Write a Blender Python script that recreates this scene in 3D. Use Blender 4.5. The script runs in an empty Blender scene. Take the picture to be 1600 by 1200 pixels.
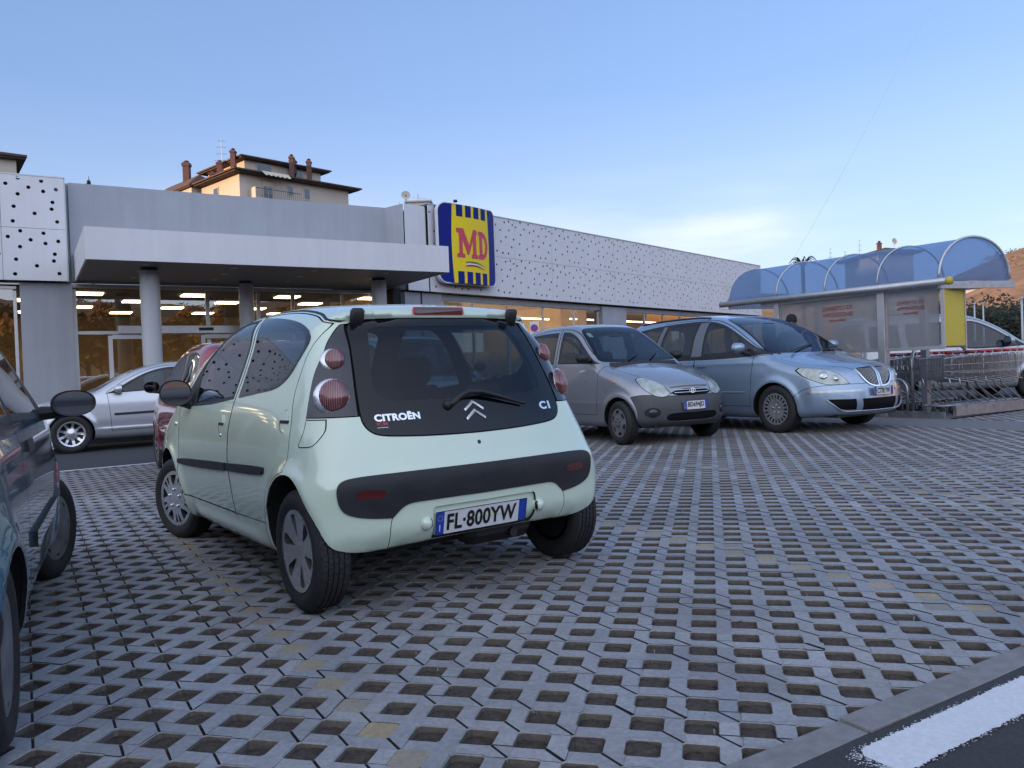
import bpy, bmesh, math, random
import numpy as np
from mathutils import Vector, Matrix
from mathutils.bvhtree import BVHTree
R_ = math.radians
random.seed(7); RNG = np.random.default_rng(7)
SC = bpy.context.scene
COL = SC.collection

# ------------------------------------------------------------------ camera
cam = bpy.data.objects.new("camera", bpy.data.cameras.new("camera")); COL.objects.link(cam)
CAM_H, FOC, ROLL, PITCH = 1.055, 1258.4, 0.037, -0.014
_f = Vector((0, math.cos(PITCH), math.sin(PITCH))); _u = Vector((0, -math.sin(PITCH), math.cos(PITCH))); _r = Vector((1, 0, 0))
_r2 = _r*math.cos(ROLL) - _u*math.sin(ROLL); _u2 = _u*math.cos(ROLL) + _r*math.sin(ROLL)
cam.matrix_world = Matrix(((_r2.x, _u2.x, -_f.x, 0), (_r2.y, _u2.y, -_f.y, 0), (_r2.z, _u2.z, -_f.z, CAM_H), (0, 0, 0, 1)))
cam.data.sensor_width = 36; cam.data.lens = 36*FOC/1600; cam.data.clip_start = .05; cam.data.clip_end = 5000
SC.camera = cam
# ------------------------------------------------------------------ sky, sun, exposure
SUN_EL, SUN_AZ = 5.0, 252.0       # azimuth of the sun, degrees clockwise from +Y
W = bpy.data.worlds.new("World"); SC.world = W; W.use_nodes = True
nt = W.node_tree; nt.nodes.clear()
out = nt.nodes.new('ShaderNodeOutputWorld'); bg = nt.nodes.new('ShaderNodeBackground'); sky = nt.nodes.new('ShaderNodeTexSky')
sky.sky_type = 'NISHITA'; sky.sun_disc = False; sky.sun_elevation = R_(SUN_EL); sky.sun_rotation = R_(SUN_AZ)
sky.air_density = 1.0; sky.dust_density = 0.6; sky.ozone_density = 3.0; sky.altitude = 300
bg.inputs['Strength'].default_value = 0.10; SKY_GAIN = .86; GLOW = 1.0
# dusk gradient over the sky texture: periwinkle above, pale at the horizon, with an added glow behind the viewer
tc = nt.nodes.new('ShaderNodeTexCoord'); sp = nt.nodes.new('ShaderNodeSeparateXYZ'); L = nt.links
L.new(tc.outputs['Generated'], sp.inputs['Vector'])
rp = nt.nodes.new('ShaderNodeValToRGB'); els = [(0., (.68, .75, .90)), (.06, (.62, .74, .93)), (.16, (.46, .63, .93)), (.32, (.285, .45, .80)), (.55, (.19, .325, .63)), (1., (.14, .25, .50))]
for i, (p_, c_) in enumerate(els):
    e_ = rp.color_ramp.elements[i] if i < 2 else rp.color_ramp.elements.new(p_)
    e_.position = p_; e_.color = (*c_, 1)
L.new(sp.outputs['Z'], rp.inputs['Fac'])
def _m(op, a, b=None, c=None):
    n_ = nt.nodes.new('ShaderNodeMath'); n_.operation = op
    for k_, v_ in enumerate((a, b, c)):
        if v_ is None: continue
        if isinstance(v_, (int, float)): n_.inputs[k_].default_value = v_
        else: L.new(v_, n_.inputs[k_])
    return n_.outputs[0]
# sideways brightening (right of the view) and low cloud
side = _m('MULTIPLY_ADD', sp.outputs['X'], .30, 1.0)
glow = _m('MAXIMUM', _m('ADD', _m('MULTIPLY_ADD', sp.outputs['Y'], -.85, .32), _m('MULTIPLY', sp.outputs['X'], -.22)), 0.)   # glow added overhead and behind the viewer to brighten the lot
mp = nt.nodes.new('ShaderNodeMapping'); mp.inputs['Scale'].default_value = (1.5, 1.5, 7); mp.inputs['Location'].default_value = (.35, .2, 0); L.new(tc.outputs['Generated'], mp.inputs['Vector'])
nz = nt.nodes.new('ShaderNodeTexNoise'); nz.inputs['Scale'].default_value = 1.4; nz.inputs['Detail'].default_value = 7; nz.inputs['Roughness'].default_value = .5; L.new(mp.outputs['Vector'], nz.inputs['Vector'])
cl = _m('MULTIPLY', _m('MULTIPLY', _m('SUBTRACT', nz.outputs['Fac'], .44), 4.2), _m('MAXIMUM', 0., _m('SUBTRACT', 1.0, _m('MULTIPLY', _m('ABSOLUTE', _m('SUBTRACT', sp.outputs['Z'], .11)), 7.5))))
cl = nt.nodes.new('ShaderNodeClamp').inputs['Value'].node if False else _m('MULTIPLY', _m('MINIMUM', _m('MAXIMUM', cl, 0.), .75), _m('MINIMUM', _m('MAXIMUM', _m('MULTIPLY', sp.outputs['Y'], 3.), 0.), 1.))
# one soft bank of cloud low on the right
_dt = nt.nodes.new('ShaderNodeVectorMath'); _dt.operation = 'DISTANCE'; _mp = nt.nodes.new('ShaderNodeMapping'); _mp.inputs['Scale'].default_value = (1, 1, 2.6); L.new(tc.outputs['Generated'], _mp.inputs['Vector']); L.new(_mp.outputs['Vector'], _dt.inputs[0]); _dt.inputs[1].default_value = (.30, .94, .150*2.6)
_bk = _m('MAXIMUM', 0., _m('SUBTRACT', 1.0, _m('MULTIPLY', _dt.outputs['Value'], 6.0))); _bk = _m('MULTIPLY', _bk, _m('MAXIMUM', 0., _m('MULTIPLY', _m('SUBTRACT', nz.outputs['Fac'], .34), 2.6)))
cl = _m('MINIMUM', .9, _m('ADD', cl, _bk))
cm = nt.nodes.new('ShaderNodeMixRGB'); cm.inputs['Color2'].default_value = (.84, .87, .95, 1); L.new(cl, cm.inputs['Fac']); L.new(rp.outputs['Color'], cm.inputs['Color1'])
vs_ = nt.nodes.new('ShaderNodeVectorMath'); vs_.operation = 'SCALE'; L.new(cm.outputs['Color'], vs_.inputs[0]); L.new(_m('MULTIPLY', side, 10*SKY_GAIN), vs_.inputs['Scale'])
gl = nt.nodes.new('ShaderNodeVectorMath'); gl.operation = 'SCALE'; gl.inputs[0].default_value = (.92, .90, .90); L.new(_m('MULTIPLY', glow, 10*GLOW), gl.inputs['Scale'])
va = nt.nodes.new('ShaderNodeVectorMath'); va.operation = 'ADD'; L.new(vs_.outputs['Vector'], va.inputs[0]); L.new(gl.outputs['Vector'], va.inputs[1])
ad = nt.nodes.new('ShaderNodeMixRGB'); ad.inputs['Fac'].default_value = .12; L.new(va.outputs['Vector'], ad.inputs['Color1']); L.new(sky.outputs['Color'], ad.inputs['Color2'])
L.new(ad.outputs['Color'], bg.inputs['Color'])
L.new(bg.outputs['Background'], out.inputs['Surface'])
sl = bpy.data.lights.new("sun", 'SUN'); sl.energy = 5.0; sl.angle = R_(.5); sl.color = (1, .55, .28)
so = bpy.data.objects.new("sun", sl); COL.objects.link(so)
_d = Vector((math.sin(R_(SUN_AZ))*math.cos(R_(SUN_EL)), math.cos(R_(SUN_AZ))*math.cos(R_(SUN_EL)), math.sin(R_(SUN_EL))))
so.rotation_euler = _d.to_track_quat('Z', 'Y').to_euler(); so.location = _d*50
SC.view_settings.view_transform = 'Standard'; SC.view_settings.look = 'None'; SC.view_settings.gamma = 1
SC.view_settings.exposure = 0.6
SC.cycles.max_bounces = 8; SC.cycles.transparent_max_bounces = 16; SC.cycles.caustics_reflective = False; SC.cycles.caustics_refractive = False

# ------------------------------------------------------------------ helpers
def mat(name, col, rough=.5, metal=0., coat=0., noise=0., nscale=8., bump=0., bscale=40., emit=None, spec=.5, rvar=0., alpha=None, trans=0., dark=None, streak=0.):
    m = bpy.data.materials.new(name); m.use_nodes = True; n = m.node_tree.nodes; l = m.node_tree.links
    b = n['Principled BSDF']; b.inputs['Base Color'].default_value = (*col, 1); b.inputs['Roughness'].default_value = rough
    b.inputs['Metallic'].default_value = metal; b.inputs['Coat Weight'].default_value = coat; b.inputs['Coat Roughness'].default_value = .04
    b.inputs['Specular IOR Level'].default_value = spec; b.inputs['Transmission Weight'].default_value = trans
    if emit: b.inputs['Emission Color'].default_value = (*emit[:3], 1); b.inputs['Emission Strength'].default_value = emit[3]
    if noise or bump or rvar:
        t = n.new('ShaderNodeTexCoord')
    if noise or rvar:
        z = n.new('ShaderNodeTexNoise'); z.inputs['Scale'].default_value = nscale; z.inputs['Detail'].default_value = 8; z.inputs['Roughness'].default_value = .6
        l.new(t.outputs['Object'], z.inputs['Vector'])
        if noise:
            r = n.new('ShaderNodeMapRange'); r.inputs['From Min'].default_value = .3; r.inputs['From Max'].default_value = .7
            r.inputs['To Min'].default_value = 0; r.inputs['To Max'].default_value = 1; l.new(z.outputs['Fac'], r.inputs['Value'])
            x = n.new('ShaderNodeMixRGB'); d = dark or tuple(c*(1-noise) for c in col); x.inputs['Color1'].default_value = (*d, 1)
            x.inputs['Color2'].default_value = (*[min(1, c*(1+noise*.5)) for c in col], 1); l.new(r.outputs['Result'], x.inputs['Fac']); l.new(x.outputs['Color'], b.inputs['Base Color'])
        if rvar:
            r2 = n.new('ShaderNodeMapRange'); r2.inputs['From Min'].default_value = .3; r2.inputs['From Max'].default_value = .7
            r2.inputs['To Min'].default_value = max(0, rough-rvar); r2.inputs['To Max'].default_value = rough+rvar; l.new(z.outputs['Fac'], r2.inputs['Value']); l.new(r2.outputs['Result'], b.inputs['Roughness'])
    if streak:
        ts = n.new('ShaderNodeTexCoord'); ms = n.new('ShaderNodeMapping'); ms.inputs['Scale'].default_value = (4.5, 4.5, .22); zs = n.new('ShaderNodeTexNoise'); zs.inputs['Scale'].default_value = 1.; zs.inputs['Detail'].default_value = 8; zs.inputs['Roughness'].default_value = .65
        l.new(ts.outputs['Object'], ms.inputs['Vector']); l.new(ms.outputs['Vector'], zs.inputs['Vector']); rs = n.new('ShaderNodeMapRange'); rs.inputs['From Min'].default_value = .35; rs.inputs['From Max'].default_value = .65; rs.inputs['To Min'].default_value = 1-streak; rs.inputs['To Max'].default_value = 1.0; l.new(zs.outputs['Fac'], rs.inputs['Value'])
        vs = n.new('ShaderNodeVectorMath'); vs.operation = 'SCALE'; l.new(rs.outputs['Result'], vs.inputs['Scale'])
        if b.inputs['Base Color'].is_linked: l.new(b.inputs['Base Color'].links[0].from_socket, vs.inputs[0])
        else: vs.inputs[0].default_value = col
        l.new(vs.outputs['Vector'], b.inputs['Base Color'])
    if bump:
        z2 = n.new('ShaderNodeTexNoise'); z2.inputs['Scale'].default_value = bscale; z2.inputs['Detail'].default_value = 6; l.new(t.outputs['Object'], z2.inputs['Vector'])
        bp = n.new('ShaderNodeBump'); bp.inputs['Strength'].default_value = bump; bp.inputs['Distance'].default_value = .01
        l.new(z2.outputs['Fac'], bp.inputs['Height']); l.new(bp.outputs['Normal'], b.inputs['Normal'])
    return m
def glass(name, tint, refl=1.5, rough=.0, wav=0.):
    m = bpy.data.materials.new(name); m.use_nodes = True; n = m.node_tree.nodes; l = m.node_tree.links; n.clear()
    o = n.new('ShaderNodeOutputMaterial'); x = n.new('ShaderNodeMixShader'); t = n.new('ShaderNodeBsdfTransparent'); g = n.new('ShaderNodeBsdfGlossy')
    f = n.new('ShaderNodeFresnel'); ge = n.new('ShaderNodeNewGeometry'); r = n.new('ShaderNodeMapRange')
    r.inputs['To Min'].default_value = refl; r.inputs['To Max'].default_value = 1/refl; l.new(ge.outputs['Backfacing'], r.inputs['Value']); l.new(r.outputs['Result'], f.inputs['IOR'])
    t.inputs['Color'].default_value = (*tint, 1); g.inputs['Roughness'].default_value = rough; g.inputs['Color'].default_value = (.95, .97, 1, 1)
    if wav:
        tc = n.new('ShaderNodeTexCoord'); z = n.new('ShaderNodeTexNoise'); z.inputs['Scale'].default_value = 1.3; l.new(tc.outputs['Object'], z.inputs['Vector'])
        bp = n.new('ShaderNodeBump'); bp.inputs['Strength'].default_value = wav; bp.inputs['Distance'].default_value = .02; l.new(z.outputs['Fac'], bp.inputs['Height']); l.new(bp.outputs['Normal'], g.inputs['Normal'])
    l.new(f.outputs['Fac'], x.inputs['Fac']); l.new(t.outputs['BSDF'], x.inputs[1]); l.new(g.outputs['BSDF'], x.inputs[2]); l.new(x.outputs['Shader'], o.inputs['Surface'])
    return m
def obj(name, V, F, m, parent=None, smooth=False, mi=None, loc=None, normals=None, auto=None):
    me = bpy.data.meshes.new(name); me.from_pydata([tuple(map(float, v)) for v in V], [], F); ms = m if isinstance(m, (list, tuple)) else [m]
    for q in ms: me.materials.append(q)
    if mi is not None: me.polygons.foreach_set('material_index', mi)
    me.polygons.foreach_set('use_smooth', [bool(smooth)]*len(me.polygons))
    if auto: me.set_sharp_from_angle(angle=R_(auto))
    if normals is not None: me.normals_split_custom_set_from_vertices([tuple(map(float, v)) for v in normals])
    o = bpy.data.objects.new(name, me); COL.objects.link(o)
    if parent: o.parent = parent
    if loc: o.location = loc
    return o
def tag(o, label=None, cat=None, group=None, kind=None):
    if label: o['label'] = label
    if cat: o['category'] = cat
    if group: o['group'] = group
    if kind: o['kind'] = kind
    return o
def empty(name, loc=(0, 0, 0), rz=0., label=None, cat=None, group=None):
    o = bpy.data.objects.new(name, None); COL.objects.link(o); o.location = loc; o.rotation_euler = (0, 0, rz); o.empty_display_size = .2
    return tag(o, label, cat, group)
def dup(o, parent=None):
    c = o.copy(); COL.objects.link(c)
    if parent: c.parent = parent
    for ch in list(o.children): dup(ch, c)
    return c
class MB:
    """collects simple shapes into one mesh"""
    def __init__(s): s.V = []; s.F = []; s.M = []; s.m = 0
    def add(s, V, F):
        n = len(s.V); s.V += [tuple(v) for v in V]; s.F += [tuple(i+n for i in f) for f in F]; s.M += [s.m]*len(F)
    def box(s, c, d, rz=0, bev=0., M=None):
        x, y, z = d[0]/2, d[1]/2, d[2]/2
        if bev:
            b = min(bev, x*.9, y*.9, z*.9); P = []
            for sx in (-1, 1):
                for sy in (-1, 1):
                    for sz in (-1, 1): P += [(sx*(x-b), sy*(y-b), sz*z), (sx*(x-b), sy*y, sz*(z-b)), (sx*x, sy*(y-b), sz*(z-b))]
            bm = bmesh.new(); [bm.verts.new(p) for p in P]; bmesh.ops.convex_hull(bm, input=bm.verts[:]); bm.verts.index_update()
            bmesh.ops.dissolve_limit(bm, angle_limit=.02, verts=bm.verts[:], edges=bm.edges[:]); bm.verts.index_update()
            V = [v.co.copy() for v in bm.verts]; F = [[v.index for v in f.verts] for f in bm.faces]; bm.free()
        else:
            V = [Vector((sx*x, sy*y, sz*z)) for sx in (-1, 1) for sy in (-1, 1) for sz in (-1, 1)]
            F = [(0, 1, 3, 2), (4, 6, 7, 5), (0, 4, 5, 1), (2, 3, 7, 6), (0, 2, 6, 4), (1, 5, 7, 3)]
        if M is not None: V = [M @ v + Vector(c) for v in V]
        else:
            cs, sn = math.cos(rz), math.sin(rz); V = [Vector((v.x*cs-v.y*sn+c[0], v.x*sn+v.y*cs+c[1], v.z+c[2])) for v in V]
        s.add(V, F); return s
    def tube(s, P, r, n=8, caps=True, closed=False):
        P = [Vector(p) for p in P]; rs = r if isinstance(r, (list, tuple)) else [r]*len(P); V = []; F = []; N = len(P); a0 = None
        for i, p in enumerate(P):
            t = (P[(i+1) % N]-P[i-1]) if closed else (P[min(i+1, N-1)]-P[max(i-1, 0)]); t.normalize()
            if a0 is None: a0 = t.orthogonal().normalized()
            a0 = (a0-t*a0.dot(t)).normalized(); b = t.cross(a0)
            for k in range(n): q = 2*math.pi*k/n; V.append(p+(a0*math.cos(q)+b*math.sin(q))*rs[i])
        for i in range(N if closed else N-1):
            for k in range(n): a, b_ = i*n+k, i*n+(k+1) % n; c, d = ((i+1) % N)*n+(k+1) % n, ((i+1) % N)*n+k; F.append((a, b_, c, d))
        if caps and not closed: F += [tuple(reversed(range(n))), tuple(range((N-1)*n, N*n))]
        s.add(V, F); return s
    def lathe(s, prof, n=24, c=(0, 0, 0), axis='z', close=False):
        V = []; F = []; m = len(prof)
        for (r, h) in prof:
            for k in range(n):
                q = 2*math.pi*k/n; a, b = r*math.cos(q), r*math.sin(q)
                V.append((c[0]+a, c[1]+b, c[2]+h) if axis == 'z' else (c[0]+a, c[1]+h, c[2]+b) if axis == 'y' else (c[0]+h, c[1]+a, c[2]+b))
        for i in range(m-1 if not close else m):
            j = (i+1) % m
            for k in range(n): F.append((i*n+k, i*n+(k+1) % n, j*n+(k+1) % n, j*n+k))
        s.add(V, F); return s
    def prism(s, poly, h0, h1, fn=lambda u, v, h: (u, v, h)):
        n = len(poly); V = [fn(u, v, h0) for u, v in poly]+[fn(u, v, h1) for u, v in poly]
        s.add(V, [tuple(reversed(range(n))), tuple(range(n, 2*n))]+[(i, (i+1) % n, n+(i+1) % n, n+i) for i in range(n)]); return s
    def build(s, name, m, parent=None, smooth=False, auto=None, loc=None):
        o = obj(name, s.V, s.F, m, parent, smooth or bool(auto), s.M if isinstance(m, (list, tuple)) else None, loc)
        bm = bmesh.new(); bm.from_mesh(o.data); bmesh.ops.recalc_face_normals(bm, faces=bm.faces[:]); bm.to_mesh(o.data); bm.free()
        if auto: o.data.set_sharp_from_angle(angle=R_(auto))
        return o
def text_mesh(txt, size, depth=0., wide=1., bold=0., spacing=1.):
    cu = bpy.data.curves.new("lettering", 'FONT'); cu.body = txt; cu.size = size; cu.align_x = 'CENTER'; cu.align_y = 'CENTER'; cu.extrude = depth; cu.offset = bold; cu.space_character = spacing
    cu.resolution_u = 4; o = bpy.data.objects.new("lettering", cu); COL.objects.link(o); bpy.context.view_layer.update()
    me = bpy.data.meshes.new_from_object(o.evaluated_get(bpy.context.evaluated_depsgraph_get()))
    V = [(v.co.x*wide, v.co.y, v.co.z) for v in me.vertices]; F = [tuple(p.vertices) for p in me.polygons]
    bpy.data.objects.remove(o); bpy.data.curves.remove(cu); bpy.data.meshes.remove(me); return V, F
def plane_fill(outer, holes, depth):
    """flat sheet with holes cut through it, in local x (u) / y (v), thickness along z"""
    cu = bpy.data.curves.new("sheet", 'CURVE'); cu.dimensions = '2D'; cu.fill_mode = 'BOTH'; cu.extrude = depth/2
    for loop in [outer]+holes:
        sp = cu.splines.new('POLY'); sp.points.add(len(loop)-1); sp.use_cyclic_u = True
        for i, (a, b) in enumerate(loop): sp.points[i].co = (a, b, 0, 1)
    o = bpy.data.objects.new("sheet", cu); COL.objects.link(o); bpy.context.view_layer.update()
    me = bpy.data.meshes.new_from_object(o.evaluated_get(bpy.context.evaluated_depsgraph_get()))
    V = [tuple(v.co) for v in me.vertices]; F = [tuple(p.vertices) for p in me.polygons]
    bpy.data.objects.remove(o); bpy.data.curves.remove(cu); bpy.data.meshes.remove(me); return V, F
def circle(cx, cy, r, n=16, ry=None): return [(cx+r*math.cos(2*math.pi*k/n), cy+(ry or r)*math.sin(2*math.pi*k/n)) for k in range(n)]

def catmull(pts, n=6, closed=True):
    """points (x, y[, corner]); corners stay sharp"""
    P=[tuple(p[:2]) for p in pts]; C=[len(p)>2 and bool(p[2]) for p in pts]; N=len(P); out=[]
    for i in range(N if closed else N-1):
        p1,p2=np.array(P[i]),np.array(P[(i+1)%N])
        p0=np.array(P[(i-1)%N]) if not (C[i] or (not closed and i==0)) else p1-(p2-p1)*.5
        p3=np.array(P[(i+2)%N]) if not (C[(i+1)%N] or (not closed and i==N-2)) else p2+(p2-p1)*.5
        if C[i] and C[(i+1)%N]: out.append(p1); continue
        d=max(np.linalg.norm(p2-p1),1e-6)
        m1=(p2-p0)/max(np.linalg.norm(p2-p1)+np.linalg.norm(p1-p0),1e-6)*d
        m2=(p3-p1)/max(np.linalg.norm(p3-p2)+np.linalg.norm(p2-p1),1e-6)*d
        for k in range(n):
            t=k/n; out.append((2*t**3-3*t*t+1)*p1+(t**3-2*t*t+t)*m1+(-2*t**3+3*t*t)*p2+(t**3-t*t)*m2)
    if not closed: out.append(np.array(P[-1]))
    return np.array(out)
def table(pts, s=.04, lo=-2., hi=6.):
    pts=np.array(pts,float); x=np.arange(lo,hi,.01); y=np.interp(x,pts[:,0],pts[:,1])
    k=np.exp(-.5*(np.arange(-40,41)*.01/s)**2); k/=k.sum()
    y=np.convolve(np.pad(y,40,'edge'),k,'valid'); return x,y
def psdf(poly,x,z):
    x=np.asarray(x,float).ravel(); z=np.asarray(z,float).ravel(); out=np.empty(len(x))
    a=poly; b=np.roll(poly,-1,0); e=b-a; L=np.maximum((e**2).sum(1),1e-12)
    for s in range(0,len(x),20000):
        px=x[s:s+20000,None]; pz=z[s:s+20000,None]
        wx=px-a[:,0]; wz=pz-a[:,1]; t=np.clip((wx*e[:,0]+wz*e[:,1])/L,0,1)
        d=((wx-t*e[:,0])**2+(wz-t*e[:,1])**2).min(1)
        c1=(a[:,1]<=pz); c2=(b[:,1]<=pz); dz=np.where(np.abs(e[:,1])<1e-12,1e-12,e[:,1])
        cr=(c1!=c2)&(px<a[:,0]+(pz-a[:,1])*e[:,0]/dz)
        out[s:s+20000]=np.sqrt(d)*np.where(cr.sum(1)%2==1,-1,1)
    return out
def sstep(a,b,x): t=np.clip((x-a)/(b-a),0,1); return t*t*(3-2*t)
def smax(a,b,k): h=np.maximum(k-np.abs(a-b),0)/k; return np.maximum(a,b)+h*h*k*.25
class Shape:
    def __init__(s,S):
        s.S=S; s.sil=catmull(S['sil'],5); s.bz=table(S['wz'],S.get('wzs',.035)); s.px=table(S['plan'],.12)
        s.kz=table(S.get('k',[(.3,.1),(.8,.16),(1.2,.2)]),.1); s.x0=s.sil[:,0].min(); s.x1=s.sil[:,0].max(); s.W=max(p[1] for p in S['wz'])
    def half(s,x,z):
        w=np.interp(z,*s.bz)-np.interp(x,*s.px)*sstep(1.6,.9,z)-np.interp(x,*s.px)*.6*sstep(.9,1.6,z)
        for (cx,cz,r,amp,wd) in s.S.get('flare',[]):
            rr=np.hypot(x-cx,z-cz); w=w+amp*np.exp(-((rr-r)/wd)**2)*sstep(cz-.25,cz,z)
        for (gx,sx,gz,sz,amp) in s.S.get('bump',[]): w=w+amp*np.exp(-((x-gx)/sx)**2-((z-gz)/sz)**2)
        for (z0,amp,wd,xa,xb) in s.S.get('crease',[]):
            w=w+amp*np.exp(-((z-z0)/wd)**2)*sstep(xa-.15,xa+.15,x)*sstep(xb+.15,xb-.15,x)
        return w
    def f(s,P):
        x,y,z=P[:,0],np.abs(P[:,1]),P[:,2]; S=s.S; yn=y/s.W
        br,bf=S['bow']; L=s.x1-s.x0
        xx=x-br*yn**2.4*sstep(s.x0+.3*L,s.x0+.08*L,x)+bf*yn**2.4*sstep(s.x1-.35*L,s.x1-.08*L,x)
        zz=z+S.get('crown',.03)*yn**2*sstep(.5,.8,z)-S.get('lift',0)*(1-np.minimum(1,yn)**2.5)*sstep(.42,.3,z)*sstep(.4,.0,x)
        d=psdf(s.sil,xx,zz)
        for fn in S.get('mods',[]): d=d+fn(x,y,z)
        return smax(d,y-s.half(x,z),np.interp(z,*s.kz))
    def grad(s,P):
        e=2e-3; g=np.stack([s.f(P+np.eye(3)[i]*e)-s.f(P-np.eye(3)[i]*e) for i in range(3)],1)
        return g/np.maximum(np.linalg.norm(g,axis=1,keepdims=True),1e-9)
    def grid(s,res):
        x0,x1,W=s.x0-.02,s.x1+.02,s.W+.02; z0,z1=s.sil[:,1].min()-.02,s.sil[:,1].max()+.02
        nx,ny,nz=int((x1-x0)/res),int(W/res*1.1),int((z1-z0)/res)
        X=np.linspace(x0,x1,nx+1);Y=np.linspace(0,W,ny+1);Z=np.linspace(z0,z1,nz+1)
        V={};P=[];F=[]
        def v(i,j,k):
            q=(i,j,k)
            if q not in V: V[q]=len(P);P.append((X[i],Y[j],Z[k]))
            return V[q]
        for i in range(nx):
            for j in range(ny):
                F.append((v(i,j,nz),v(i+1,j,nz),v(i+1,j+1,nz),v(i,j+1,nz)));F.append((v(i,j,0),v(i,j+1,0),v(i+1,j+1,0),v(i+1,j,0)))
            for k in range(nz): F.append((v(i,ny,k),v(i,ny,k+1),v(i+1,ny,k+1),v(i+1,ny,k)))
        for j in range(ny):
            for k in range(nz):
                F.append((v(0,j,k),v(0,j,k+1),v(0,j+1,k+1),v(0,j+1,k)));F.append((v(nx,j,k),v(nx,j+1,k),v(nx,j+1,k+1),v(nx,j,k+1)))
        B=np.array(P); e=s.S.get('spine',.55); cz=s.S.get('cz',.5)
        O=np.stack([np.clip(B[:,0],x0+e,x1-e),0*B[:,1],0*B[:,2]+cz],1); D=B-O
        return s.project(O,D),F
    def project(s,O,D,tmax=1.25,n=15):
        lo=np.zeros(len(O));hi=np.full(len(O),tmax)
        for _ in range(n):
            m=(lo+hi)/2; ins=s.f(O+D*m[:,None])<0; lo=np.where(ins,m,lo);hi=np.where(ins,hi,m)
        return O+D*((lo+hi)/2)[:,None]
# ------------------------------------------------------------------ car bodies: three views blended into one smooth surface, then cut into panels
BODY, GAP, HOLE = 0, 1, 2
def inpoly(poly, P):
    x, y = P[:, 0, None], P[:, 1, None]; a = poly; b = np.roll(poly, -1, 0); dy = b[:, 1]-a[:, 1]; dy = np.where(np.abs(dy) < 1e-12, 1e-12, dy)
    return (((a[:, 1] <= y) != (b[:, 1] <= y)) & (x < a[:, 0]+(y-a[:, 1])*(b-a)[:, 0]/dy)).sum(1) % 2 == 1
VIEW = dict(side=((0, 2), (0, 1, 0), .12), rear=((1, 2), (-1, 0, 0), .12), front=((1, 2), (1, 0, 0), .1), top=((0, 1), (0, 0, 1), .25), bottom=((0, 1), (0, 0, -1), .2))
def inset(poly, g):
    p = np.array(poly); a = np.roll(p, 1, 0); b = np.roll(p, -1, 0); area = (p[:, 0]*b[:, 1]-b[:, 0]*p[:, 1]).sum(); s = 1 if area > 0 else -1
    def nrm(e): e = np.stack([-e[:, 1], e[:, 0]], 1); return e/np.maximum(np.linalg.norm(e, axis=1, keepdims=True), 1e-9)
    n = nrm(p-a)+nrm(b-p); l = np.maximum((n**2).sum(1, keepdims=True), .5); return p+s*g*2*n/l
class Cutter:
    def __init__(s, V, F):
        s.bm = bmesh.new(); vs = [s.bm.verts.new(v) for v in V]
        for f in F: s.bm.faces.new([vs[i] for i in f])
        s.lay = s.bm.faces.layers.int.new('part'); s.bm.normal_update()
    def region(s, pid, view, poly, xr=None, gap=0., minn=None, n=4, only=None):
        (ia, ib), vn, lim = VIEW[view]; vn = Vector(vn); lim = lim if minn is None else minn
        outer = catmull(poly, n) if n else np.array([q[:2] for q in poly])
        for P, val in ([(outer, GAP), (inset(outer, gap), pid)] if gap else [(outer, pid)]):
            lo, hi = P.min(0)-.01, P.max(0)+.01; cand = []
            for f in s.bm.faces:
                if f.normal.dot(vn) < lim: continue
                c = [(v.co[ia], v.co[ib]) for v in f.verts]; a0 = min(q[0] for q in c); a1 = max(q[0] for q in c); b0 = min(q[1] for q in c); b1 = max(q[1] for q in c)
                if a1 < lo[0] or a0 > hi[0] or b1 < lo[1] or b0 > hi[1]: continue
                if xr and not (xr[0] <= f.calc_center_median()[xr[2]] <= xr[1]): continue
                cand.append((f, a0, a1, b0, b1))
            for k in range(len(P)):
                p, q = P[k], P[(k+1) % len(P)]
                if abs(q-p).max() < 1e-6: continue
                a0, a1, b0, b1 = min(p[0], q[0])-1e-4, max(p[0], q[0])+1e-4, min(p[1], q[1])-1e-4, max(p[1], q[1])+1e-4
                hit = [c for c in cand if c[1] <= a1 and c[2] >= a0 and c[3] <= b1 and c[4] >= b0]
                if not hit: continue
                keep = [c for c in cand if not (c[1] <= a1 and c[2] >= a0 and c[3] <= b1 and c[4] >= b0)]
                co = Vector((0, 0, 0)); co[ia], co[ib] = p; no = Vector((0, 0, 0)); no[ia], no[ib] = (q-p)[1], -(q-p)[0]; no.normalize()
                fs = [c[0] for c in hit]; es = {e for f in fs for e in f.edges}; vv = {v for f in fs for v in f.verts}
                r = bmesh.ops.bisect_plane(s.bm, geom=fs+list(es)+list(vv), dist=1e-5, plane_co=co, plane_no=no)
                for f in r['geom']:
                    if isinstance(f, bmesh.types.BMFace):
                        c = [(v.co[ia], v.co[ib]) for v in f.verts]; keep.append((f, min(t[0] for t in c), max(t[0] for t in c), min(t[1] for t in c), max(t[1] for t in c)))
                cand = keep
            if not cand: continue
            ce = np.array([tuple(c[0].calc_center_median()) for c in cand]); ins = inpoly(P, ce[:, [ia, ib]])
            for c, i in zip(cand, ins):
                if i and (only is None or c[0][s.lay] in only): c[0][s.lay] = val
    def arrays(s):
        s.bm.verts.index_update(); V = np.array([tuple(v.co) for v in s.bm.verts]); G = {}
        for f in s.bm.faces: G.setdefault(f[s.lay], []).append([v.index for v in f.verts])
        return V, G
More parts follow.
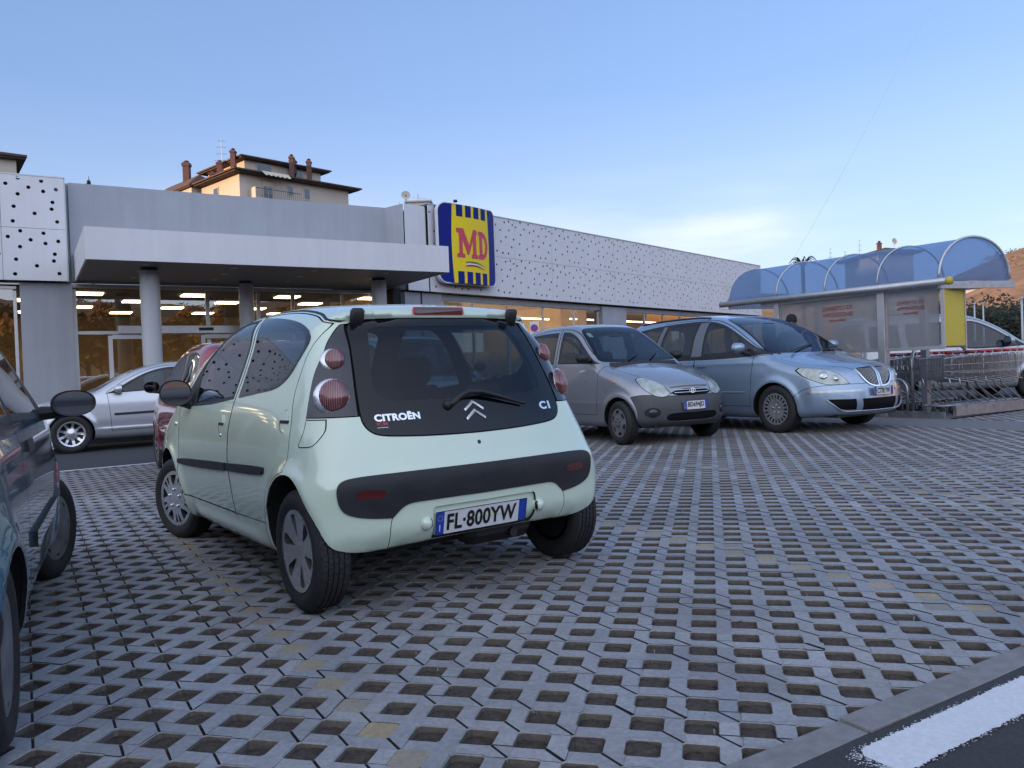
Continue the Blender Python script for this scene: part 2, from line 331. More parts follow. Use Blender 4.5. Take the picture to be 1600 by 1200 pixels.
def extract(name, V, N, faces, m, parent, off=0., rim=.015, mirror='join', flip=False, rimmat=None, label=None):
    """one panel as its own mesh: outer skin plus a turned-in edge; mirror = join | pair | none"""
    idx = {}; P = []; NN = []; F = []
    for f in faces:
        for v in f:
            if v not in idx: idx[v] = len(P); P.append(V[v]+N[v]*off); NN.append(N[v])
        F.append(tuple(idx[v] for v in f))
    cnt = {}
    for f in F:
        for i in range(len(f)):
            a, b = f[i], f[(i+1) % len(f)]; cnt.setdefault((min(a, b), max(a, b)), []).append((a, b))
    P = np.array(P); NN = np.array(NN); PP = list(P); N2 = list(NN); F2 = list(F); mi = [0]*len(F)
    if rim:
        e1 = [q[0] for q in cnt.values() if len(q) == 1]; e1 = [(a, b) for a, b in e1 if not (mirror != 'none' and abs(P[a][1]) < 1e-4 and abs(P[b][1]) < 1e-4)]
        for a, b in e1:
            t = P[b]-P[a]; o = np.cross(t, NN[a]+NN[b]); o /= max(np.linalg.norm(o), 1e-9); k = len(PP)
            PP += [P[a], P[b], P[b]-NN[b]*rim, P[a]-NN[a]*rim]; N2 += [o]*4; F2.append((k+1, k, k+3, k+2)); mi.append(1 if rimmat else 0)
    ms = [m, rimmat] if rimmat else [m]
    def mk(VV, nn, ff, mm): o = obj(name, VV, ff, ms, parent, True, mm if rimmat else None, normals=nn); return tag(o, label) if label else o
    if mirror == 'none': return [mk(PP, N2, F2, mi)]
    A = np.array(PP); B = A*[1, -1, 1]; NA = np.array(N2); NB = NA*[1, -1, 1]; FB = [tuple(reversed(f)) for f in F2]
    if mirror == 'pair': return [mk(A, NA, F2, mi), mk(B, NB, FB, mi)]
    n = len(A); return [mk(np.concatenate([A, B]), np.concatenate([NA, NB]), F2+[tuple(i+n for i in f) for f in FB], mi+mi)]
class Car:
    def __init__(s, S, root, paint, res=.03, liner=True):
        s.sh = Shape(S); s.S = S; s.root = root; s.paint = paint; V, F = s.sh.grid(res); V[np.abs(V[:, 1]) < 1e-6, 1] = 0
        s.cut = Cutter(V, F); s.bvh = BVHTree.FromPolygons([tuple(v) for v in V], F); s.parts = []; s.nid = 10; s.liner = liner
    def reg(s, name, view, poly, m, gap=0., off=0., rim=.012, pair=True, parent=None, n=4, pid=None, rimmat=None, label=None, minn=None, xr=None, only=None):
        if rimmat is None and m is s.paint and rim: rimmat = M['gap_black']
        if pid is None: pid = s.nid; s.nid += 1; s.parts.append((pid, name, m, off, rim, pair, parent, rimmat, label))
        s.cut.region(pid, view, poly, xr, gap, minn, n, only); return pid
    def wheel_hole(s, x, z, r, yin, rz=None):
        rz = rz or r; P = [(x+r*math.cos(2*math.pi*k/36), z+rz*math.sin(2*math.pi*k/36)) for k in range(36)]
        s.cut.region(HOLE, 'side', P, n=0, minn=-.05, xr=(yin, 9, 1)); s.cut.region(HOLE, 'bottom', [(x-r*.93, yin, 1), (x+r*.93, yin, 1), (x+r*.93, 1.2, 1), (x-r*.93, 1.2, 1)], n=0, minn=.55)
        for sg in (1, -1):
            mb = MB(); y0 = yin; a = [(x+(r+.012)*math.cos(q), z+(rz+.012)*math.sin(q)) for q in np.linspace(-.12, math.pi+.12, 25)]
            a = [q_ for q_ in a if s.bvh.ray_cast(Vector((q_[0], 3, q_[1])), Vector((0, -1, 0)))[0] is not None] or a; n = len(a)
            def lip(px, pz): h = s.bvh.ray_cast(Vector((px, 3, max(pz, z-.02))), Vector((0, -1, 0))); return (max(yin+.02, h[0].y-.02) if h[0] is not None else yin+.02)
            mb.add([(p[0], sg*y0, p[1]) for p in a]+[(p[0], sg*lip(*p), p[1]) for p in a], [(i, i+1, n+i+1, n+i) for i in range(n-1)]); mb.add([(p[0], sg*y0, p[1]) for p in a], [tuple(range(n))])
            mb.build('wheel_arch_liner', M['black_plastic'], s.root)
    def finish(s, glassids=()):
        V, G = s.cut.arrays(); N = s.sh.grad(V); s.objs = {}; bygl = set(glassids)
        extract('body', V, N, G.get(BODY, []), s.paint, s.root, rim=.016, rimmat=M['gap_black'])
        for pid, name, m, off, rim, pair, parent, rimmat, label in s.parts:
            if pid not in G: print('EMPTY PART', name); continue
            pr = parent if parent is not None else None; prs = s.objs.get(pr)
            if pair and prs and len(prs) == 2:
                o = extract(name, V, N, G[pid], m, s.root, off, rim, 'pair', rimmat=rimmat, label=label)
                for a, b in zip(o, prs): a.parent = b
            else:
                o = extract(name, V, N, G[pid], m, prs[0] if prs else s.root, off, rim, 'pair' if pair else 'join', rimmat=rimmat, label=label)
            s.objs[pid] = o
        if s.liner:
            fs = [f for k, v in G.items() if k not in bygl and k != HOLE for f in v]
            extract('interior_trim', V, N, fs, M['interior'], s.root, off=-.028, rim=0)
        s.N = N; s.V = V; s.cut.bm.free()
    def at(s, view, u, v, off=0.):
        """point on the skin seen from a side; returns position and normal"""
        sg = 1
        if view == 'side': o, d = Vector((u, 3, v)), Vector((0, -1, 0))
        elif view == 'sideR': o, d, sg = Vector((u, 3, v)), Vector((0, -1, 0)), -1
        elif view == 'top': sg = 1 if v >= 0 else -1; o, d = Vector((u, abs(v), 4)), Vector((0, 0, -1))
        else: sg = 1 if u >= 0 else -1; o, d = Vector((-6 if view == 'rear' else 8, abs(u), v)), Vector((1 if view == 'rear' else -1, 0, 0))
        h = s.bvh.ray_cast(o, d)
        if h[0] is None: return Vector((0, 0, 0)), Vector((1, 0, 0))
        p, n = h[0], h[1]
        if n.dot(d) > 0: n = -n
        n = Vector(s.sh.grad(np.array([tuple(p)]))[0]); p = p+n*off; return Vector((p.x, sg*p.y, p.z)), Vector((n.x, sg*n.y, n.z))
    def drape(s, name, VF, view, u0, v0, m, off=.002, parent=None, flip=None, ang=0., smooth=False):
        """lay a flat mesh (x right as seen, y up, z outward) on the skin"""
        V, F = VF; out = []; ca, sa = math.cos(ang), math.sin(ang)
        for x, y, z in V:
            x, y = x*ca-y*sa, x*sa+y*ca; sx = {'rear': -1, 'front': 1, 'side': -1, 'sideR': 1, 'top': 1}[view]
            p, n = s.at(view, u0+sx*x, v0+y); out.append(p+n*(z+off))
        return obj(name, out, F, m, parent or s.root, smooth)
def wheel(root, name, x, y, R, width, rimR, holes, mats, steer=0., profile='dish', bolts=None, tread=True, hub=None, slots_depth=.03, grooves=None, labels=None):
    """tyre > , rim face with real openings; outer face towards +y (sign of y)"""
    sg = 1 if y > 0 else -1; e = bpy.data.objects.new(name, None); COL.objects.link(e); e.parent = root; e.location = (x, y, R); e.rotation_euler = (0, 0, steer + (0 if sg > 0 else math.pi)); e.empty_display_size = .1
    w = width/2; r0 = rimR
    prof = [(r0, -w*.75, 0), (r0+.012, -w*.86, 0), (r0+(R-r0)*.35, -w*1.03, 0), (r0+(R-r0)*.7, -w*1.0, 0), (R-.016, -w*.88, 0), (R-.005, -w*.80, 1)]
    ng = 4
    for k in range(ng+1):
        a = -w*.76+(2*w*.76)*k/(ng+1); b = -w*.76+(2*w*.76)*(k+1)/(ng+1); g = .0035
        prof += [(R, a+(g if k else 0), 1), (R, b-g, 1)]+([(R-.007, b-g, 0), (R-.007, b+g, 0)] if k < ng else [])
    prof += [(R-.005, w*.80, 1), (R-.016, w*.88, 0), (r0+(R-r0)*.72, w*1.0, 0), (r0+(R-r0)*.6, w*1.035, 0), (r0+(R-r0)*.35, w*1.03, 0), (r0+.014, w*.90, 0), (r0+.004, w*.86, 0), (r0-.004, w*.80, 0)]
    n = 216 if tread else 60; V = []; F = []
    for i, (r, h, t) in enumerate(prof):
        for k in range(n):
            rr = r-(.006 if (t and tread and (k+(i*2 if h > 0 else -i*2)) % 6 == 0) else 0); q = 2*math.pi*k/n; V.append((rr*math.cos(q), h, rr*math.sin(q)))
    for i in range(len(prof)-1):
        for k in range(n): F.append((i*n+k, (i+1)*n+k, (i+1)*n+(k+1) % n, i*n+(k+1) % n))
    ty = obj('tyre', V, F, M['rubber'], e, True, auto=40)
    # rim face
    nr, na = 26, 120; rs = np.linspace(.0, r0+.004, nr); prf = {'dish': lambda q: w*(.86-.30*(1-q)**2*1.0+.10*math.exp(-(q/.25)**2)), 'dome': lambda q: w*(.84+.16*(1-q*q)), 'deep': lambda q: w*(.86-.5*(1-sstep(.55, 1., q))+.15*math.exp(-(q/.3)**2))}[profile]
    V = [(0, prf(0), 0)]; F = []
    for i in range(1, nr):
        for k in range(na): q = 2*math.pi*k/na; V.append((rs[i]*math.cos(q), prf(rs[i]/r0)+(.004 if i == nr-1 else 0), rs[i]*math.sin(q)))
    for k in range(na): F.append((0, 1+(k+1) % na, 1+k))
    for i in range(1, nr-1):
        for k in range(na): a = 1+(i-1)*na; b = a+na; F.append((a+k, a+(k+1) % na, b+(k+1) % na, b+k))
    c = Cutter(V, F)
    for hpoly in holes: c.region(HOLE, 'side', hpoly, n=3, minn=-1)
    VV, G = c.arrays(); c.bm.free(); N = np.tile([0., 1., 0.], (len(VV), 1)); 
    q = np.hypot(VV[:, 0], VV[:, 2])/r0; dq = np.array([(prf(min(1, a+.01))-prf(max(0, a-.01)))/(.02*r0) for a in q]); rad = np.maximum(q*r0, 1e-6)
    N = np.stack([-dq*VV[:, 0]/rad, np.ones(len(VV)), -dq*VV[:, 2]/rad], 1); N /= np.linalg.norm(N, axis=1, keepdims=True)
    rim = extract('hubcap', VV, N, G[BODY], mats[0], e, 0, slots_depth, 'none', rimmat=mats[1])[0]
    mb = MB(); mb.lathe([(.03, w*.1), (r0*.95, w*.1), (r0*.97, w*.8)], 40, axis='y'); mb.lathe([(r0*.9, -w*.7), (.12, -w*.5), (.03, -w*.5)], 24, axis='y'); mb.build('brake_drum', M['black_plastic'], e, True)
    if bolts:
        nb, rb, rr, mm = bolts; mb = MB()
        for k in range(nb):
            q = 2*math.pi*(k+.25)/nb; mb.lathe([(rr, -.01), (rr, .006), (rr*.7, .012), (0.0005, .014)], 12, (rb*math.cos(q), prf(rb/r0), rb*math.sin(q)), 'y')
        mb.build('wheel_bolts', mm, e, True)
    return e
def plate(root, name, c, nrm, txt, w=.52, h=.11, tilt=0., rear=True):
    """number plate: white sheet, two blue bands, black characters"""
    nrm = Vector(nrm).normalized(); up = Vector((0, 0, 1)); up = (up-nrm*up.dot(nrm)).normalized(); rt = up.cross(nrm)
    Mx = Matrix((rt, up, nrm)).transposed(); c = Vector(c)
    def put(V, z): return [Mx @ Vector((x, y, zz+z))+c for x, y, zz in V]
    mb = MB(); V, F = plane_fill([(-w/2+.006, -h/2), (w/2-.006, -h/2), (w/2, -h/2+.006), (w/2, h/2-.006), (w/2-.006, h/2), (-w/2+.006, h/2), (-w/2, h/2-.006), (-w/2, -h/2+.006)], [], .003); mb.add(put(V, 0), F); p = mb.build(name, M['plate_white'], root)
    for sx in (-1, 1):
        mb = MB(); a = sx*(w/2-.024); mb.add(put([(a-.022, -h/2+.003, 0), (a+.022, -h/2+.003, 0), (a+.022, h/2-.003, 0), (a-.022, h/2-.003, 0)], .0030), [(0, 1, 2, 3)])
        mb.build('blue_band', M['plate_blue'], p)
    mb = MB(); V, F = text_mesh("I", h*.42, .0002); mb.add(put([(x-w/2+.024, y-h*.22, z) for x, y, z in V], .004), F)
    for k in range(12): q = k*math.pi/6; mb.add(put([(-w/2+.024+.013*math.cos(q)+.002*math.cos(t), h*.2+.013*math.sin(q)+.002*math.sin(t), 0) for t in (0, 1.57, 3.14, 4.71)], .0038), [(0, 1, 2, 3)])
    mb.build('band_lettering', M['plate_white'], p)
    mb = MB(); mb.lathe([(.013, 0), (.015, .0002)], 16); V = [(v[0]+w/2-.024, v[1]+h*.2, v[2]) for v in mb.V]; m2 = MB(); m2.add(put(V, .004), mb.F); m2.build('year_ring', M['plate_yellow'], p)
    V, F = text_mesh(txt, h*.98, .0003, wide=.62, bold=.0030 if h > .1 else .0026, spacing=1.04); xs = [v[0] for v in V]; ys = [v[1] for v in V]; k = (w-.125)/(max(xs)-min(xs)); cx = (max(xs)+min(xs))/2; cy = (max(ys)+min(ys))/2; ky = h*.70/(max(ys)-min(ys))
    mb = MB(); mb.add(put([((x-cx)*k, (y-cy)*ky, z) for x, y, z in V], .0035), F); mb.build('characters', M['black_ink'], p)
    mb = MB(); b = .0035
    for (x0, x1, y0, y1) in [(-w/2, w/2, h/2-b, h/2), (-w/2, w/2, -h/2, -h/2+b), (-w/2, -w/2+b, -h/2, h/2), (w/2-b, w/2, -h/2, h/2)]: mb.add(put([(x0, y0, 0), (x1, y0, 0), (x1, y1, 0), (x0, y1, 0)], .0045), [(0, 1, 2, 3)])
    mb.build('plate_edge', M['black_ink'], p)
    return p
def seat(root, x, y, z=.30, H=.62, w=.46, m=None, headrest=True, hz=0.):
    """front seat with cushion, leaning backrest and headrest"""
    m = m or M['seat']; mb = MB(); mb.box((x, y, z+.07), (.48, w, .15), bev=.05)
    e = mb.build('seat', m, root, auto=50); mb = MB(); Rm = Matrix.Rotation(R_(-14), 3, 'Y')
    mb.box((x-.30-hz, y, z+.12+H/2), (.13, w, H), bev=.06, M=Rm); mb.build('backrest', m, e, auto=50)
    if headrest: mb = MB(); mb.box((x-.40-hz, y, z+.20+H), (.09, .25, .19), bev=.04, M=Rm); mb.build('headrest', m, e, auto=50)
    return e
def polar(L): return [(q[0]*math.cos(R_(q[1])), q[0]*math.sin(R_(q[1])))+((1,) if len(q) > 2 else ()) for q in L]
# ------------------------------------------------------------------ materials
M = {}
M['rubber'] = mat('tyre rubber', (.016, .016, .017), .75, noise=.4, nscale=30, bump=.15, bscale=120)
M['black_plastic'] = mat('black plastic', (.012, .012, .013), .55, noise=.3, nscale=12)
M['bumper_grey'] = mat('weathered grey bumper', (.055, .057, .063), .5, noise=.15, nscale=9, bump=.12, bscale=500)
M['grille_black'] = mat('grille black', (.004, .004, .005), .7, spec=.15)
M['grey_plastic'] = mat('charcoal bumper plastic', (.021, .022, .026), .5, spec=.32, noise=.25, nscale=9, bump=.12, bscale=500, rvar=.08)
M['interior'] = mat('interior lining', (.016, .016, .018), .85)
M['seat'] = mat('seat cloth', (.020, .021, .024), .9, noise=.3, nscale=40)
M['dash'] = mat('dashboard', (.02, .02, .022), .7)
M['black_gloss'] = mat('black glazing border', (.003, .003, .004), .03, spec=.42)
M['gap_black'] = mat('shut line', (.01, .01, .01), .8)
M['chrome'] = mat('chrome', (.75, .76, .78), .08, 1.)
M['pillar_satin'] = mat('satin pillar', (.16, .17, .19), .35, .5)
M['badge'] = mat('badge chrome', (.78, .80, .84), .32, .85)
M['dull_chrome'] = mat('satin metal', (.45, .46, .48), .3, 1., noise=.2, nscale=20)
M['alloy'] = mat('silver wheel lacquer', (.60, .61, .63), .22, .75, coat=.3, noise=.06, nscale=14, rvar=.1)
M['alloy_dull'] = mat('dull grey hubcap', (.20, .20, .21), .5, .4, noise=.4, nscale=10)
M['alloy_side'] = mat('spoke edge', (.09, .09, .095), .5, .4)
M['plate_white'] = mat('plate white', (.62, .62, .64), .35, noise=.08, nscale=20)
M['plate_blue'] = mat('plate blue', (.012, .045, .33), .35)
M['plate_yellow'] = mat('ring', (.03, .10, .42), .4)
M['black_ink'] = mat('black ink', (.006, .006, .007), .4)
M['mirror'] = mat('mirror glass', (.36, .42, .52), .01, 1.)  # blue tint stands in for a reflection of the dusk sky
M['red_lens'] = mat('red lens', (.42, .008, .015), .25, coat=.4)
M['dark_red_lens'] = mat('dark red reflector', (.075, .006, .008), .18, coat=1.)
M['rib_rose'] = mat('lens rib', (.45, .25, .25), .2, .3)
M['pink_lens'] = mat('ribbed rose lens', (.14, .036, .042), .16, .1, coat=1., noise=.3, nscale=25)
M['orange_lens'] = mat('orange lens', (.5, .14, .03), .15, coat=1.)
M['lamp_dark'] = mat('smoked lamp body', (.022, .022, .028), .25, .2, coat=.5)
M['lamp_clear'] = mat('hazed headlamp lens', (.40, .45, .42), .18, .15, coat=.8, noise=.45, nscale=9, dark=(.22, .24, .22))
M['lamp_inner'] = mat('headlamp reflector', (.55, .57, .6), .15, .9, noise=.6, nscale=22)
M['green_paint'] = mat('pale green paint', (.56, .665, .54), .20, .0, coat=1., noise=.035, nscale=3, rvar=.05)
M['silver_paint'] = mat('silver grey paint', (.30, .31, .335), .32, .55, coat=.9, noise=.0, nscale=4, rvar=.05)
M['bright_silver'] = mat('bright silver paint', (.50, .52, .55), .28, .5, coat=1.)
M['ice_blue'] = mat('ice blue paint', (.26, .345, .45), .28, .5, coat=1.)
M['red_paint'] = mat('crimson paint', (.26, .012, .03), .22, .15, coat=1.)
M['blue_paint'] = mat('worn blue paint', (.075, .165, .24), .22, .15, coat=1., noise=.12, nscale=2.5)
M['pale_blue'] = mat('pale blue paint', (.2, .3, .36), .3, .4, coat=1.)
M['car_glass'] = glass('car glass', (.30, .36, .38), 1.62)
M['rear_glass'] = glass('tailgate glass', (.36, .42, .44), 1.42)
M['screen_glass'] = glass('windscreen glass', (.52, .60, .60), 1.55)
# ------------------------------------------------------------------ ground: lot axes a (along the kerb) and b (away from it)
LA = R_(31.2)
def AB(a, b, z=0.): return Vector((a*math.cos(LA)-b*math.sin(LA), a*math.sin(LA)+b*math.cos(LA), z))
def HG(x, y): return .008*(x+.35)+.0055*(y-4.2)      # the lot rises gently towards the trolley bay
def AG(a, b, z=0.): q = AB(a, b, z); q.z += HG(q.x, q.y); return q
def stand(o, x, y, rz, z=0.):
    """put a thing on the sloping lot"""
    n = Vector((-.008, -.0055, 1)).normalized(); f = Vector((math.cos(rz), math.sin(rz), 0)); f = (f-n*f.dot(n)).normalized(); l = n.cross(f)
    o.rotation_euler = Matrix((f, l, n)).transposed().to_euler(); o.location = (x, y, HG(x, y)+z); return o
def struct(o, label=None): o['kind'] = 'structure'; return o
def quad_ab(a0, a1, b0, b1, z): return [AG(a0, b0, z), AG(a1, b0, z), AG(a1, b1, z), AG(a0, b1, z)]
def attr_mat(name, col, rough, bump, bscale, attr='tone', nvar=.26):
    m = mat(name, col, rough, bump=bump, bscale=bscale); n = m.node_tree.nodes; l = m.node_tree.links; b = n['Principled BSDF']
    at = n.new('ShaderNodeAttribute'); at.attribute_name = attr; t = n.new('ShaderNodeTexCoord'); z = n.new('ShaderNodeTexNoise'); z.inputs['Scale'].default_value = 1.1; z.inputs['Detail'].default_value = 9; z.inputs['Roughness'].default_value = .7
    r = n.new('ShaderNodeMapRange'); r.inputs['From Min'].default_value = .3; r.inputs['From Max'].default_value = .7; r.inputs['To Min'].default_value = 1-nvar; r.inputs['To Max'].default_value = 1+nvar
    z3 = n.new('ShaderNodeTexNoise'); z3.inputs['Scale'].default_value = 55; z3.inputs['Detail'].default_value = 5; l.new(t.outputs['Object'], z3.inputs['Vector'])
    r3 = n.new('ShaderNodeMapRange'); r3.inputs['From Min'].default_value = .3; r3.inputs['From Max'].default_value = .7; r3.inputs['To Min'].default_value = .84; r3.inputs['To Max'].default_value = 1.12; l.new(z3.outputs['Fac'], r3.inputs['Value'])
    mu0 = n.new('ShaderNodeMath'); mu0.operation = 'MULTIPLY'
    l.new(t.outputs['Object'], z.inputs['Vector']); l.new(z.outputs['Fac'], r.inputs['Value']); l.new(r.outputs['Result'], mu0.inputs[0]); l.new(r3.outputs['Result'], mu0.inputs[1])
    mu = n.new('ShaderNodeVectorMath'); mu.operation = 'SCALE'; l.new(at.outputs['Color'], mu.inputs[0]); l.new(mu0.outputs['Value'], mu.inputs['Scale']); l.new(mu.outputs['Vector'], b.inputs['Base Color'])
    return m
M['paver'] = attr_mat('paver concrete', (.2, .2, .2), .72, .35, 90)
M['soil'] = mat('soil', (.066, .050, .037), .95, noise=.6, nscale=60, bump=1., bscale=160)
M['asphalt'] = mat('asphalt', (.045, .046, .050), .85, noise=.35, nscale=90, bump=.8, bscale=420)
M['band_concrete'] = mat('worn asphalt band', (.15, .15, .155), .85, noise=.2, nscale=25, bump=.4, bscale=300)
M['kerb'] = mat('kerb concrete', (.20, .195, .195), .8, noise=.22, nscale=18, bump=.5, bscale=180)
M['earth'] = mat('earth', (.05, .045, .035), .95, noise=.3, nscale=.2)
def build_ground():
    S = 1500
    struct(obj('ground', [(x, y, -.08+HG(x, y)*(abs(x) < 300)) for x in (-S, -200, 200, S) for y in (-S, -200, 200, S)], [(i*4+j, i*4+4+j, i*4+5+j, i*4+1+j) for i in range(3) for j in range(3)], M['earth']))
    for (a0, a1, b0, b1, nm, m, z) in [(-120, 120, -90, 1.43, 'road', M['asphalt'], .004), (-60, 90, 12.0, 60, 'road', M['asphalt'], -.002), (10.68, 12.03, 1.53, 11.92, 'path', M['band_concrete'], .0), (15.9, 90, 1.53, 12.0, 'road', M['asphalt'], -.002), (-60, -13, 1.53, 12, 'road', M['asphalt'], -.002), (12.03, 15.9, 7.1, 11.92, 'path', M['band_concrete'], 0.)]:
        struct(obj(nm, quad_ab(a0, a1, b0, b1, z), [(0, 1, 2, 3)], m))
    mb = MB(); a = -20.
    while a < 40:
        L_ = 1.0; mb.box(AG(a+L_/2, 1.475, -.027), (L_-.004, .105, .072), rz=LA, bev=.004); a += L_
    struct(mb.build('kerb', M['kerb']))
    # painted stripes with ragged edges
    pm = mat('road paint', (.62, .63, .66), .6, noise=.12, nscale=60, bump=.5, bscale=300)
    def stripe(a0, a1, b0, b1, step, rag, z, m=pm):
        n = int((a1-a0)/step); V = []; F = []; e0 = e1 = 0
        for i in range(n+1):
            a = a0+(a1-a0)*i/n; t = min(1, (i/6.)**.5) if i < 6 else 1.; r0, r1 = RNG.normal(0, rag, 2); mid = (b0+b1)/2; h = (b1-b0)/2*(.55+.45*t)
            V += [AG(a, mid-h+r0, z), AG(a, mid+h+r1, z)]
            if i: k = 2*i; F.append((k-2, k, k+1, k-1))
        return V, F
    V, F = stripe(1.862, 8.5, 1.236, 1.378, .007, .0028, .009); struct(obj('road_marking', V, F, pm))
    V, F = stripe(-13, 12, 11.92, 12.02, .1, .004, .004); struct(obj('road_marking', V, F, pm))
    V = []; F = []
    for k in range(1500):      # flecks of paint round the ragged edge
        a = 1.86+abs(RNG.normal(0, 1))*1.6; b = (1.378 if RNG.random() < .5 else 1.236)+RNG.normal(0, .007)
        if k < 250: a = 1.865-abs(RNG.normal(0, .02)); b = 1.307+RNG.uniform(-.07, .07)
        s_ = RNG.uniform(.0008, .003); n = len(V); V += [AG(a-s_, b-s_*.6, .008), AG(a+s_*.8, b-s_*.7, .008), AG(a+s_, b+s_*.8, .008), AG(a-s_*.5, b+s_, .008)]; F.append((n, n+1, n+2, n+3))
    struct(obj('road_marking', V, F, pm))
    # grass-grid pavers
    th = LA-math.pi/4; u = np.array([math.cos(th), math.sin(th)]); v = np.array([-u[1], u[0]]); O = np.array([.557, 2.505]); p = .1585; h = .0515; s = p/2-h; c = .009
    rng = np.random.default_rng(3); V = []; F = []; T = []; VS = []; FS = []; fill = []
    ca, sa = math.cos(LA), math.sin(LA)
    def inside(x, y):
        a = x*ca+y*sa; b = -x*sa+y*ca
        return (1.47 < b < 11.99 and ((-13.0 < a < 10.67) or (12.04 < a < 15.9 and b < 7.1))), a, b
    def poly(P, z, col, dz=None):
        n = len(V); V.extend([(X_, Y_, z_+HG(X_, Y_)) for X_, Y_, z_ in [(O[0]+q[0]*u[0]+q[1]*v[0], O[1]+q[0]*u[1]+q[1]*v[1], (q[2] if len(q) > 2 else z)) for q in P]]); F.append(tuple(range(n, n+len(P)))); T.extend([col]*len(P))
    base = np.array([.245, .245, .255]); N_ = 100; tone = {}
    def blocktone(i, j):
        k = ((i+j)//2, (j-i)//5)
        if k not in tone:
            t = 1+rng.normal(0, .085); w = rng.normal(0, .018); tone[k] = tuple(base*t*[1+w, 1, 1-w])+(1,)
        return tone[k]
    for i in range(-100, 130):
        for j in range(-90, 130):
            x, y = O[0]+i*p*u[0]+j*p*v[0], O[1]+i*p*u[1]+j*p*v[1]; ok, a, b = inside(x, y)
            if not ok: continue
            d = math.hypot(x, y)
            if y < -1.2 or x < -y*.9-2.5 and y < 3 or abs(x) > y*.85+3.5: continue
            cx, cy = i*p, j*p; near = d < 9; dz = rng.normal(0, .0012); tc = blocktone(i, j)
            # crossing piece at (+.5, -.5)
            X, Y = cx+p/2, cy-p/2; e = s+c; oc = [(-s, -e), (s, -e), (e, -s), (e, s), (s, e), (-s, e), (-e, s), (-e, -s)]
            tcc = tuple(np.array(tc[:3])*(1+rng.normal(0, .03)))+(1,)
            if (i+j) % 4 != 1 and near:
                g = .006 if d < 6 else .004; k = g/math.sqrt(2)*1.4
                # joint runs from the (-,+) corner to the (+,-) corner
                A = [(-s, -e), (s-k, -e), (e-k-.0, -s-k)][:2]
                m0 = (-(s+e)/2, (s+e)/2); m1 = ((s+e)/2, -(s+e)/2); gg = g/2*1.414
                P1 = [(-s, -e), (s, -e), (m1[0]-gg*.7, m1[1]-gg*.7), (m0[0]-gg*.7, m0[1]-gg*.7), (-e, s), (-e, -s)]
                P2 = [(e, -s), (e, s), (s, e), (-s, e), (m0[0]+gg*.7, m0[1]+gg*.7), (m1[0]+gg*.7, m1[1]+gg*.7)]
                poly([(X+q[0], Y+q[1]) for q in P1], dz, tcc); poly([(X+q[0], Y+q[1]) for q in P2], dz+rng.normal(0, .0012), tc)
                for (q0, q1) in [((m1[0]-gg*.7, m1[1]-gg*.7), (m0[0]-gg*.7, m0[1]-gg*.7)), ((m0[0]+gg*.7, m0[1]+gg*.7), (m1[0]+gg*.7, m1[1]+gg*.7))]:
                    poly([(X+q1[0], Y+q1[1], dz), (X+q0[0], Y+q0[1], dz), (X+q0[0], Y+q0[1], -.02), (X+q1[0], Y+q1[1], -.02)], 0, (.04, .04, .045, 1))
                poly([(X+m0[0]-gg, Y+m0[1]-gg, -.014), (X+m1[0]-gg, Y+m1[1]-gg, -.014), (X+m1[0]+gg, Y+m1[1]+gg, -.014), (X+m0[0]+gg, Y+m0[1]+gg, -.014)], 0, (.05, .045, .04, 1))
            else: poly([(X+q[0], Y+q[1]) for q in oc], dz, tcc)
            # bars
            poly([(cx-h+c, cy-h-2*s), (cx+h-c, cy-h-2*s), (cx+h-c, cy-h), (cx-h+c, cy-h)], dz*.6, tc)
            poly([(cx+h, cy-h+c), (cx+h+2*s, cy-h+c), (cx+h+2*s, cy+h-c), (cx+h, cy+h-c)], dz*.6, tcc)
            # hole walls
            H0 = [(-h+c, -h), (h-c, -h), (h, -h+c), (h, h-c), (h-c, h), (-h+c, h), (-h, h-c), (-h, -h+c)]
            mark = min(abs(a-.877-2.466*k) for k in range(-4, 5)) < .03 and 1.6 < b < 6.3
            if mark or rng.random() < .004:
                f = rng.uniform(.45, 1.) if mark else .3; col = tuple(np.array([.30, .235, .14])*f+np.array([.18, .18, .19])*(1-f))+(1,)
                poly([(cx+q[0]*.985, cy+q[1]*.985) for q in H0], -.0015+dz, col); continue
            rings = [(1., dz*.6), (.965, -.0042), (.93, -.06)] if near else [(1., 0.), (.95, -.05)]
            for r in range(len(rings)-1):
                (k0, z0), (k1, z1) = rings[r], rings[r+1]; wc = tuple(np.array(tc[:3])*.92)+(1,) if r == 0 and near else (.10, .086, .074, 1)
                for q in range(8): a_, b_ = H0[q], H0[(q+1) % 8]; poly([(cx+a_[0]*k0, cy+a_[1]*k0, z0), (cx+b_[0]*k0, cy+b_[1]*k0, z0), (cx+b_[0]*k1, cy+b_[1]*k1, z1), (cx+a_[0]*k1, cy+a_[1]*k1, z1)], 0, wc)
            # soil in the hole
            g = 5 if d < 6 else 1; n = len(VS); lvl = -.012+rng.normal(0, .0055); sx, sy = rng.normal(0, .05, 2)
            for q in range(g+1):
                for r in range(g+1):
                    qx, ry = (q/g-.5)*2*h, (r/g-.5)*2*h; px_, py_ = cx+qx, cy+ry
                    VS.append((O[0]+px_*u[0]+py_*v[0], O[1]+px_*u[1]+py_*v[1], HG(x, y)+lvl+sx*qx+sy*ry-.10*(qx*qx+ry*ry)/h+(rng.normal(0, .0022) if g > 1 else 0)))
            for q in range(g):
                for r in range(g): k = n+q*(g+1)+r; FS.append((k, k+g+1, k+g+2, k+1))
    me = bpy.data.meshes.new('paving'); me.from_pydata(V, [], F); me.materials.append(M['paver']); at = me.color_attributes.new('tone', 'FLOAT_COLOR', 'POINT'); at.data.foreach_set('color', np.array(T, dtype=np.float32).ravel())
    o = bpy.data.objects.new('paving', me); COL.objects.link(o); struct(o)
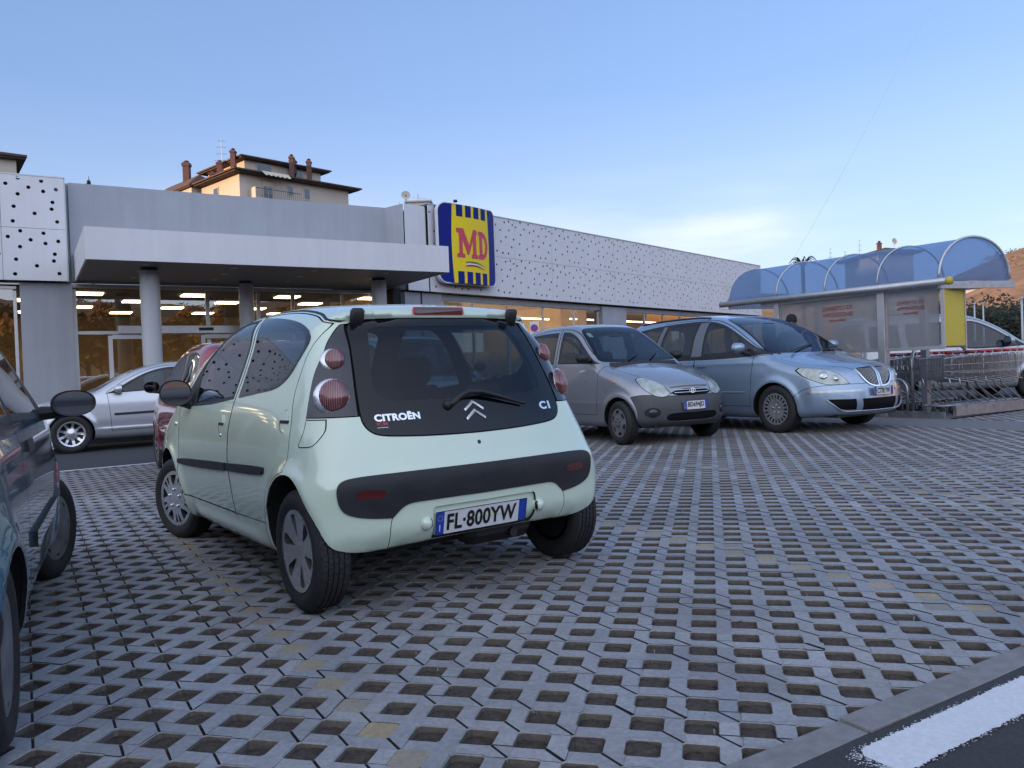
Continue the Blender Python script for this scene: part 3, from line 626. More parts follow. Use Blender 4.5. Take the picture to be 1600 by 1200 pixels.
    struct(obj('soil', VS, FS, M['soil'], None, True))
    # small stones and litter in the holes and on the blocks
    mb = MB(); rng2 = random.Random(5)
    for k in range(260):
        y = rng2.uniform(1.3, 6); x = rng2.uniform(-.7, .75)*y; a = x*ca+y*sa; b = -x*sa+y*ca
        if b < 1.6: continue
        r = rng2.uniform(.0015, .0045); P = [Vector((rng2.uniform(-1, 1), rng2.uniform(-1, 1), rng2.uniform(-.5, .5)))*r for _ in range(7)]
        bm = bmesh.new(); [bm.verts.new(q) for q in P]; bmesh.ops.convex_hull(bm, input=bm.verts[:]); bm.verts.index_update(); bm.verts.ensure_lookup_table()
        used = [f for f in bm.faces]; mb.add([vv.co+Vector((x, y, HG(x, y)+(.0015 if rng2.random() < .5 else -.017))) for vv in bm.verts], [[vv.index for vv in f.verts] for f in used]); bm.free()
    o = mb.build('grit', mat('grit', (.28, .27, .26), .8, noise=.5, nscale=40)); o['kind'] = 'stuff'; o['label'] = 'small pale stones scattered over the paver blocks and soil holes'; o['category'] = 'gravel'

# ------------------------------------------------------------------ supermarket
M['white_panel'] = mat('white composite panel', (.62, .62, .645), .42, streak=.055, noise=.05, nscale=.8, rvar=.06)
M['grey_wall'] = mat('grey rendered wall', (.33, .345, .38), .8, streak=.09, noise=.06, nscale=1.5, bump=.1, bscale=60)
M['grey_dark'] = mat('dark recess', (.03, .03, .035), .8)
M['alu'] = mat('aluminium frame', (.46, .47, .49), .38, .6, noise=.08, nscale=5)
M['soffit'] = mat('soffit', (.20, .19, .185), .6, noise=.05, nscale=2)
M['column'] = mat('painted column', (.42, .43, .46), .35, noise=.06, nscale=4)
M['store_glass'] = glass('shop glass', (.60, .62, .60), 2.45, wav=.05)
M['yellow_wall'] = mat('yellow shop wall', (.62, .46, .12), .7, noise=.1, nscale=2)
M['shop_wall'] = mat('shop back wall', (.26, .19, .115), .8, noise=.3, nscale=1.2)
M['shop_floor'] = mat('shop floor', (.35, .33, .30), .3)
M['shop_ceiling'] = mat('shop ceiling', (.085, .08, .078), .8)
M['lamp_panel'] = mat('ceiling light', (.8, .8, .8), .5, emit=(1., .72, .42, 7.5))
M['lamp_strip'] = mat('strip light', (.8, .8, .8), .5, emit=(1., .74, .42, 8.))
M['shelf'] = mat('shop shelving', (.40, .36, .28), .6)
_n = M['shelf'].node_tree.nodes; _l = M['shelf'].node_tree.links; _v = _n.new('ShaderNodeTexVoronoi'); _v.feature = 'F1'; _v.distance = 'CHEBYCHEV'; _v.inputs['Scale'].default_value = 5.5; _tc = _n.new('ShaderNodeTexCoord'); _l.new(_tc.outputs['Object'], _v.inputs['Vector'])
_h = _n.new('ShaderNodeHueSaturation'); _h.inputs['Saturation'].default_value = .7; _h.inputs['Value'].default_value = .6; _l.new(_v.outputs['Color'], _h.inputs['Color']); _l.new(_h.outputs['Color'], _n['Principled BSDF'].inputs['Base Color'])
WB = 21.6
def holes_pattern(w, h):
    P = [(872, 265), (920, 277), (845, 290), (893, 304), (1003, 302), (1029, 300), (1048, 317), (952, 313), (926, 322), (872, 334), (979, 343), (1028, 345), (946, 370), (1010, 381), (1052, 394), (865, 386), (944, 398), (981, 403), (908, 416), (1040, 434), (957, 453), (989, 464), (1020, 467), (863, 448)]
    return [((x-838)/222*w, h-(y-(250+.19*(x-840)))/(222-.08*(x-840))*h) for x, y in P]
def sheet(root, name, org, du, L_, z0, z1, holes, m, th=.02, r=.038, gap=.008):
    """upright panel with round holes right through it"""
    du = Vector(du).normalized(); nrm = Vector((du.y, -du.x, 0)); hh = [circle(x, y, r, 14) for x, y in holes if r*1.3 < x < L_-r*1.3 and r*1.3 < y < z1-z0-r*1.3]
    V, F = plane_fill([(gap/2, gap/2), (L_-gap/2, gap/2), (L_-gap/2, z1-z0-gap/2), (gap/2, z1-z0-gap/2)], hh, th)
    return obj(name, [Vector(org)+du*x+Vector((0, 0, z0+y))+nrm*z for x, y, z in V], F, m, root)
def wall_seg(mb, P, du, L_, z0, z1, th=.25, back=True):
    du = Vector(du).normalized(); n = Vector((-du.y, du.x, 0)); c = Vector(P)+du*L_/2+n*th/2; mb.box((c.x, c.y, (z0+z1)/2), (L_, th, z1-z0), rz=math.atan2(du.y, du.x))
def glazing(root, P, du, L_, z0, z1, nv, zt=(), fw=.07, th=.10, gl=None, edge=True):
    """row of shop windows: frame members as one part, every pane a part"""
    du = Vector(du).normalized(); n = Vector((-du.y, du.x, 0)); P = Vector(P); rz = math.atan2(du.y, du.x); f = MB()
    xs = [L_*k/nv for k in range(nv+1)] if isinstance(nv, int) else nv; zs = [z0]+list(zt)+[z1]
    for k, x in enumerate(xs): c = P+du*x+n*th/2; f.box((c.x, c.y, (z0+z1)/2), (fw, th, z1-z0-2*fw), rz=rz, bev=.004)
    for z in (z0, z1): c = P+du*(xs[0]+xs[-1])/2+n*th/2; f.box((c.x, c.y, z), (xs[-1]-xs[0]+fw, th+.01, fw), rz=rz, bev=.004)
    for z in zt:
        for i in range(len(xs)-1): c = P+du*(xs[i]+xs[i+1])/2+n*th/2; f.box((c.x, c.y, z), (xs[i+1]-xs[i]-fw-.004, th-.01, fw*.9), rz=rz, bev=.004)
    fo = f.build('window_frame', M['alu'], root)
    for i in range(len(xs)-1):
        for j in range(len(zs)-1):
            a0, a1 = xs[i]+fw/2, xs[i+1]-fw/2; q = P+n*(th*.5); ti = RNG.normal(0, .0022); V = [q+du*a0+Vector((0, 0, zs[j]+fw/2)), q+du*a1+n*ti*(a1-a0)+Vector((0, 0, zs[j]+fw/2)), q+du*a1+n*ti*(a1-a0)+Vector((0, 0, zs[j+1]-fw/2)), q+du*a0+Vector((0, 0, zs[j+1]-fw/2))]
            obj('window_pane', V, [(0, 1, 2, 3)], gl or M['store_glass'], fo)
    return fo
def build_store():
    ea, eb = AB(1, 0), AB(0, 1)
    root = empty('supermarket', AB(4, WB), 0, 'long low supermarket clad in white panels pierced with round holes, canopy over its entrance', 'supermarket'); root.location = (0, 0, 0)
    PZ0, PZ1 = 3.55, 5.93; ZM = (PZ0+PZ1)/2
    # left wing: pierced panels, grey pier, windows
    mb = MB(); wall_seg(mb, AB(-14, WB+.05), ea, 15.05, PZ0+.01, PZ1-.03); wall_seg(mb, AB(-.0, WB-.12), ea, 1.06, .06, PZ0-.02, .3)
    wall_seg(mb, AB(1.06, WB-.02), ea, 8.3, PZ0+.02, PZ1-.02); mb.build('wall', M['grey_wall'], root)
    cols = [(-.30, .97)]+[(-.30-1.95*(k+1), -.30-1.95*k) for k in range(6)]
    for a0, a1 in cols:
        w = a1-a0
        for z0, z1 in ((PZ0, ZM), (ZM, PZ1)):
            if w < 1.5: hp = [((x-50)/365*w, (1-(y-240-(x-50)*.05)/322)*(z1-z0)) for x, y in [(155, 265), (285, 280), (85, 300), (211, 320), (368, 330), (294, 343), (150, 362), (345, 410), (125, 438), (338, 452), (240, 480), (116, 527), (367, 531)]]; hp = [(x, y) for x, y in hp]
            else: hp = holes_pattern(w, z1-z0)
            sheet(root, 'pierced_panel', AB(a0, WB-.32), ea, w, z0, z1, hp, M['white_panel'], r=.042)
    mb = MB(); 
    for q in (PZ1+.012,): c = AB(-6.54, WB-.24, q); mb.box(c, (15.05, .2, .024), rz=LA)
    c = AB(.98, WB-.15, (PZ0+PZ1)/2); mb.box(c, (.02, .32, PZ1-PZ0), rz=LA); mb.build('coping', M['white_panel'], root)
    mb = MB(); c = AB(-6.6, WB-.15, PZ0+.03); mb.box(c, (14.9, .30, .03), rz=LA); c = AB(-6.6, WB-.20, (PZ0+PZ1)/2); mb.box(c, (14.8, .02, PZ1-PZ0-.1), rz=LA); mb.build('panel_backing', M['grey_dark'], root)
    glazing(root, AB(-13.5, WB+.0), ea, 13.4, .1, 3.42, 7)
    # entrance glazing under the canopy
    glazing(root, AB(1.10, WB+.05), ea, 7.9, .1, 3.50, [0, 1.72, 3.0, 4.28, 5.2, 6.6, 7.9], (2.38,), fw=.09)
    d = MB(); c = AB(4.25, WB-.06, 2.44); d.box(c, (4.5, .22, .20), rz=LA, bev=.01)
    dd = d.build('door_operator', M['alu'], root); q = MB(); c = AB(4.0, WB-.18, 2.45); q.box(c, (.35, .05, .07), rz=LA, bev=.01); q.build('door_sensor', M['black_plastic'], dd)
    for a0, w in ((1.78, 1.05), (3.9, 1.1)):
        f = MB(); 
        for a in (a0+.04, a0+w-.04): c = AB(a, WB-.05, 1.2); f.box(c, (.09, .07, 2.2), rz=LA)
        for z in (.13, 2.27): c = AB(a0+w/2, WB-.05, z); f.box(c, (w-.17, .07, .10), rz=LA)
        f.build('entrance_door', M['white_panel'], root)
    # grey pier at the canopy's right end, tower block and right wing
    P0 = Vector((-2.87, 22.6, 0)); d2 = Vector((math.cos(R_(49.6)), math.sin(R_(49.6)), 0)); n2 = Vector((-d2.y, d2.x, 0))
    mb = MB(); pa = AB(9.0, WB, 0); V = [Vector((pa.x, pa.y, 0)), P0+n2*0.+Vector((-.02, .0, 0)), P0+n2*3, pa+AB(0, 3)]
    tz = 5.9
    for z0, z1, pts in [(PZ0-.05, tz, [pa, P0, P0+n2*4+d2*.5, pa+AB(0, 4)])]:
        mb.add([Vector((p_.x, p_.y, z)) for z in (z0, z1) for p_ in pts], [(0, 1, 5, 4), (1, 2, 6, 5), (3, 0, 4, 7), (4, 5, 6, 7), (0, 3, 2, 1)])
    mb.build('tower_block', M['grey_wall'], root)
    mb = MB(); wall_seg(mb, AB(8.95, WB-.55), ea, .9, .06, PZ0, .8); mb.build('entrance_pier', M['grey_dark'], root)
    mb = MB(); wall_seg(mb, P0+d2*.0+n2*.05, d2, 1.45, .06, 3.44, .5); mb.build('wall_pier', M['grey_wall'], root)
    R0, R1 = 3.47, 5.98; RM = (R0+R1)/2; T1 = 23.8
    obj('facade_panel', *[[P0+n2*(-.03)+Vector((0, 0, 0)) + d2*x+Vector((0, 0, z)) for x, z in [(0.01, R0+.45), (.82, R0+.45), (.82, tz), (.01, tz)]], [(0, 1, 2, 3)]], M['white_panel'], root)
    seams = [.05, .85]+[.85+1.93*k for k in range(1, 13)]
    for i in range(1, len(seams)-1):
        a0, a1 = seams[i], seams[i+1]
        for z0, z1 in ((R0, RM), (RM, R1)): sheet(root, 'pierced_panel', P0+d2*a0+n2*-.10, d2, a1-a0, z0, z1, holes_pattern(a1-a0, z1-z0), M['white_panel'], r=.036)
    sheet(root, 'facade_panel', P0+n2*-.10, d2, .80, R0, R0+.42, [], M['white_panel'])
    e_ = seams[-1]
    mb = MB(); c = P0+d2*(e_+.8)/2+n2*.02; mb.box((c.x, c.y, R1+.012), (e_-.8, .3, .03), rz=math.atan2(d2.y, d2.x)); c = P0+d2*e_+n2*.4; mb.box((c.x, c.y, (R0+R1)/2), (.03, 1.0, R1-R0), rz=math.atan2(d2.y, d2.x)); mb.build('coping', M['alu'], root)
    mb = MB(); c = P0+d2*(e_+.8)/2+n2*.02; mb.box((c.x, c.y, (R0+R1)/2), (e_-.9, .02, R1-R0-.05), rz=math.atan2(d2.y, d2.x)); c = P0+d2*(e_)/2+n2*.03; mb.box((c.x, c.y, R0+.02), (e_-.1, .25, .03), rz=math.atan2(d2.y, d2.x)); mb.build('panel_backing', M['grey_dark'], root)
    mb = MB(); c = P0+d2*13+n2*.2; mb.box((c.x, c.y, R0-.12), (24, .12, .16), rz=math.atan2(d2.y, d2.x)); mb.build('window_head', M['grey_wall'], root)
    glazing(root, P0+d2*1.6+n2*.18, d2, 8.2, .1, 3.28, [0, 1.35, 3.0, 4.85, 6.65, 8.2], fw=.06)
    glazing(root, P0+d2*11.6+n2*.18, d2, 12.0, .1, 3.28, 8, fw=.06)
    mb = MB(); wall_seg(mb, P0+d2*9.85+n2*.05, d2, 1.65, .06, 3.4, .4); wall_seg(mb, P0+d2*9.4+n2*.8, d2, .5, .06, 3.4, .1); mb.build('wall_pier', M['grey_wall'], root)
    # bodies of the building behind the glazing
    mb = MB(); V = [AB(-14.2, WB+.1), AB(9.2, WB+.1), P0+d2*.6+n2*.3, P0+d2*24+n2*.3, P0+d2*24+n2*14, AB(-14.2, WB+16)]
    Z = 5.7; n = len(V); mb.add([Vector((p_.x, p_.y, z)) for z in (Z, Z+.05) for p_ in V], [tuple(range(n, 2*n)), tuple(reversed(range(n)))]); mb.build('roof', M['grey_wall'], root)
    mb = MB(); mb.add([Vector((p_.x, p_.y, z)) for z in (3.46, 3.50) for p_ in V], [tuple(range(n, 2*n)), tuple(reversed(range(n)))]); mb.build('shop_ceiling', M['shop_ceiling'], root)
    mb = MB(); mb.add([Vector((p_.x, p_.y, .05)) for p_ in V], [tuple(range(n))]); mb.build('shop_floor', M['shop_floor'], root)
    mb = MB(); wall_seg(mb, AB(-14.2, WB+9), ea, 26, .05, 3.46); wall_seg(mb, AB(-14.25, WB+.4), eb, 9, .05, 3.46); mb.build('shop_back_wall', M['shop_wall'], root)
    mb = MB(); wall_seg(mb, P0+d2*8.9+n2*5.0, d2, 15, .05, 3.46); wall_seg(mb, P0+d2*8.9+n2*1.2, n2, 3.8, .05, 3.46, .1); mb.build('shop_inner_wall', M['yellow_wall'], root)
    mb = MB()
    for i in range(9):
        for j in range(4): c = AB(-11+2.5*i+(j % 2)*1.25, WB+1.3+1.9*j, 3.44); mb.box(c, (.62, .55, .03), rz=LA)
    mb.build('ceiling_lights', M['lamp_panel'], root)
    mb = MB()
    for j in range(4):
        c = P0+d2*4.8+n2*(1.6+1.4*j); mb.box((c.x, c.y, 3.0), (7.5, .07, .05), rz=math.atan2(d2.y, d2.x))
    c = P0+d2*17+n2*2.2; mb.box((c.x, c.y, 3.12), (12.5, .08, .05), rz=math.atan2(d2.y, d2.x)); mb.build('strip_lights', M['lamp_strip'], root)
    mb = MB()
    for j in range(3):
        c = P0+d2*(4.3)+n2*(3.5+2.2*j); mb.box((c.x, c.y, .95), (7.0, .6, 1.8), rz=math.atan2(d2.y, d2.x))
    for j in range(4): c = AB(-9+5*j, WB+6, .95); mb.box(c, (.7, 4.5, 1.8), rz=LA)
    mb.build('shelving', M['shelf'], root)
    # canopy
    A0, A1, B0, B1, Z0, Z1 = 1.12, 9.05, 17.72, WB+.0, 3.58, 4.22
    P = [(A0, B0), (A1, B0), (A1, B1), (A0, B1)]; mb = MB(); t = .04
    for k in (0, 1, 3):
        (x0, y0), (x1, y1) = P[k], P[(k+1) % 4]; a, b = AB(x0, y0), AB(x1, y1); dd = (b-a).normalized(); nn = Vector((-dd.y, dd.x, 0)); L_ = (b-a).length; c = (a+b)/2+nn*t/2
        mb.box((c.x, c.y, (Z0+Z1)/2), (L_-(0 if k == 0 else 2*t)+.0, t, Z1-Z0), rz=math.atan2(dd.y, dd.x))
    c = AB((A0+A1)/2, (B0+B1)/2, Z1-.03); mb.box(c, (A1-A0-.1, B1-B0-.1, .03), rz=LA)
    cn = mb.build('canopy', M['white_panel'], root)
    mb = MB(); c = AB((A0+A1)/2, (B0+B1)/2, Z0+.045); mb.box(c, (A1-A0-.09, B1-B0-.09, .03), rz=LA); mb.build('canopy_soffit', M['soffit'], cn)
    for a in (2.3, 4.1, 5.9, 7.7):
        for b in (18.5, 19.6, 20.7):
            mb = MB(); mb.lathe([(.001, Z0+.022), (.07, Z0+.022), (.085, Z0+.029)], 16, tuple(AB(a, b))); mb.build('downlight', M['alu'], cn, True)
    for X, Y, r in ((-7.75, 17.45, .20), (-6.62, 20.35, .18), (-3.33, 20.75, .19)):
        mb = MB(); mb.lathe([(r, .05), (r, 3.54)], 28, (X, Y, 0)); o = mb.build('column', M['column'], cn, True); mb = MB(); mb.lathe([(r*.85, 3.54), (r*.85, 3.61)], 28, (X, Y, 0)); mb.build('column_neck', M['black_plastic'], o, True)
    # pavement in front of the shop
    s = MB(); c = AB(-1.5, 19.6, .03); s.box(c, (26, 5.0, .14), rz=LA); struct(s.build('pavement', M['band_concrete']))
    return root
def build_sign():
    P0 = Vector((-2.87, 22.6, 0)); d2 = Vector((math.cos(R_(49.6)), math.sin(R_(49.6)), 0)); n2 = Vector((d2.y, -d2.x, 0))
    root = empty('shop_sign', P0+d2*2.2, 0, 'big rounded blue and yellow sign reading MD at the corner of the shop front', 'sign'); root.location = (0, 0, 0)
    W_, H_ = 2.42, 2.30; zc = 4.88; C = P0+d2*2.24+n2*.32
    def bulge(x, y): return .20*(1-(x/(W_/2))**2)
    def T(x, y, z): return C+d2*x+Vector((0, 0, zc+y))+n2*(bulge(x, y)+z)
    def rrect(w, h, r, n=8): return [(sx*(w/2-r)+r*math.cos(a), sy*(h/2-r)+r*math.sin(a)) for sx, sy, a0 in ((1, 1, 0), (-1, 1, 90), (-1, -1, 180), (1, -1, 270)) for a in [R_(a0+90*k/n) for k in range(n+1)]]
    def grid_fill(outline, z, m, name, par, n=24):
        V, F = plane_fill(outline, [], 0); bm = bmesh.new(); vs = [bm.verts.new(v) for v in V]; [bm.faces.new([vs[i] for i in f]) for f in F if len(set(f)) == len(f)]
        bmesh.ops.remove_doubles(bm, verts=bm.verts[:], dist=1e-5)
        for k in range(1, n): bmesh.ops.bisect_plane(bm, geom=bm.verts[:]+bm.edges[:]+bm.faces[:], plane_co=(-W_/2+W_*k/n, 0, 0), plane_no=(1, 0, 0))
        bm.verts.index_update(); V = [T(v.co.x, v.co.y, z) for v in bm.verts]; F = [[v.index for v in f.verts] for f in bm.faces]; bm.free(); o = obj(name, V, F, m, par, True)
        return o
    blue = mat('sign blue', (.004, .014, .17), .4, spec=.12); yel = mat('sign yellow', (.74, .56, .02), .4, spec=.15); red = mat('sign red', (.50, .025, .07), .35)
    O = rrect(W_, H_, .26)
    grid_fill(O, 0, blue, 'sign_face', root)
    mb = MB(); V = []; F = []; n = len(O)
    for z in (.0, .0): pass
    V = [T(x*1.012, y*1.012, .004) for x, y in O]+[C+d2*x*1.012+Vector((0, 0, zc+y*1.012))-n2*.10 for x, y in O]; F = [(i, (i+1) % n, n+(i+1) % n, n+i) for i in range(n)]; mb.add(V, F); mb.build('sign_case', M['white_panel'], root)
    mb = MB(); mb.tube([T(x*1.01, y*1.01, .004) for x, y in O], .022, 6, closed=True); mb.build('sign_rim', M['white_panel'], root, True)
    # yellow field, slightly leaning band, with blue teeth left free top and bottom
    def bandx(y, side): return (-.74 if side < 0 else .77)+(.05*math.cos(y/1.15*1.57)*(-1 if side < 0 else 1))
    ys = np.linspace(-1.148, 1.148, 15); yo = [(bandx(y, -1), y) for y in ys]+[(bandx(y, 1), y) for y in ys[::-1]]
    grid_fill(yo, .004, yel, 'yellow_field', root)
    for k in range(4):
        x0 = -.66+k*.345
        for y0, y1 in ((.80, 1.146), (-1.146, -.80)):
            grid_fill([(x0+.055, y0), (x0+.29, y0), (x0+.29, y1), (x0+.055, y1)], .0085, blue, 'blue_tooth', root, 10)
    def letter(P, name): 
        V, F = plane_fill(P[0], P[1:], .002); o = obj(name, [T(x*1.05-.05, y*1.10, .012+z) for x, y, z in V], F, red, root); return o
    s = 1.0
    Mo = [(-.52, -.33), (-.16, -.33), (-.16, -.22), (-.25, -.20), (-.25, .18), (-.05, -.26), (.02, -.26), (.20, .18), (.20, -.20), (.14, -.22), (.14, -.33), (.30, -.33)]
    Mm = [(-.54, .40), (-.54, .30), (-.46, .27), (-.46, -.22), (-.54, -.25), (-.54, -.35), (-.20, -.35), (-.20, -.25), (-.29, -.22), (-.29, .10), (-.13, -.30), (-.05, -.30), (.10, .10), (.10, -.22), (.03, -.25), (.03, -.35), (.24, -.35)]
    letter([[(-.55, .42), (-.30, .42), (-.09, -.02), (.09, .42), (.22, .42), (.24, .30), (.20, .27), (.20, -.24), (.26, -.26), (.26, -.36), (.0, -.36), (.0, -.26), (.06, -.24), (.06, .12), (-.10, -.27), (-.16, -.27), (-.34, .12), (-.34, -.24), (-.26, -.26), (-.26, -.36), (-.54, -.36), (-.54, -.26), (-.46, -.24), (-.46, .28), (-.55, .31)]], 'letter_m')
    D = [(.29, .40), (.45, .40)]+[(.45+.30*math.cos(a), .02+.38*math.sin(a)) for a in np.linspace(1.45, -1.45, 14)]+[(.45, -.36), (.29, -.36), (.29, -.26), (.35, -.24), (.35, .28), (.29, .30)]
    letter([D, [(.48, .27)]+[(.48+.15*math.cos(a), .02+.25*math.sin(a)) for a in np.linspace(1.4, -1.4, 10)]+[(.48, -.23)]], 'letter_d')
    for k, (m, dy) in enumerate(((mat('flag green', (.02, .20, .06), .3), .07), (mat('flag white', (.7, .7, .7), .3), .02), (mat('flag red', (.45, .02, .03), .3), -.03))):
        t = np.linspace(0, 1, 12); up = [(-.30+.85*q, -.58+dy+.035*math.sin(q*3)-.16*q*q*.6+.0) for q in t]; lo = [(x, y-.045*(1-(i/11)**2*.8)) for i, (x, y) in enumerate(up)]
        V, F = plane_fill(up+lo[::-1], [], .001); obj('tricolour_stroke', [T(x, y, .014+z) for x, y, z in V], F, m, root)
    mb = MB(); mb.box(T(-.65, 1.22, 0.05), (.12, .12, .07), bev=.02); mb.build('floodlight', M['black_plastic'], root)
    return root
# ------------------------------------------------------------------ hills, far buildings, trees
M['hill'] = mat('scrubby hillside', (.25, .145, .075), .95, noise=.45, nscale=.06, dark=(.10, .07, .03), bump=.8, bscale=.3)
M['leaf_dark'] = mat('dark winter foliage', (.030, .034, .018), .9, noise=.5, nscale=.8)
M['leaf_brown'] = mat('autumn foliage', (.36, .19, .06), .9, noise=.5, nscale=.9)
M['bark'] = mat('bark', (.05, .04, .03), .9, noise=.3, nscale=6)
M['peach_wall'] = mat('peach render', (.48, .42, .365), .85, noise=.06, nscale=.5)
M['cream_wall'] = mat('cream render', (.50, .45, .38), .85, noise=.08, nscale=.5)
M['ochre_wall'] = mat('ochre render', (.60, .36, .16), .85, noise=.1, nscale=.5)
M['roof_tile'] = mat('old roof tiles', (.085, .055, .045), .9, noise=.4, nscale=2.5, bump=.5, bscale=9)
M['eaves'] = mat('dark eaves', (.045, .032, .028), .8)
M['brick'] = mat('chimney brick', (.11, .055, .047), .85, noise=.3, nscale=5)
M['window_dark'] = mat('house window', (.03, .04, .06), .05, coat=1.)
M['shutter'] = mat('house shutter', (.16, .10, .07), .7)
M['galv'] = mat('galvanised steel', (.42, .43, .45), .35, .85, noise=.2, nscale=12, rvar=.1)
def fbm(x, y, seed=0):
    v = 0; a = 1.; f = 1.
    for k in range(5): v += a*math.sin(x*f*1.3+seed+k*1.7+math.sin(y*f*.9+k))*math.cos(y*f*1.1+seed*2+k*2.3); a *= .5; f *= 2.05
    return v
def build_terrain():
    V = []; F = []; na, nr = 150, 16; a0, a1 = R_(8), R_(215)
    for i in range(na+1):
        az = a0+(a1-a0)*i/na
        for j in range(nr+1):
            r = 230+500*j/nr; t = j/nr; top = (64+5*math.sin(az*2.2+.5)+4*fbm(az*5, .3, 2))*(.72+.28*sstep(R_(27), R_(33), az)); fade = min(1, i/6, (na-i)/10); h = (top*(1-(1-min(1, t*1.25))**1.6)*(1.0 if t < .8 else 1-(t-.8)*1.5)+3*fbm(az*14, t*9, 1)*min(1, t*3))*fade
            V.append((r*math.sin(az), r*math.cos(az), h-2))
    for i in range(na):
        for j in range(nr): k = i*(nr+1)+j; F.append((k, k+nr+1, k+nr+2, k+1))
    struct(obj('hill', V, F, M['hill'], None, True))
    V = []; F = []; na, nr = 60, 8; a0, a1 = R_(242), R_(318)  # unseen ridge, added to keep the low sun off the lot
    for i in range(na+1):
        az = a0+(a1-a0)*i/na
        for j in range(nr+1):
            t = j/nr; r = 118+90*t; H = (25+15*i/na)*min(1, i/2., (na-i)/6.); V.append((r*math.sin(az), r*math.cos(az), H*math.sin(min(1, t*2)*math.pi/2)*(1 if t < .5 else math.cos((t-.5)*2*math.pi/2))+.6*fbm(az*30, t*5)*t-1))
    for i in range(na):
        for j in range(nr): k = i*(nr+1)+j; F.append((k, k+nr+1, k+nr+2, k+1))
    struct(obj('hill', V, F, M['hill'], None, True))
def leaf_cloud(mb, c, rad, n, s, rng, flat=.8):
    V = []; F = []
    for k in range(n):
        d = Vector((rng.gauss(0, 1), rng.gauss(0, 1), rng.gauss(0, 1))); d.normalize(); p = Vector(c)+Vector((d.x*rad[0], d.y*rad[1], d.z*rad[2]))*(rng.random()**.45)
        a = Vector((rng.gauss(0, 1), rng.gauss(0, 1), rng.gauss(0, 1))).normalized(); b = a.orthogonal().normalized(); q = s*rng.uniform(.6, 1.4); m = len(V)
        V += [p-a*q-b*q*.5, p+a*q-b*q*.6, p+a*q*.8+b*q*.6, p-a*q*.7+b*q*.5]; F.append((m, m+1, m+2, m+3))
    mb.add(V, F)
def make_tree(name, h, w, leaf, rng, n=900, s=.28, loc=(0, 0, 0), label=None, group=None, cat='tree'):
    root = empty(name, loc, 0, label, cat, group); mb = MB(); mb.tube([(0, 0, 0), (.1*w*.2, 0, h*.3), (0, .1, h*.6), (.1, 0, h*.9)], [h*.028, h*.022, h*.013, .02], 8); tips = []
    for k in range(9):
        a = rng.uniform(0, 6.28); z0 = h*rng.uniform(.28, .65); e = Vector((math.cos(a)*w*.42*rng.uniform(.6, 1), math.sin(a)*w*.42*rng.uniform(.6, 1), z0+h*rng.uniform(.12, .3))); mb.tube([(0, 0, z0), (e.x*.5, e.y*.5, z0+(e.z-z0)*.6), e], [h*.011, h*.007, .02], 5); tips.append(e)
    tips += [Vector((0, 0, h*.92)), Vector((0, 0, h*.75))]; mb.build('trunk', M['bark'], root, True); mb = MB()
    for e in tips: leaf_cloud(mb, e, (w*.24, w*.24, h*.14), n//len(tips), s, rng)
    mb.build('crown', leaf, root); return root
def house(name, P, du, L_, D_, z0, z1, wall, label, cat='house', group=None, wins=None, roofh=1.6, over=.7, back=True):
    """block with a hipped roof; P is the front left corner, du runs along the front"""
    du = Vector((du[0], du[1], 0)).normalized(); n = Vector((-du.y, du.x, 0)); P = Vector((P[0], P[1], 0)); root = empty(name, P, 0, label, cat, group); root.location = (0, 0, 0)
    mb = MB(); c = P+du*L_/2+n*D_/2; mb.box((c.x, c.y, (z0+z1)/2), (L_, D_, z1-z0), rz=math.atan2(du.y, du.x)); mb.build('wall', wall, root)
    o = over; B = [P-du*o-n*o, P+du*(L_+o)-n*o, P+du*(L_+o)+n*(D_+o), P-du*o+n*(D_+o)]; m = min(L_, D_)/2
    r0, r1 = (P+du*m+n*D_/2, P+du*(L_-m)+n*D_/2) if L_ >= D_ else (P+du*L_/2+n*m, P+du*L_/2+n*(D_-m))
    V = [b+Vector((0, 0, z1-.02)) for b in B]+[b+Vector((0, 0, z1+.14)) for b in B]+[r0+Vector((0, 0, z1+roofh)), r1+Vector((0, 0, z1+roofh))]
    if L_ >= D_: F = [(4, 5, 9, 8), (5, 6, 9), (6, 7, 8, 9), (7, 4, 8)]
    else: F = [(4, 5, 8), (5, 6, 9, 8), (6, 7, 9), (7, 4, 8, 9)]
    F += [(0, 3, 2, 1)]+[(i, (i+1) % 4, 4+(i+1) % 4, 4+i) for i in range(4)]; obj('roof', V, F, M['roof_tile'], root)
    mb = MB(); cc = P+du*L_/2+n*D_/2; mb.box((cc.x, cc.y, z1-.10), (L_+1.6*o, D_+1.6*o, .12), rz=math.atan2(du.y, du.x)); mb.build('eaves', M['eaves'], root)
    for face, u, z, w, h in (wins or []):
        q = (P+du*u) if face == 0 else (P+n*u); t = du if face == 0 else n; nn = -n if face == 0 else -du; c = q+nn*.03; mb = MB(); mb.box((c.x, c.y, z), (w+.24, .10, h+.24) if face == 0 else (w+.24, .10, h+.24), rz=math.atan2(t.y, t.x)); f = mb.build('window', M['cream_wall'] if wall != M['cream_wall'] else M['peach_wall'], root)
        c = q+nn*.085; mb = MB(); mb.box((c.x, c.y, z), (w, .02, h), rz=math.atan2(t.y, t.x)); mb.build('pane', M['window_dark'], f)
    return root, P, du, n
def chimney(root, c, w, h, z):
    mb = MB(); mb.box((c.x, c.y, z+h/2), (w, w, h)); mb.box((c.x, c.y, z+h*.93), (w*1.25, w*1.25, h*.08)); o = mb.build('chimney', M['brick'], root); mb = MB(); mb.lathe([(w*.35, z+h), (w*.45, z+h+.18), (.02, z+h+.3)], 8, (c.x, c.y, 0)); mb.build('chimney_cap', M['eaves'], o)
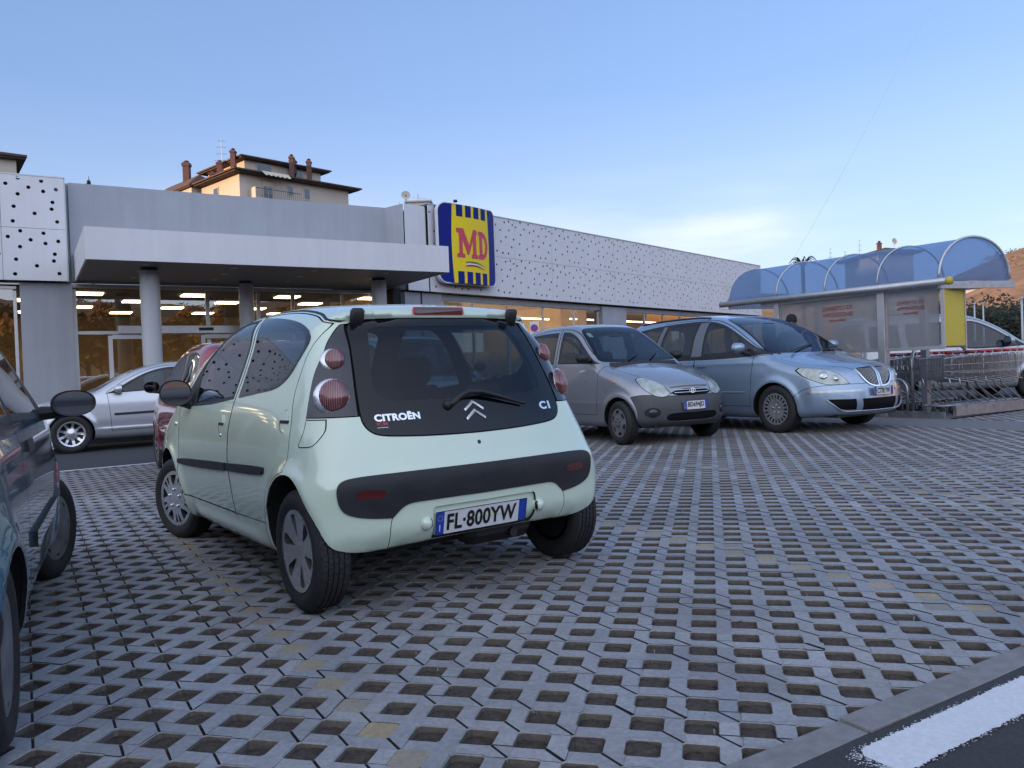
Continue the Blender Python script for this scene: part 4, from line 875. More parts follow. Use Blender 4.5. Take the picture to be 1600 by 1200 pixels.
def antenna(x, y, z, h, label, w=1.3):
    mb = MB(); mb.tube([(x, y, z), (x, y, z+h)], .035, 6)
    for k, q in enumerate((.95, .78, .6, .42)): mb.tube([(x-w*(.3+.15*k), y-.3, z+h*q), (x+w*(.35+.1*k), y+.3, z+h*q+.1)], .025, 5)
    o = mb.build('aerial', M['galv']); o.location = (0, 0, 0); return tag(o, label, 'aerial')
def build_far_buildings():
    d1 = Vector((.6845, .729, 0)); d2 = Vector((-.6915, .7224, 0)); C = Vector((-29.5, 90, 0)); n1 = Vector((-d1.y, d1.x, 0))
    root, P, du, n = house('apartment_block', C, d1, 14.6, 16.5, 0, 24.55, M['peach_wall'], 'peach apartment block with deep dark eaves and brick chimneys above the shop entrance', 'apartment block', over=1.25, roofh=.9,
        wins=[(0, 8.6, 23.2, .7, 1.25), (0, 6.4, 23.3, .6, 1.1), (1, 5.4, 23.1, 1.0, 1.1), (1, 9.6, 23.1, .9, 1.0)]+[(0, u, z, .9, 1.4) for z in (20.2, 17.2) for u in (3.4, 8.6, 11.5)])
    mb = MB(); c = P+du*3.45-n*.06; mb.box((c.x, c.y, 22.85), (1.3, .12, 2.1), rz=math.atan2(du.y, du.x)); dr = mb.build('balcony_door', M['cream_wall'], root); mb = MB()
    for u in (3.15, 3.75): c = P+du*u-n*.14; mb.box((c.x, c.y, 22.6), (.48, .03, 1.5), rz=math.atan2(du.y, du.x))
    mb.build('door_panes', M['window_dark'], dr)
    mb = MB(); c = P+du*4.0-n*.75; mb.box((c.x, c.y, 21.55), (5.8, 1.5, .25), rz=math.atan2(du.y, du.x)); b = mb.build('balcony', M['cream_wall'], root); mb = MB()
    for k in range(24): q = P+du*(1.12+5.76*k/23)-n*1.47; mb.tube([(q.x, q.y, 21.65), (q.x, q.y, 22.7)], .02, 4)
    q0, q1 = P+du*1.1-n*1.47, P+du*6.9-n*1.47; mb.tube([(q0.x, q0.y, 22.72), (q1.x, q1.y, 22.72)], .035, 5); mb.build('railing', M['eaves'], b)
    mb = MB(); c0 = P+du*1.15-n*.75; mb.box((c0.x, c0.y, 22.2), (.1, 1.4, 1.2), rz=math.atan2(du.y, du.x)); mb.build('balcony_side', M['cream_wall'], b)
    V = []; F = []
    for k in range(13):
        u = 2.0+3.4*k/12
        V += [P+du*u-n*1.30+Vector((0, 0, 24.75)), P+du*u-n*1.95+Vector((0, 0, 24.25-(.14 if k % 2 else 0)))]
        if k: F.append((2*k-2, 2*k, 2*k+1, 2*k-1))
    obj('awning', V, F, M['cream_wall'], root)
    at, P2, _, _ = house('attic_storey', C+d1*2.2+n1*2.6, d1, 10.2, 9, 24.7, 26.95, M['peach_wall'], None, None, over=1.0, roofh=.8, wins=[(0, 2.4, 26.15, 1.9, .8), (0, 6.8, 26.1, 1.5, .8)])
    for k in list(at.children): k.parent = root
    bpy.data.objects.remove(at)
    for u, v, w, z, h in ((1.0, 3.0, .55, 25.4, 2.3), (7.3, .9, .5, 24.9, 2.75), (9.6, .8, .5, 24.8, 2.7), (8.3, 2.2, .7, 26, 1.6)): chimney(root, P+du*u+n*v, w, h, z)
    for v, w, z, h in ((14.3, .75, 24.2, 4.4), (5.8, .6, 24.6, 2.3), (7.3, .9, 24.4, 1.5)): chimney(root, P+n*v+du*.8, w, h, z)
    r2, *_ = house('terrace_block', C+n1*9.5+d1*3.0, n1, 12.5, 4, 0, 24.6, M['cream_wall'], 'cream gabled block half hidden behind the peach apartment block', 'apartment block', over=.5, roofh=2.0)
    antenna(C.x-.69*6.05+.8, C.y+.722*6.05, 25.2, 4.3, 'tall television aerial beside the chimneys of the peach apartment block', 1.0)
    a, P, du, n = house('corner_block', (-49.3, 50.2), (.80, .60), 16.4, 12, 0, 18.35, M['cream_wall'], 'cream block with overhanging eaves at the left edge of the photo', 'apartment block', over=.65, roofh=2.0, wins=[(0, 13, 15.5, 1, 1.4)])
    house('brown_roofed_house', (-12.6, 61), (.93, -.12), 4.6, 7, 0, 13.25, M['cream_wall'], 'low house whose brown roof edge shows above the grey parapet', 'house', over=.6, roofh=.5)
    r, P, du, n = house('hill_house', (50.6, 110), (.97, .1), 5.0, 9, 0, 15.5, M['cream_wall'], 'house whose dark pitched roof peeks above the blue trolley shelter', 'house', over=1.0, roofh=1.1)
    chimney(r, P+du*1.3+n*2, .5, 1.2, 16.0); dish(P.x+2.9, P.y+1.5, 17.2, .45, 'satellite dish on the dark roof above the blue shelter')
    for k, (x, h) in enumerate(((44.0, 3.2), (46.0, 2.4), (48.0, 3.6))): o = antenna(x, 110, 13.2 + .3*k, h, ['left one', 'middle one', 'right one'][k]+' of three spindly aerials above the trolley shelter roof', .8); o['group'] = 'aerials above the trolley shelter'
    mb = MB(); mb.box((-3.2, 30, 7.05), (.85, .7, .8), bev=.03); mb.box((-3.2, 30, 7.47), (1.0, .85, .06), bev=.01); o = mb.build('roof_vent', M['cream_wall']); tag(o, 'cream ventilation box on the roof behind the shop sign', 'vent')
    mb = MB(); mb.lathe([(.14, 6.4), (.14, 7.15), (.20, 7.2), (.20, 7.32), (.05, 7.4)], 12, (-2.55, 30.2, 0)); tag(mb.build('roof_flue', M['galv'], None, True), 'small round flue right of the cream ventilation box', 'flue')
    dish(-3.66, 29.8, 7.72, .17, 'satellite dish coloured cream as if sunlit, on the roof left of the shop sign')  # bright cream stands in for sunlight on this dish
    for x, z, lb in ((-3.33, 7.3, 'thin aerial behind the ventilation box on the shop roof'), (-4.05, 7.0, 'thin aerial left of the satellite dish on the shop roof')):
        mb = MB(); mb.tube([(x, 31, z-.6), (x, 31, z+.75)], .018, 5); mb.tube([(x-.22, 31, z+.62), (x+.3, 31, z+.55)], .014, 4); mb.tube([(x-.12, 31, z+.45), (x+.2, 31, z+.4)], .014, 4); tag(mb.build('aerial', M['galv']), lb, 'aerial')
def dish(x, y, z, r, label):
    root = empty('satellite_dish', (x, y, z), 0, label, 'satellite dish'); mb = MB(); n = Vector((.25, -1, .25)).normalized(); u = n.orthogonal().normalized(); t = n.cross(u); V = []; F = []
    for i in range(5):
        q = i/4
        for k in range(16): a = 2*math.pi*k/16; V.append((u*math.cos(a)+t*math.sin(a))*r*max(q, .02)+n*(.3*r*q*q))
    for i in range(4):
        for k in range(16): F.append((i*16+k, i*16+(k+1) % 16, (i+1)*16+(k+1) % 16, (i+1)*16+k))
    mb.add(V, F); mb.build('reflector', M['cream_wall'], root, True); mb = MB(); mb.tube([(0, 0, -.02), (0, .1, -r*1.6)], .03, 6); mb.tube([-u*0, n*r*1.1], .02, 5); mb.build('mast', M['galv'], root); return root
def build_background():
    build_terrain(); build_far_buildings(); rng = random.Random(11)
    # conifer tip and palm above roofs
    root = empty('conifer', (-41.1, 80, 0), 0, 'tip of a small conifer poking above the grey parapet', 'tree'); mb = MB(); mb.tube([(0, 0, 0), (0, 0, 22)], [.25, .03], 8); mb.build('trunk', M['bark'], root); mb = MB()
    for k in range(60):
        z = 13+8.6*k/60; r = (22-z)*.28; leaf_cloud(mb, (0, 0, z), (r, r, .25), 26, .10+.10*(22-z)/9, rng)
    mb.build('crown', M['leaf_dark'], root)
    root = empty('palm_tree', (32.9, 90, 0), 0, 'palm top just showing above the end of the white facade', 'tree'); mb = MB(); mb.tube([(0, 0, 0), (0, 0, 11.6)], .22, 8); mb.build('trunk', M['bark'], root); mb = MB()
    for k in range(16):
        a = k*2.4; e = .5+.7*rng.random()
        for j in range(7): q = j/7; mb.tube([(math.cos(a)*1.5*q, math.sin(a)*1.5*q, 11.6+e*math.sin(q*2.6)), (math.cos(a)*1.5*(q+.14), math.sin(a)*1.5*(q+.14), 11.6+e*math.sin((q+.14)*2.6))], [.09*(1-q)+.02, .08*(1-q)+.01], 4)
    mb.build('crown', M['leaf_dark'], root)
    # dark wood at the foot of the hill
    mb = MB(); r2 = random.Random(4)
    for k in range(300):
        az = R_(r2.uniform(24, 50)); r = r2.uniform(112, 150); h = r2.uniform(6.5, 9.6); leaf_cloud(mb, (r*math.sin(az), r*math.cos(az), h*.52), (2.8, 2.8, h*.46), 260, .21, r2)
    o = mb.build('wood', M['leaf_dark']); tag(o, 'dark band of trees at the foot of the sunlit hill', 'wood', kind='stuff')
    mb = MB()
    for k in range(420):
        az = R_(r2.uniform(20, 190)); r = r2.uniform(300, 640); t = (r-230)/500; top = (64+5*math.sin(az*2.2+.5))*(.72+.28*sstep(R_(27), R_(33), az)); h = -1.5+ top*(1-(1-min(1, t*1.25))**1.6); leaf_cloud(mb, (r*math.sin(az), r*math.cos(az), h), (r2.uniform(3, 8), r2.uniform(3, 8), 2.2), 40, .6, r2)
    o = mb.build('scrub', mat('hill scrub', (.16, .09, .035), .9, noise=.5, nscale=.1)); tag(o, 'scattered scrub and small trees over the sunlit hillside', 'scrub', kind='stuff')
    hw = [(29.1, 372, 'pale house low on the sunlit hill beside the yellow panel'), (30.9, 395, 'cream house in the middle of the sunlit hillside'), (32.3, 380, 'pale house on the sunlit hill near the right edge'), (33.6, 360, 'orange house on the sunlit hill at the right edge'), (34.6, 400, 'house far right on the sunlit hill')]
    for k, (az, r, lb) in enumerate(hw):
        a = R_(az); x, y = r*math.sin(a), r*math.cos(a); house('hill_house', (x, y), (1, -.25), 7.+k % 3*2, 8, 18, 31.5+k % 2*1.5, [M['cream_wall'], M['ochre_wall']][k % 2], lb, 'house', over=.6, roofh=1.6, wins=[(0, 1.6, 29.5, 1.1, 1.4), (0, 4.6, 29.5, 1.1, 1.4)])
    # what stands behind and to the right of the viewer, mirrored in the glass
    rb = random.Random(21)
    for k, (az, r, L_, h) in enumerate(((52, 125, 18, 12), (66, 118, 20, 14), (80, 112, 16, 15), (95, 118, 22, 13), (176, 92, 26, 12), (196, 100, 20, 11))):
        a = R_(az); x, y = r*math.sin(a), r*math.cos(a); d = (-math.cos(a), math.sin(a)); P = (x-d[0]*L_/2, y-d[1]*L_/2)
        house('apartment_block', P, d, L_, 11, 0, h, [M['ochre_wall'], M['peach_wall'], M['cream_wall']][k % 3], 'apartment block across the road behind the viewer', 'apartment block', group='blocks behind the viewer', over=.9, wins=[(0, u, z, 1.1, 1.5) for z in np.arange(2, h-1, 3.) for u in np.arange(2, L_-1, 3.)])
    for k in range(42):
        az = R_(rb.uniform(108, 172)) if k < 22 else R_(rb.uniform(180, 212)) if k < 30 else R_(rb.uniform(136, 162)); r = rb.uniform(52, 80) if k < 30 else rb.uniform(50, 62); make_tree('autumn_tree', rb.uniform(8, 12.5), rb.uniform(6, 8), M['leaf_brown'], rb, 1100, .30, (r*math.sin(az), r*math.cos(az), 0), 'autumn tree across the road behind the viewer', 'autumn trees behind the viewer')
    # lamp posts at the right edge
    for x, y, h, lb in ((28.6, 45, 4.1, 'tall lamp post at the right edge, left of nothing else'), (34.6, 60, 4.85, 'slim lamp post, left one of the pair below the sunlit hill'), (35.25, 60, 4.85, 'slim lamp post, right one of the pair below the sunlit hill')):
        root = empty('lamp_post', (x, y, 0), 0, 'tall white lamp post at the right edge of the car park' if x < 30 else lb, 'lamp post'); mb = MB(); mb.tube([(0, 0, 0), (0, 0, h)], [.08, .05], 10); mb.build('pole', M['column'], root, True); mb = MB(); mb.lathe([(.05, h), (.09, h+.03), (.09, h+.10), (.02, h+.14)], 10); mb.build('lamp_head', M['column'], root)
    cu = MB(); cu.tube([(10.9, 20, 10.4), (10.6, 20, 9.55), (9.27, 20.0, 7.24), (8.09, 20, 5.23), (6.95, 20, 3.4)], .003, 5); o = cu.build('overhead_cable', M['galv']); tag(o, 'thin taut cable slanting down across the sky to the shop facade', 'cable')
    root = empty('no_parking_sign', (.665, 22.0, 0), 0, 'small white plate with a round blue and red no parking symbol by the shop window', 'sign'); mb = MB(); mb.tube([(0, .03, 0), (0, .03, 2.45)], .03, 8); mb.build('post', M['galv'], root)
    mb = MB(); mb.box((0, 0, 2.18), (.25, .02, .50), bev=.004); p = mb.build('plate', M['plate_white'], root)
    mb = MB(); mb.lathe([(.0005, 0), (.105, 0)], 24, (0, -.013, 2.25), 'y'); mb.build('red_ring', mat('sign ring red', (.42, .02, .04), .4), p); mb = MB(); mb.lathe([(.0005, 0), (.078, 0)], 24, (0, -.016, 2.25), 'y'); mb.build('blue_disc', mat('sign disc blue', (.02, .06, .42), .4), p)
    mb = MB(); mb.box((0, -.019, 2.25), (.022, .004, .16), M=Matrix.Rotation(R_(45), 3, 'Y')); mb.build('red_bar', bpy.data.materials['sign ring red'], p)
    mb = MB(); V, F = text_mesh("0-24", .10, .001); mb.add([(x, -.013, 2.02+y) for x, y, z in V], F); mb.build('plate_lettering', M['plate_blue'], p)
    P0 = Vector((-2.87, 22.6, 0)); d2 = Vector((math.cos(R_(49.6)), math.sin(R_(49.6)), 0)); n2 = Vector((-d2.y, d2.x, 0)); c = P0+d2*8.9+n2*.12
    mb = MB(); mb.box((c.x, c.y, 2.35), (.30, .012, .42), rz=math.atan2(d2.y, d2.x)); q = mb.build('window_poster', mat('poster', (.55, .22, .16), .5)); tag(q, 'small red and white poster stuck inside the shop window', 'poster')
    mb = MB(); mb.box((c.x-n2.x*.01, c.y-n2.y*.01, 2.24), (.26, .006, .14), rz=math.atan2(d2.y, d2.x)); mb.build('poster_panel', M['plate_white'], q)
# ------------------------------------------------------------------ trolley shelter and trolleys
def build_shelter():
    M['blue_sheet'] = mat('blue polycarbonate', (.28, .37, .50), .22, coat=.5, noise=.10, nscale=2.2, rvar=.05); n = M['blue_sheet'].node_tree.nodes['Principled BSDF']
    nt_ = M['blue_sheet'].node_tree; tr = nt_.nodes.new('ShaderNodeBsdfTranslucent'); tr.inputs['Color'].default_value = (.30, .50, .82, 1); tp = nt_.nodes.new('ShaderNodeBsdfTransparent'); tp.inputs['Color'].default_value = (.56, .69, .87, 1)
    m1 = nt_.nodes.new('ShaderNodeMixShader'); m1.inputs['Fac'].default_value = .42; m2 = nt_.nodes.new('ShaderNodeMixShader'); m2.inputs['Fac'].default_value = .50; out = nt_.nodes['Material Output']
    nt_.links.new(n.outputs['BSDF'], m1.inputs[1]); nt_.links.new(tr.outputs['BSDF'], m1.inputs[2]); nt_.links.new(m1.outputs['Shader'], m2.inputs[1]); nt_.links.new(tp.outputs['BSDF'], m2.inputs[2]); nt_.links.new(m2.outputs['Shader'], out.inputs['Surface'])
    M['clear_sheet'] = mat('cloudy side sheet', (.34, .34, .36), .22, .1, coat=.4, noise=.1, nscale=1.5); nt_ = M['clear_sheet'].node_tree; n = nt_.nodes['Principled BSDF']; tp = nt_.nodes.new('ShaderNodeBsdfTransparent'); tp.inputs['Color'].default_value = (.82, .84, .86, 1); m1 = nt_.nodes.new('ShaderNodeMixShader'); m1.inputs['Fac'].default_value = .42
    nt_.links.new(n.outputs['BSDF'], m1.inputs[1]); nt_.links.new(tp.outputs['BSDF'], m1.inputs[2]); nt_.links.new(m1.outputs['Shader'], nt_.nodes['Material Output'].inputs['Surface'])
    M['end_yellow'] = mat('yellow end panel', (.50, .40, .045), .4, noise=.05, nscale=3)
    M['bay_red'] = mat('red lettering', (.42, .11, .12), .5)
    root = empty('trolley_shelter', AG(12.6, 9), 0, 'barrel vaulted blue trolley shelter with grey posts, right of the parked cars', 'shelter'); root.location = (0, 0, 0)
    Zf, b0, b1 = 2.22, 7.05, 11.45; F0 = AB(11.97, 0); NR = 5
    def foot(b): return AB(11.97, b, Zf+.012*(b-b0))
    wv = AB(13.28, 6.69)-AB(11.97, 7.05); wv.z = 0
    def arch(b, q): a = math.pi*q; return foot(b)+wv*(.5-.5*math.cos(a))+Vector((0, 0, .66*math.sin(a)**.9))
    bs = [11.38, 10.21, 9.16, 8.15, 7.11]; qs = np.linspace(0, 1, 25); bb = np.linspace(bs[-1], bs[0], 17)
    V = []; F = []
    for b in bb:
        for q in qs: V.append(arch(b, q))
    for i in range(16):
        for k in range(24): j = i*25+k; F.append((j, j+1, j+26, j+25))
    obj('roof_vault', V, F, M['blue_sheet'], root, True)
    for b in bs: mb = MB(); mb.tube([arch(b, q)+Vector((0, 0, .012)) for q in qs], .014 if b != bs[-1] else .022, 6); mb.build('rib', M['alu'], root, True)
    V = [arch(bs[-1], q)+AB(0, .03) for q in qs]; obj('gable_sheet', V, [tuple(range(25))], M['blue_sheet'], root)
    V = [arch(bs[0], q)-AB(0, .03) for q in qs]; obj('gable_sheet', V, [tuple(range(25))], M['blue_sheet'], root)
    mb = MB(); mb.tube([foot(6.98)-Vector((0, 0, .02)), foot(11.6)-Vector((0, 0, .02))], .055, 12); g = mb.build('gutter', M['alu'], root, True)
    mb = MB(); q = foot(6.98)-Vector((0, 0, .02)); d = AB(0, -1); mb.tube([q, q+d*.06], .062, 12); mb.build('gutter_cap', M['end_yellow'], g, True)
    mb = MB(); mb.tube([foot(7.1)+wv-Vector((0, 0, .03)), foot(11.4)+wv-Vector((0, 0, .03))], .05, 8); e0, e1 = foot(7.11), foot(7.11)+wv*1.06; c = (e0+e1)/2; mb.box((c.x, c.y, c.z-.07), ((e1-e0).length, .06, .11), rz=math.atan2(wv.y, wv.x)); e0, e1 = foot(11.38), foot(11.38)+wv; c = (e0+e1)/2; mb.box((c.x, c.y, c.z-.07), ((e1-e0).length, .06, .11), rz=math.atan2(wv.y, wv.x)); mb.build('beam', M['galv'], root)
    A_ = 12.13; zb = 1.22; hz = lambda a, b: HG(*AB(a, b)[:2])
    for a, b, w in ((A_, 8.17, .13), (A_, 10.32, .11), (A_+1.15, 8.17, .11), (A_+1.15, 10.32, .11)):
        mb = MB(); c = AB(a, b); z0 = hz(a, b); mb.box((c.x, c.y, (z0+2.2)/2), (w, w, 2.2-z0), rz=LA, bev=.006); mb.build('post', M['alu'], root)
    mb = MB()
    for a, b in ((A_, 8.17), (A_+1.15, 8.17)): pass
    c = AB(A_, 8.9, 2.18); mb.box(c, (.07, 3.6, .09), rz=LA); c = AB(A_, 9.25, 1.20); mb.box(c, (.05, 4.2, .05), rz=LA); c = AB(A_+1.15, 8.9, 2.18); mb.box(c, (.07, 3.6, .09), rz=LA); mb.build('side_rail', M['alu'], root)
    for k, (p0, p1) in enumerate(((8.25, 10.25), (7.22, 8.09))):
        c = AB(A_, (p0+p1)/2, 1.68); mb = MB(); mb.box(c, (.012, p1-p0, .92), rz=LA); s = mb.build('side_sheet', M['clear_sheet'], root)
        bc = 9.03 if k == 0 else 7.68; nrm = AB(-1, 0); rt = AB(0, -1); mb = MB()
        for txt, sz, dz in (("DIVIETO DI", .105, .13), ("AFFISSIONE", .105, .02), ("D.P.R. 495/92", .05, -.08)):
            V, F = text_mesh(txt, sz*(1. if k == 0 else .75), .0004, 1.15, bold=.002); mb.add([AB(A_, bc)+rt*x+Vector((0, 0, 1.83+dz*(1. if k == 0 else .8)+y))+nrm*.0085 for x, y, z in V], F)
        mb.build('notice_lettering', M['bay_red'], s)
    c = AB(12.26, 7.10, 1.68); mb = MB(); mb.box(AB(12.32, 7.10, 1.68), (.55, .03, .92), rz=LA, bev=.004); y = mb.build('end_panel', M['end_yellow'], root)
    mb = MB()
    for a in (12.03, 12.61): mb.box(AB(a, 7.10, 1.68), (.03, .05, 1.0), rz=LA)
    mb.box(AB(12.32, 7.10, 2.17), (.55, .05, .03), rz=LA); mb.build('panel_frame', M['alu'], y)
    mb = MB(); mb.box(AB(12.1, 9.35, .05+hz(12.1, 9.3)), (.06, 4.4, .10), rz=LA); mb.build('floor_rail', M['galv'], root)
    mb = MB(); a0, a1 = 12.2, 15.4; mb.box(AB((a0+a1)/2, 7.06, .10+hz((a0+a1)/2, 7.06)), (a1-a0, .05, .16), rz=LA); mb.build('floor_rail', M['galv'], root)
    # hoops
    def hoop(pts, r, lb):
        mb = MB(); mb.tube(pts, r, 10); o = mb.build('guard_hoop', M['galv'], None, True); tag(o, lb, 'guard rail')
    def hp(a0, a1, b, h, rr=.22, n=7):
        P = [AG(a0, b, 0)]+[AG(a0+rr-rr*math.cos(t), b, h-rr+rr*math.sin(t)) for t in np.linspace(0, math.pi/2, n)]+[AG(a1-rr+rr*math.sin(t), b, h-rr+rr*math.cos(t)) for t in np.linspace(0, math.pi/2, n)]+[AG(a1, b, .02)]; return P
    hoop(hp(12.62, 14.25, 8.0, 1.12), .028, 'tall galvanised hoop rail between the rows of shopping trolleys')
    P = [AG(12.55, 8.05, 0)]+[AG(12.55, 8.05+.18-.18*math.cos(t), .42+.18*math.sin(t)) for t in np.linspace(0, 1.57, 7)]+[AG(12.55, 9.6, .60)]; hoop(P, .026, 'low galvanised hoop beside the shelter post')
def build_trolleys():
    red = mat('red trolley grip', (.50, .035, .03), .35); wire = mat('trolley wire', (.34, .35, .37), .3, .85); R = empty('shopping_trolley', (0, 0, 0)); w0, w1 = .27, .20
    mb = MB(); xs = np.linspace(0, 1, 15); r = .0034
    def pt(t, s, z): w = w0+(w1-w0)*t; return (.05+.72*t, s*w, z)
    zt = lambda t: .97-.05*t; zb = lambda t: .52+.10*t
    for s in (-1, 1):
        for z0 in (0, .33, .66, 1.):
            mb.tube([pt(t, s, zb(t)+(zt(t)-zb(t))*z0) for t in (0, .5, 1)], r*(1.9 if z0 in (0, 1.) else 1.2), 5)
        for t in xs: mb.tube([pt(t, s, zb(t)), pt(t, s, zt(t))], r, 4)
    for t in xs: mb.tube([pt(t, -1, zb(t)), pt(t, 1, zb(t))], r, 4)
    for k in range(9):
        q = -1+2*k/8; mb.tube([(.77, q*w1, .62), (.77, q*w1, .92)], r, 4); mb.tube([(.05, q*w0, .97), (.12, q*w0, .55)], r, 4)
    for z in (.62, .72, .82, .92): mb.tube([(.77, -w1, z), (.77, w1, z)], r*1.4, 4)
    mb.build('basket', wire, R)
    mb = MB(); t = .011
    for s in (-1, 1): mb.tube([(.66, s*.22, .60), (.62, s*.22, .46), (.14, s*.25, .20), (.02, s*.255, .12)], t, 8); mb.tube([(.10, s*.255, .17), (.76, s*.19, .17)], t, 8)
    mb.tube([(.76, -.19, .17), (.76, .19, .17)], t, 8); mb.tube([(.12, -.255, .17), (.12, .255, .17)], t, 8); mb.build('chassis', wire, R, True)
    mb = MB(); mb.tube([(.05, -.27, .93), (-.05, -.27, 1.01), (-.05, .27, 1.01), (.05, .27, .93)], .013, 10); hd = mb.build('handle', M['dull_chrome'], R, True); mb = MB(); mb.tube([(-.05, -.25, 1.01), (-.05, -.13, 1.01)], .027, 10); mb.tube([(-.05, .09, 1.01), (-.05, .25, 1.01)], .027, 10); mb.build('handle_grip', red, hd, True)
    mb = MB(); mb.box((-.04, -.20, 1.0), (.09, .07, .05), bev=.01); mb.build('coin_lock', red, R)
    for x, y in ((.03, .255), (.03, -.255), (.74, .17), (.74, -.17)):
        mb = MB(); mb.lathe([(.02, -.012), (.055, -.014), (.063, -.008), (.063, .008), (.055, .014), (.02, .012)], 16, (x, y, .063), 'y'); wl = mb.build('castor_wheel', M['rubber'], R, True); mb = MB(); mb.box((x, y+.018, .10), (.035, .006, .10)); mb.box((x, y-.018, .10), (.035, .006, .10)); mb.box((x, y, .15), (.045, .042, .01)); mb.build('castor_fork', wire, wl)
    rows = [(7.53, 12.62, 7, .265), (8.62, 12.75, 7, .235)]; first = True
    for ri, (b, a0, n, st) in enumerate(rows):
        for k in range(n):
            o = R if first else dup(R); first = False; p = AB(a0+.55+k*st*.95, b+RNG.normal(0, .008)); stand(o, p.x, p.y, LA+math.pi+RNG.normal(0, .008))
            lb = ('shopping trolley at the right end of the front nested row' if k == n-1 else 'shopping trolley at the left end of the front nested row' if k == 0 else ['', 'second', 'third', 'fourth', 'fifth', 'sixth'][k]+' shopping trolley from the left in the front nested row') if ri == 0 else ['first', 'second', 'third', 'fourth', 'fifth', 'sixth', 'seventh'][k]+' shopping trolley from the left in the back row beyond the hoop'
            tag(o, lb, 'trolley', 'trolleys nested in the front row' if ri == 0 else 'trolleys nested in the back row')
            if ri == 0 and k in (0, n-1): del o['group']; o['group'] = 'trolleys nested in the front row'
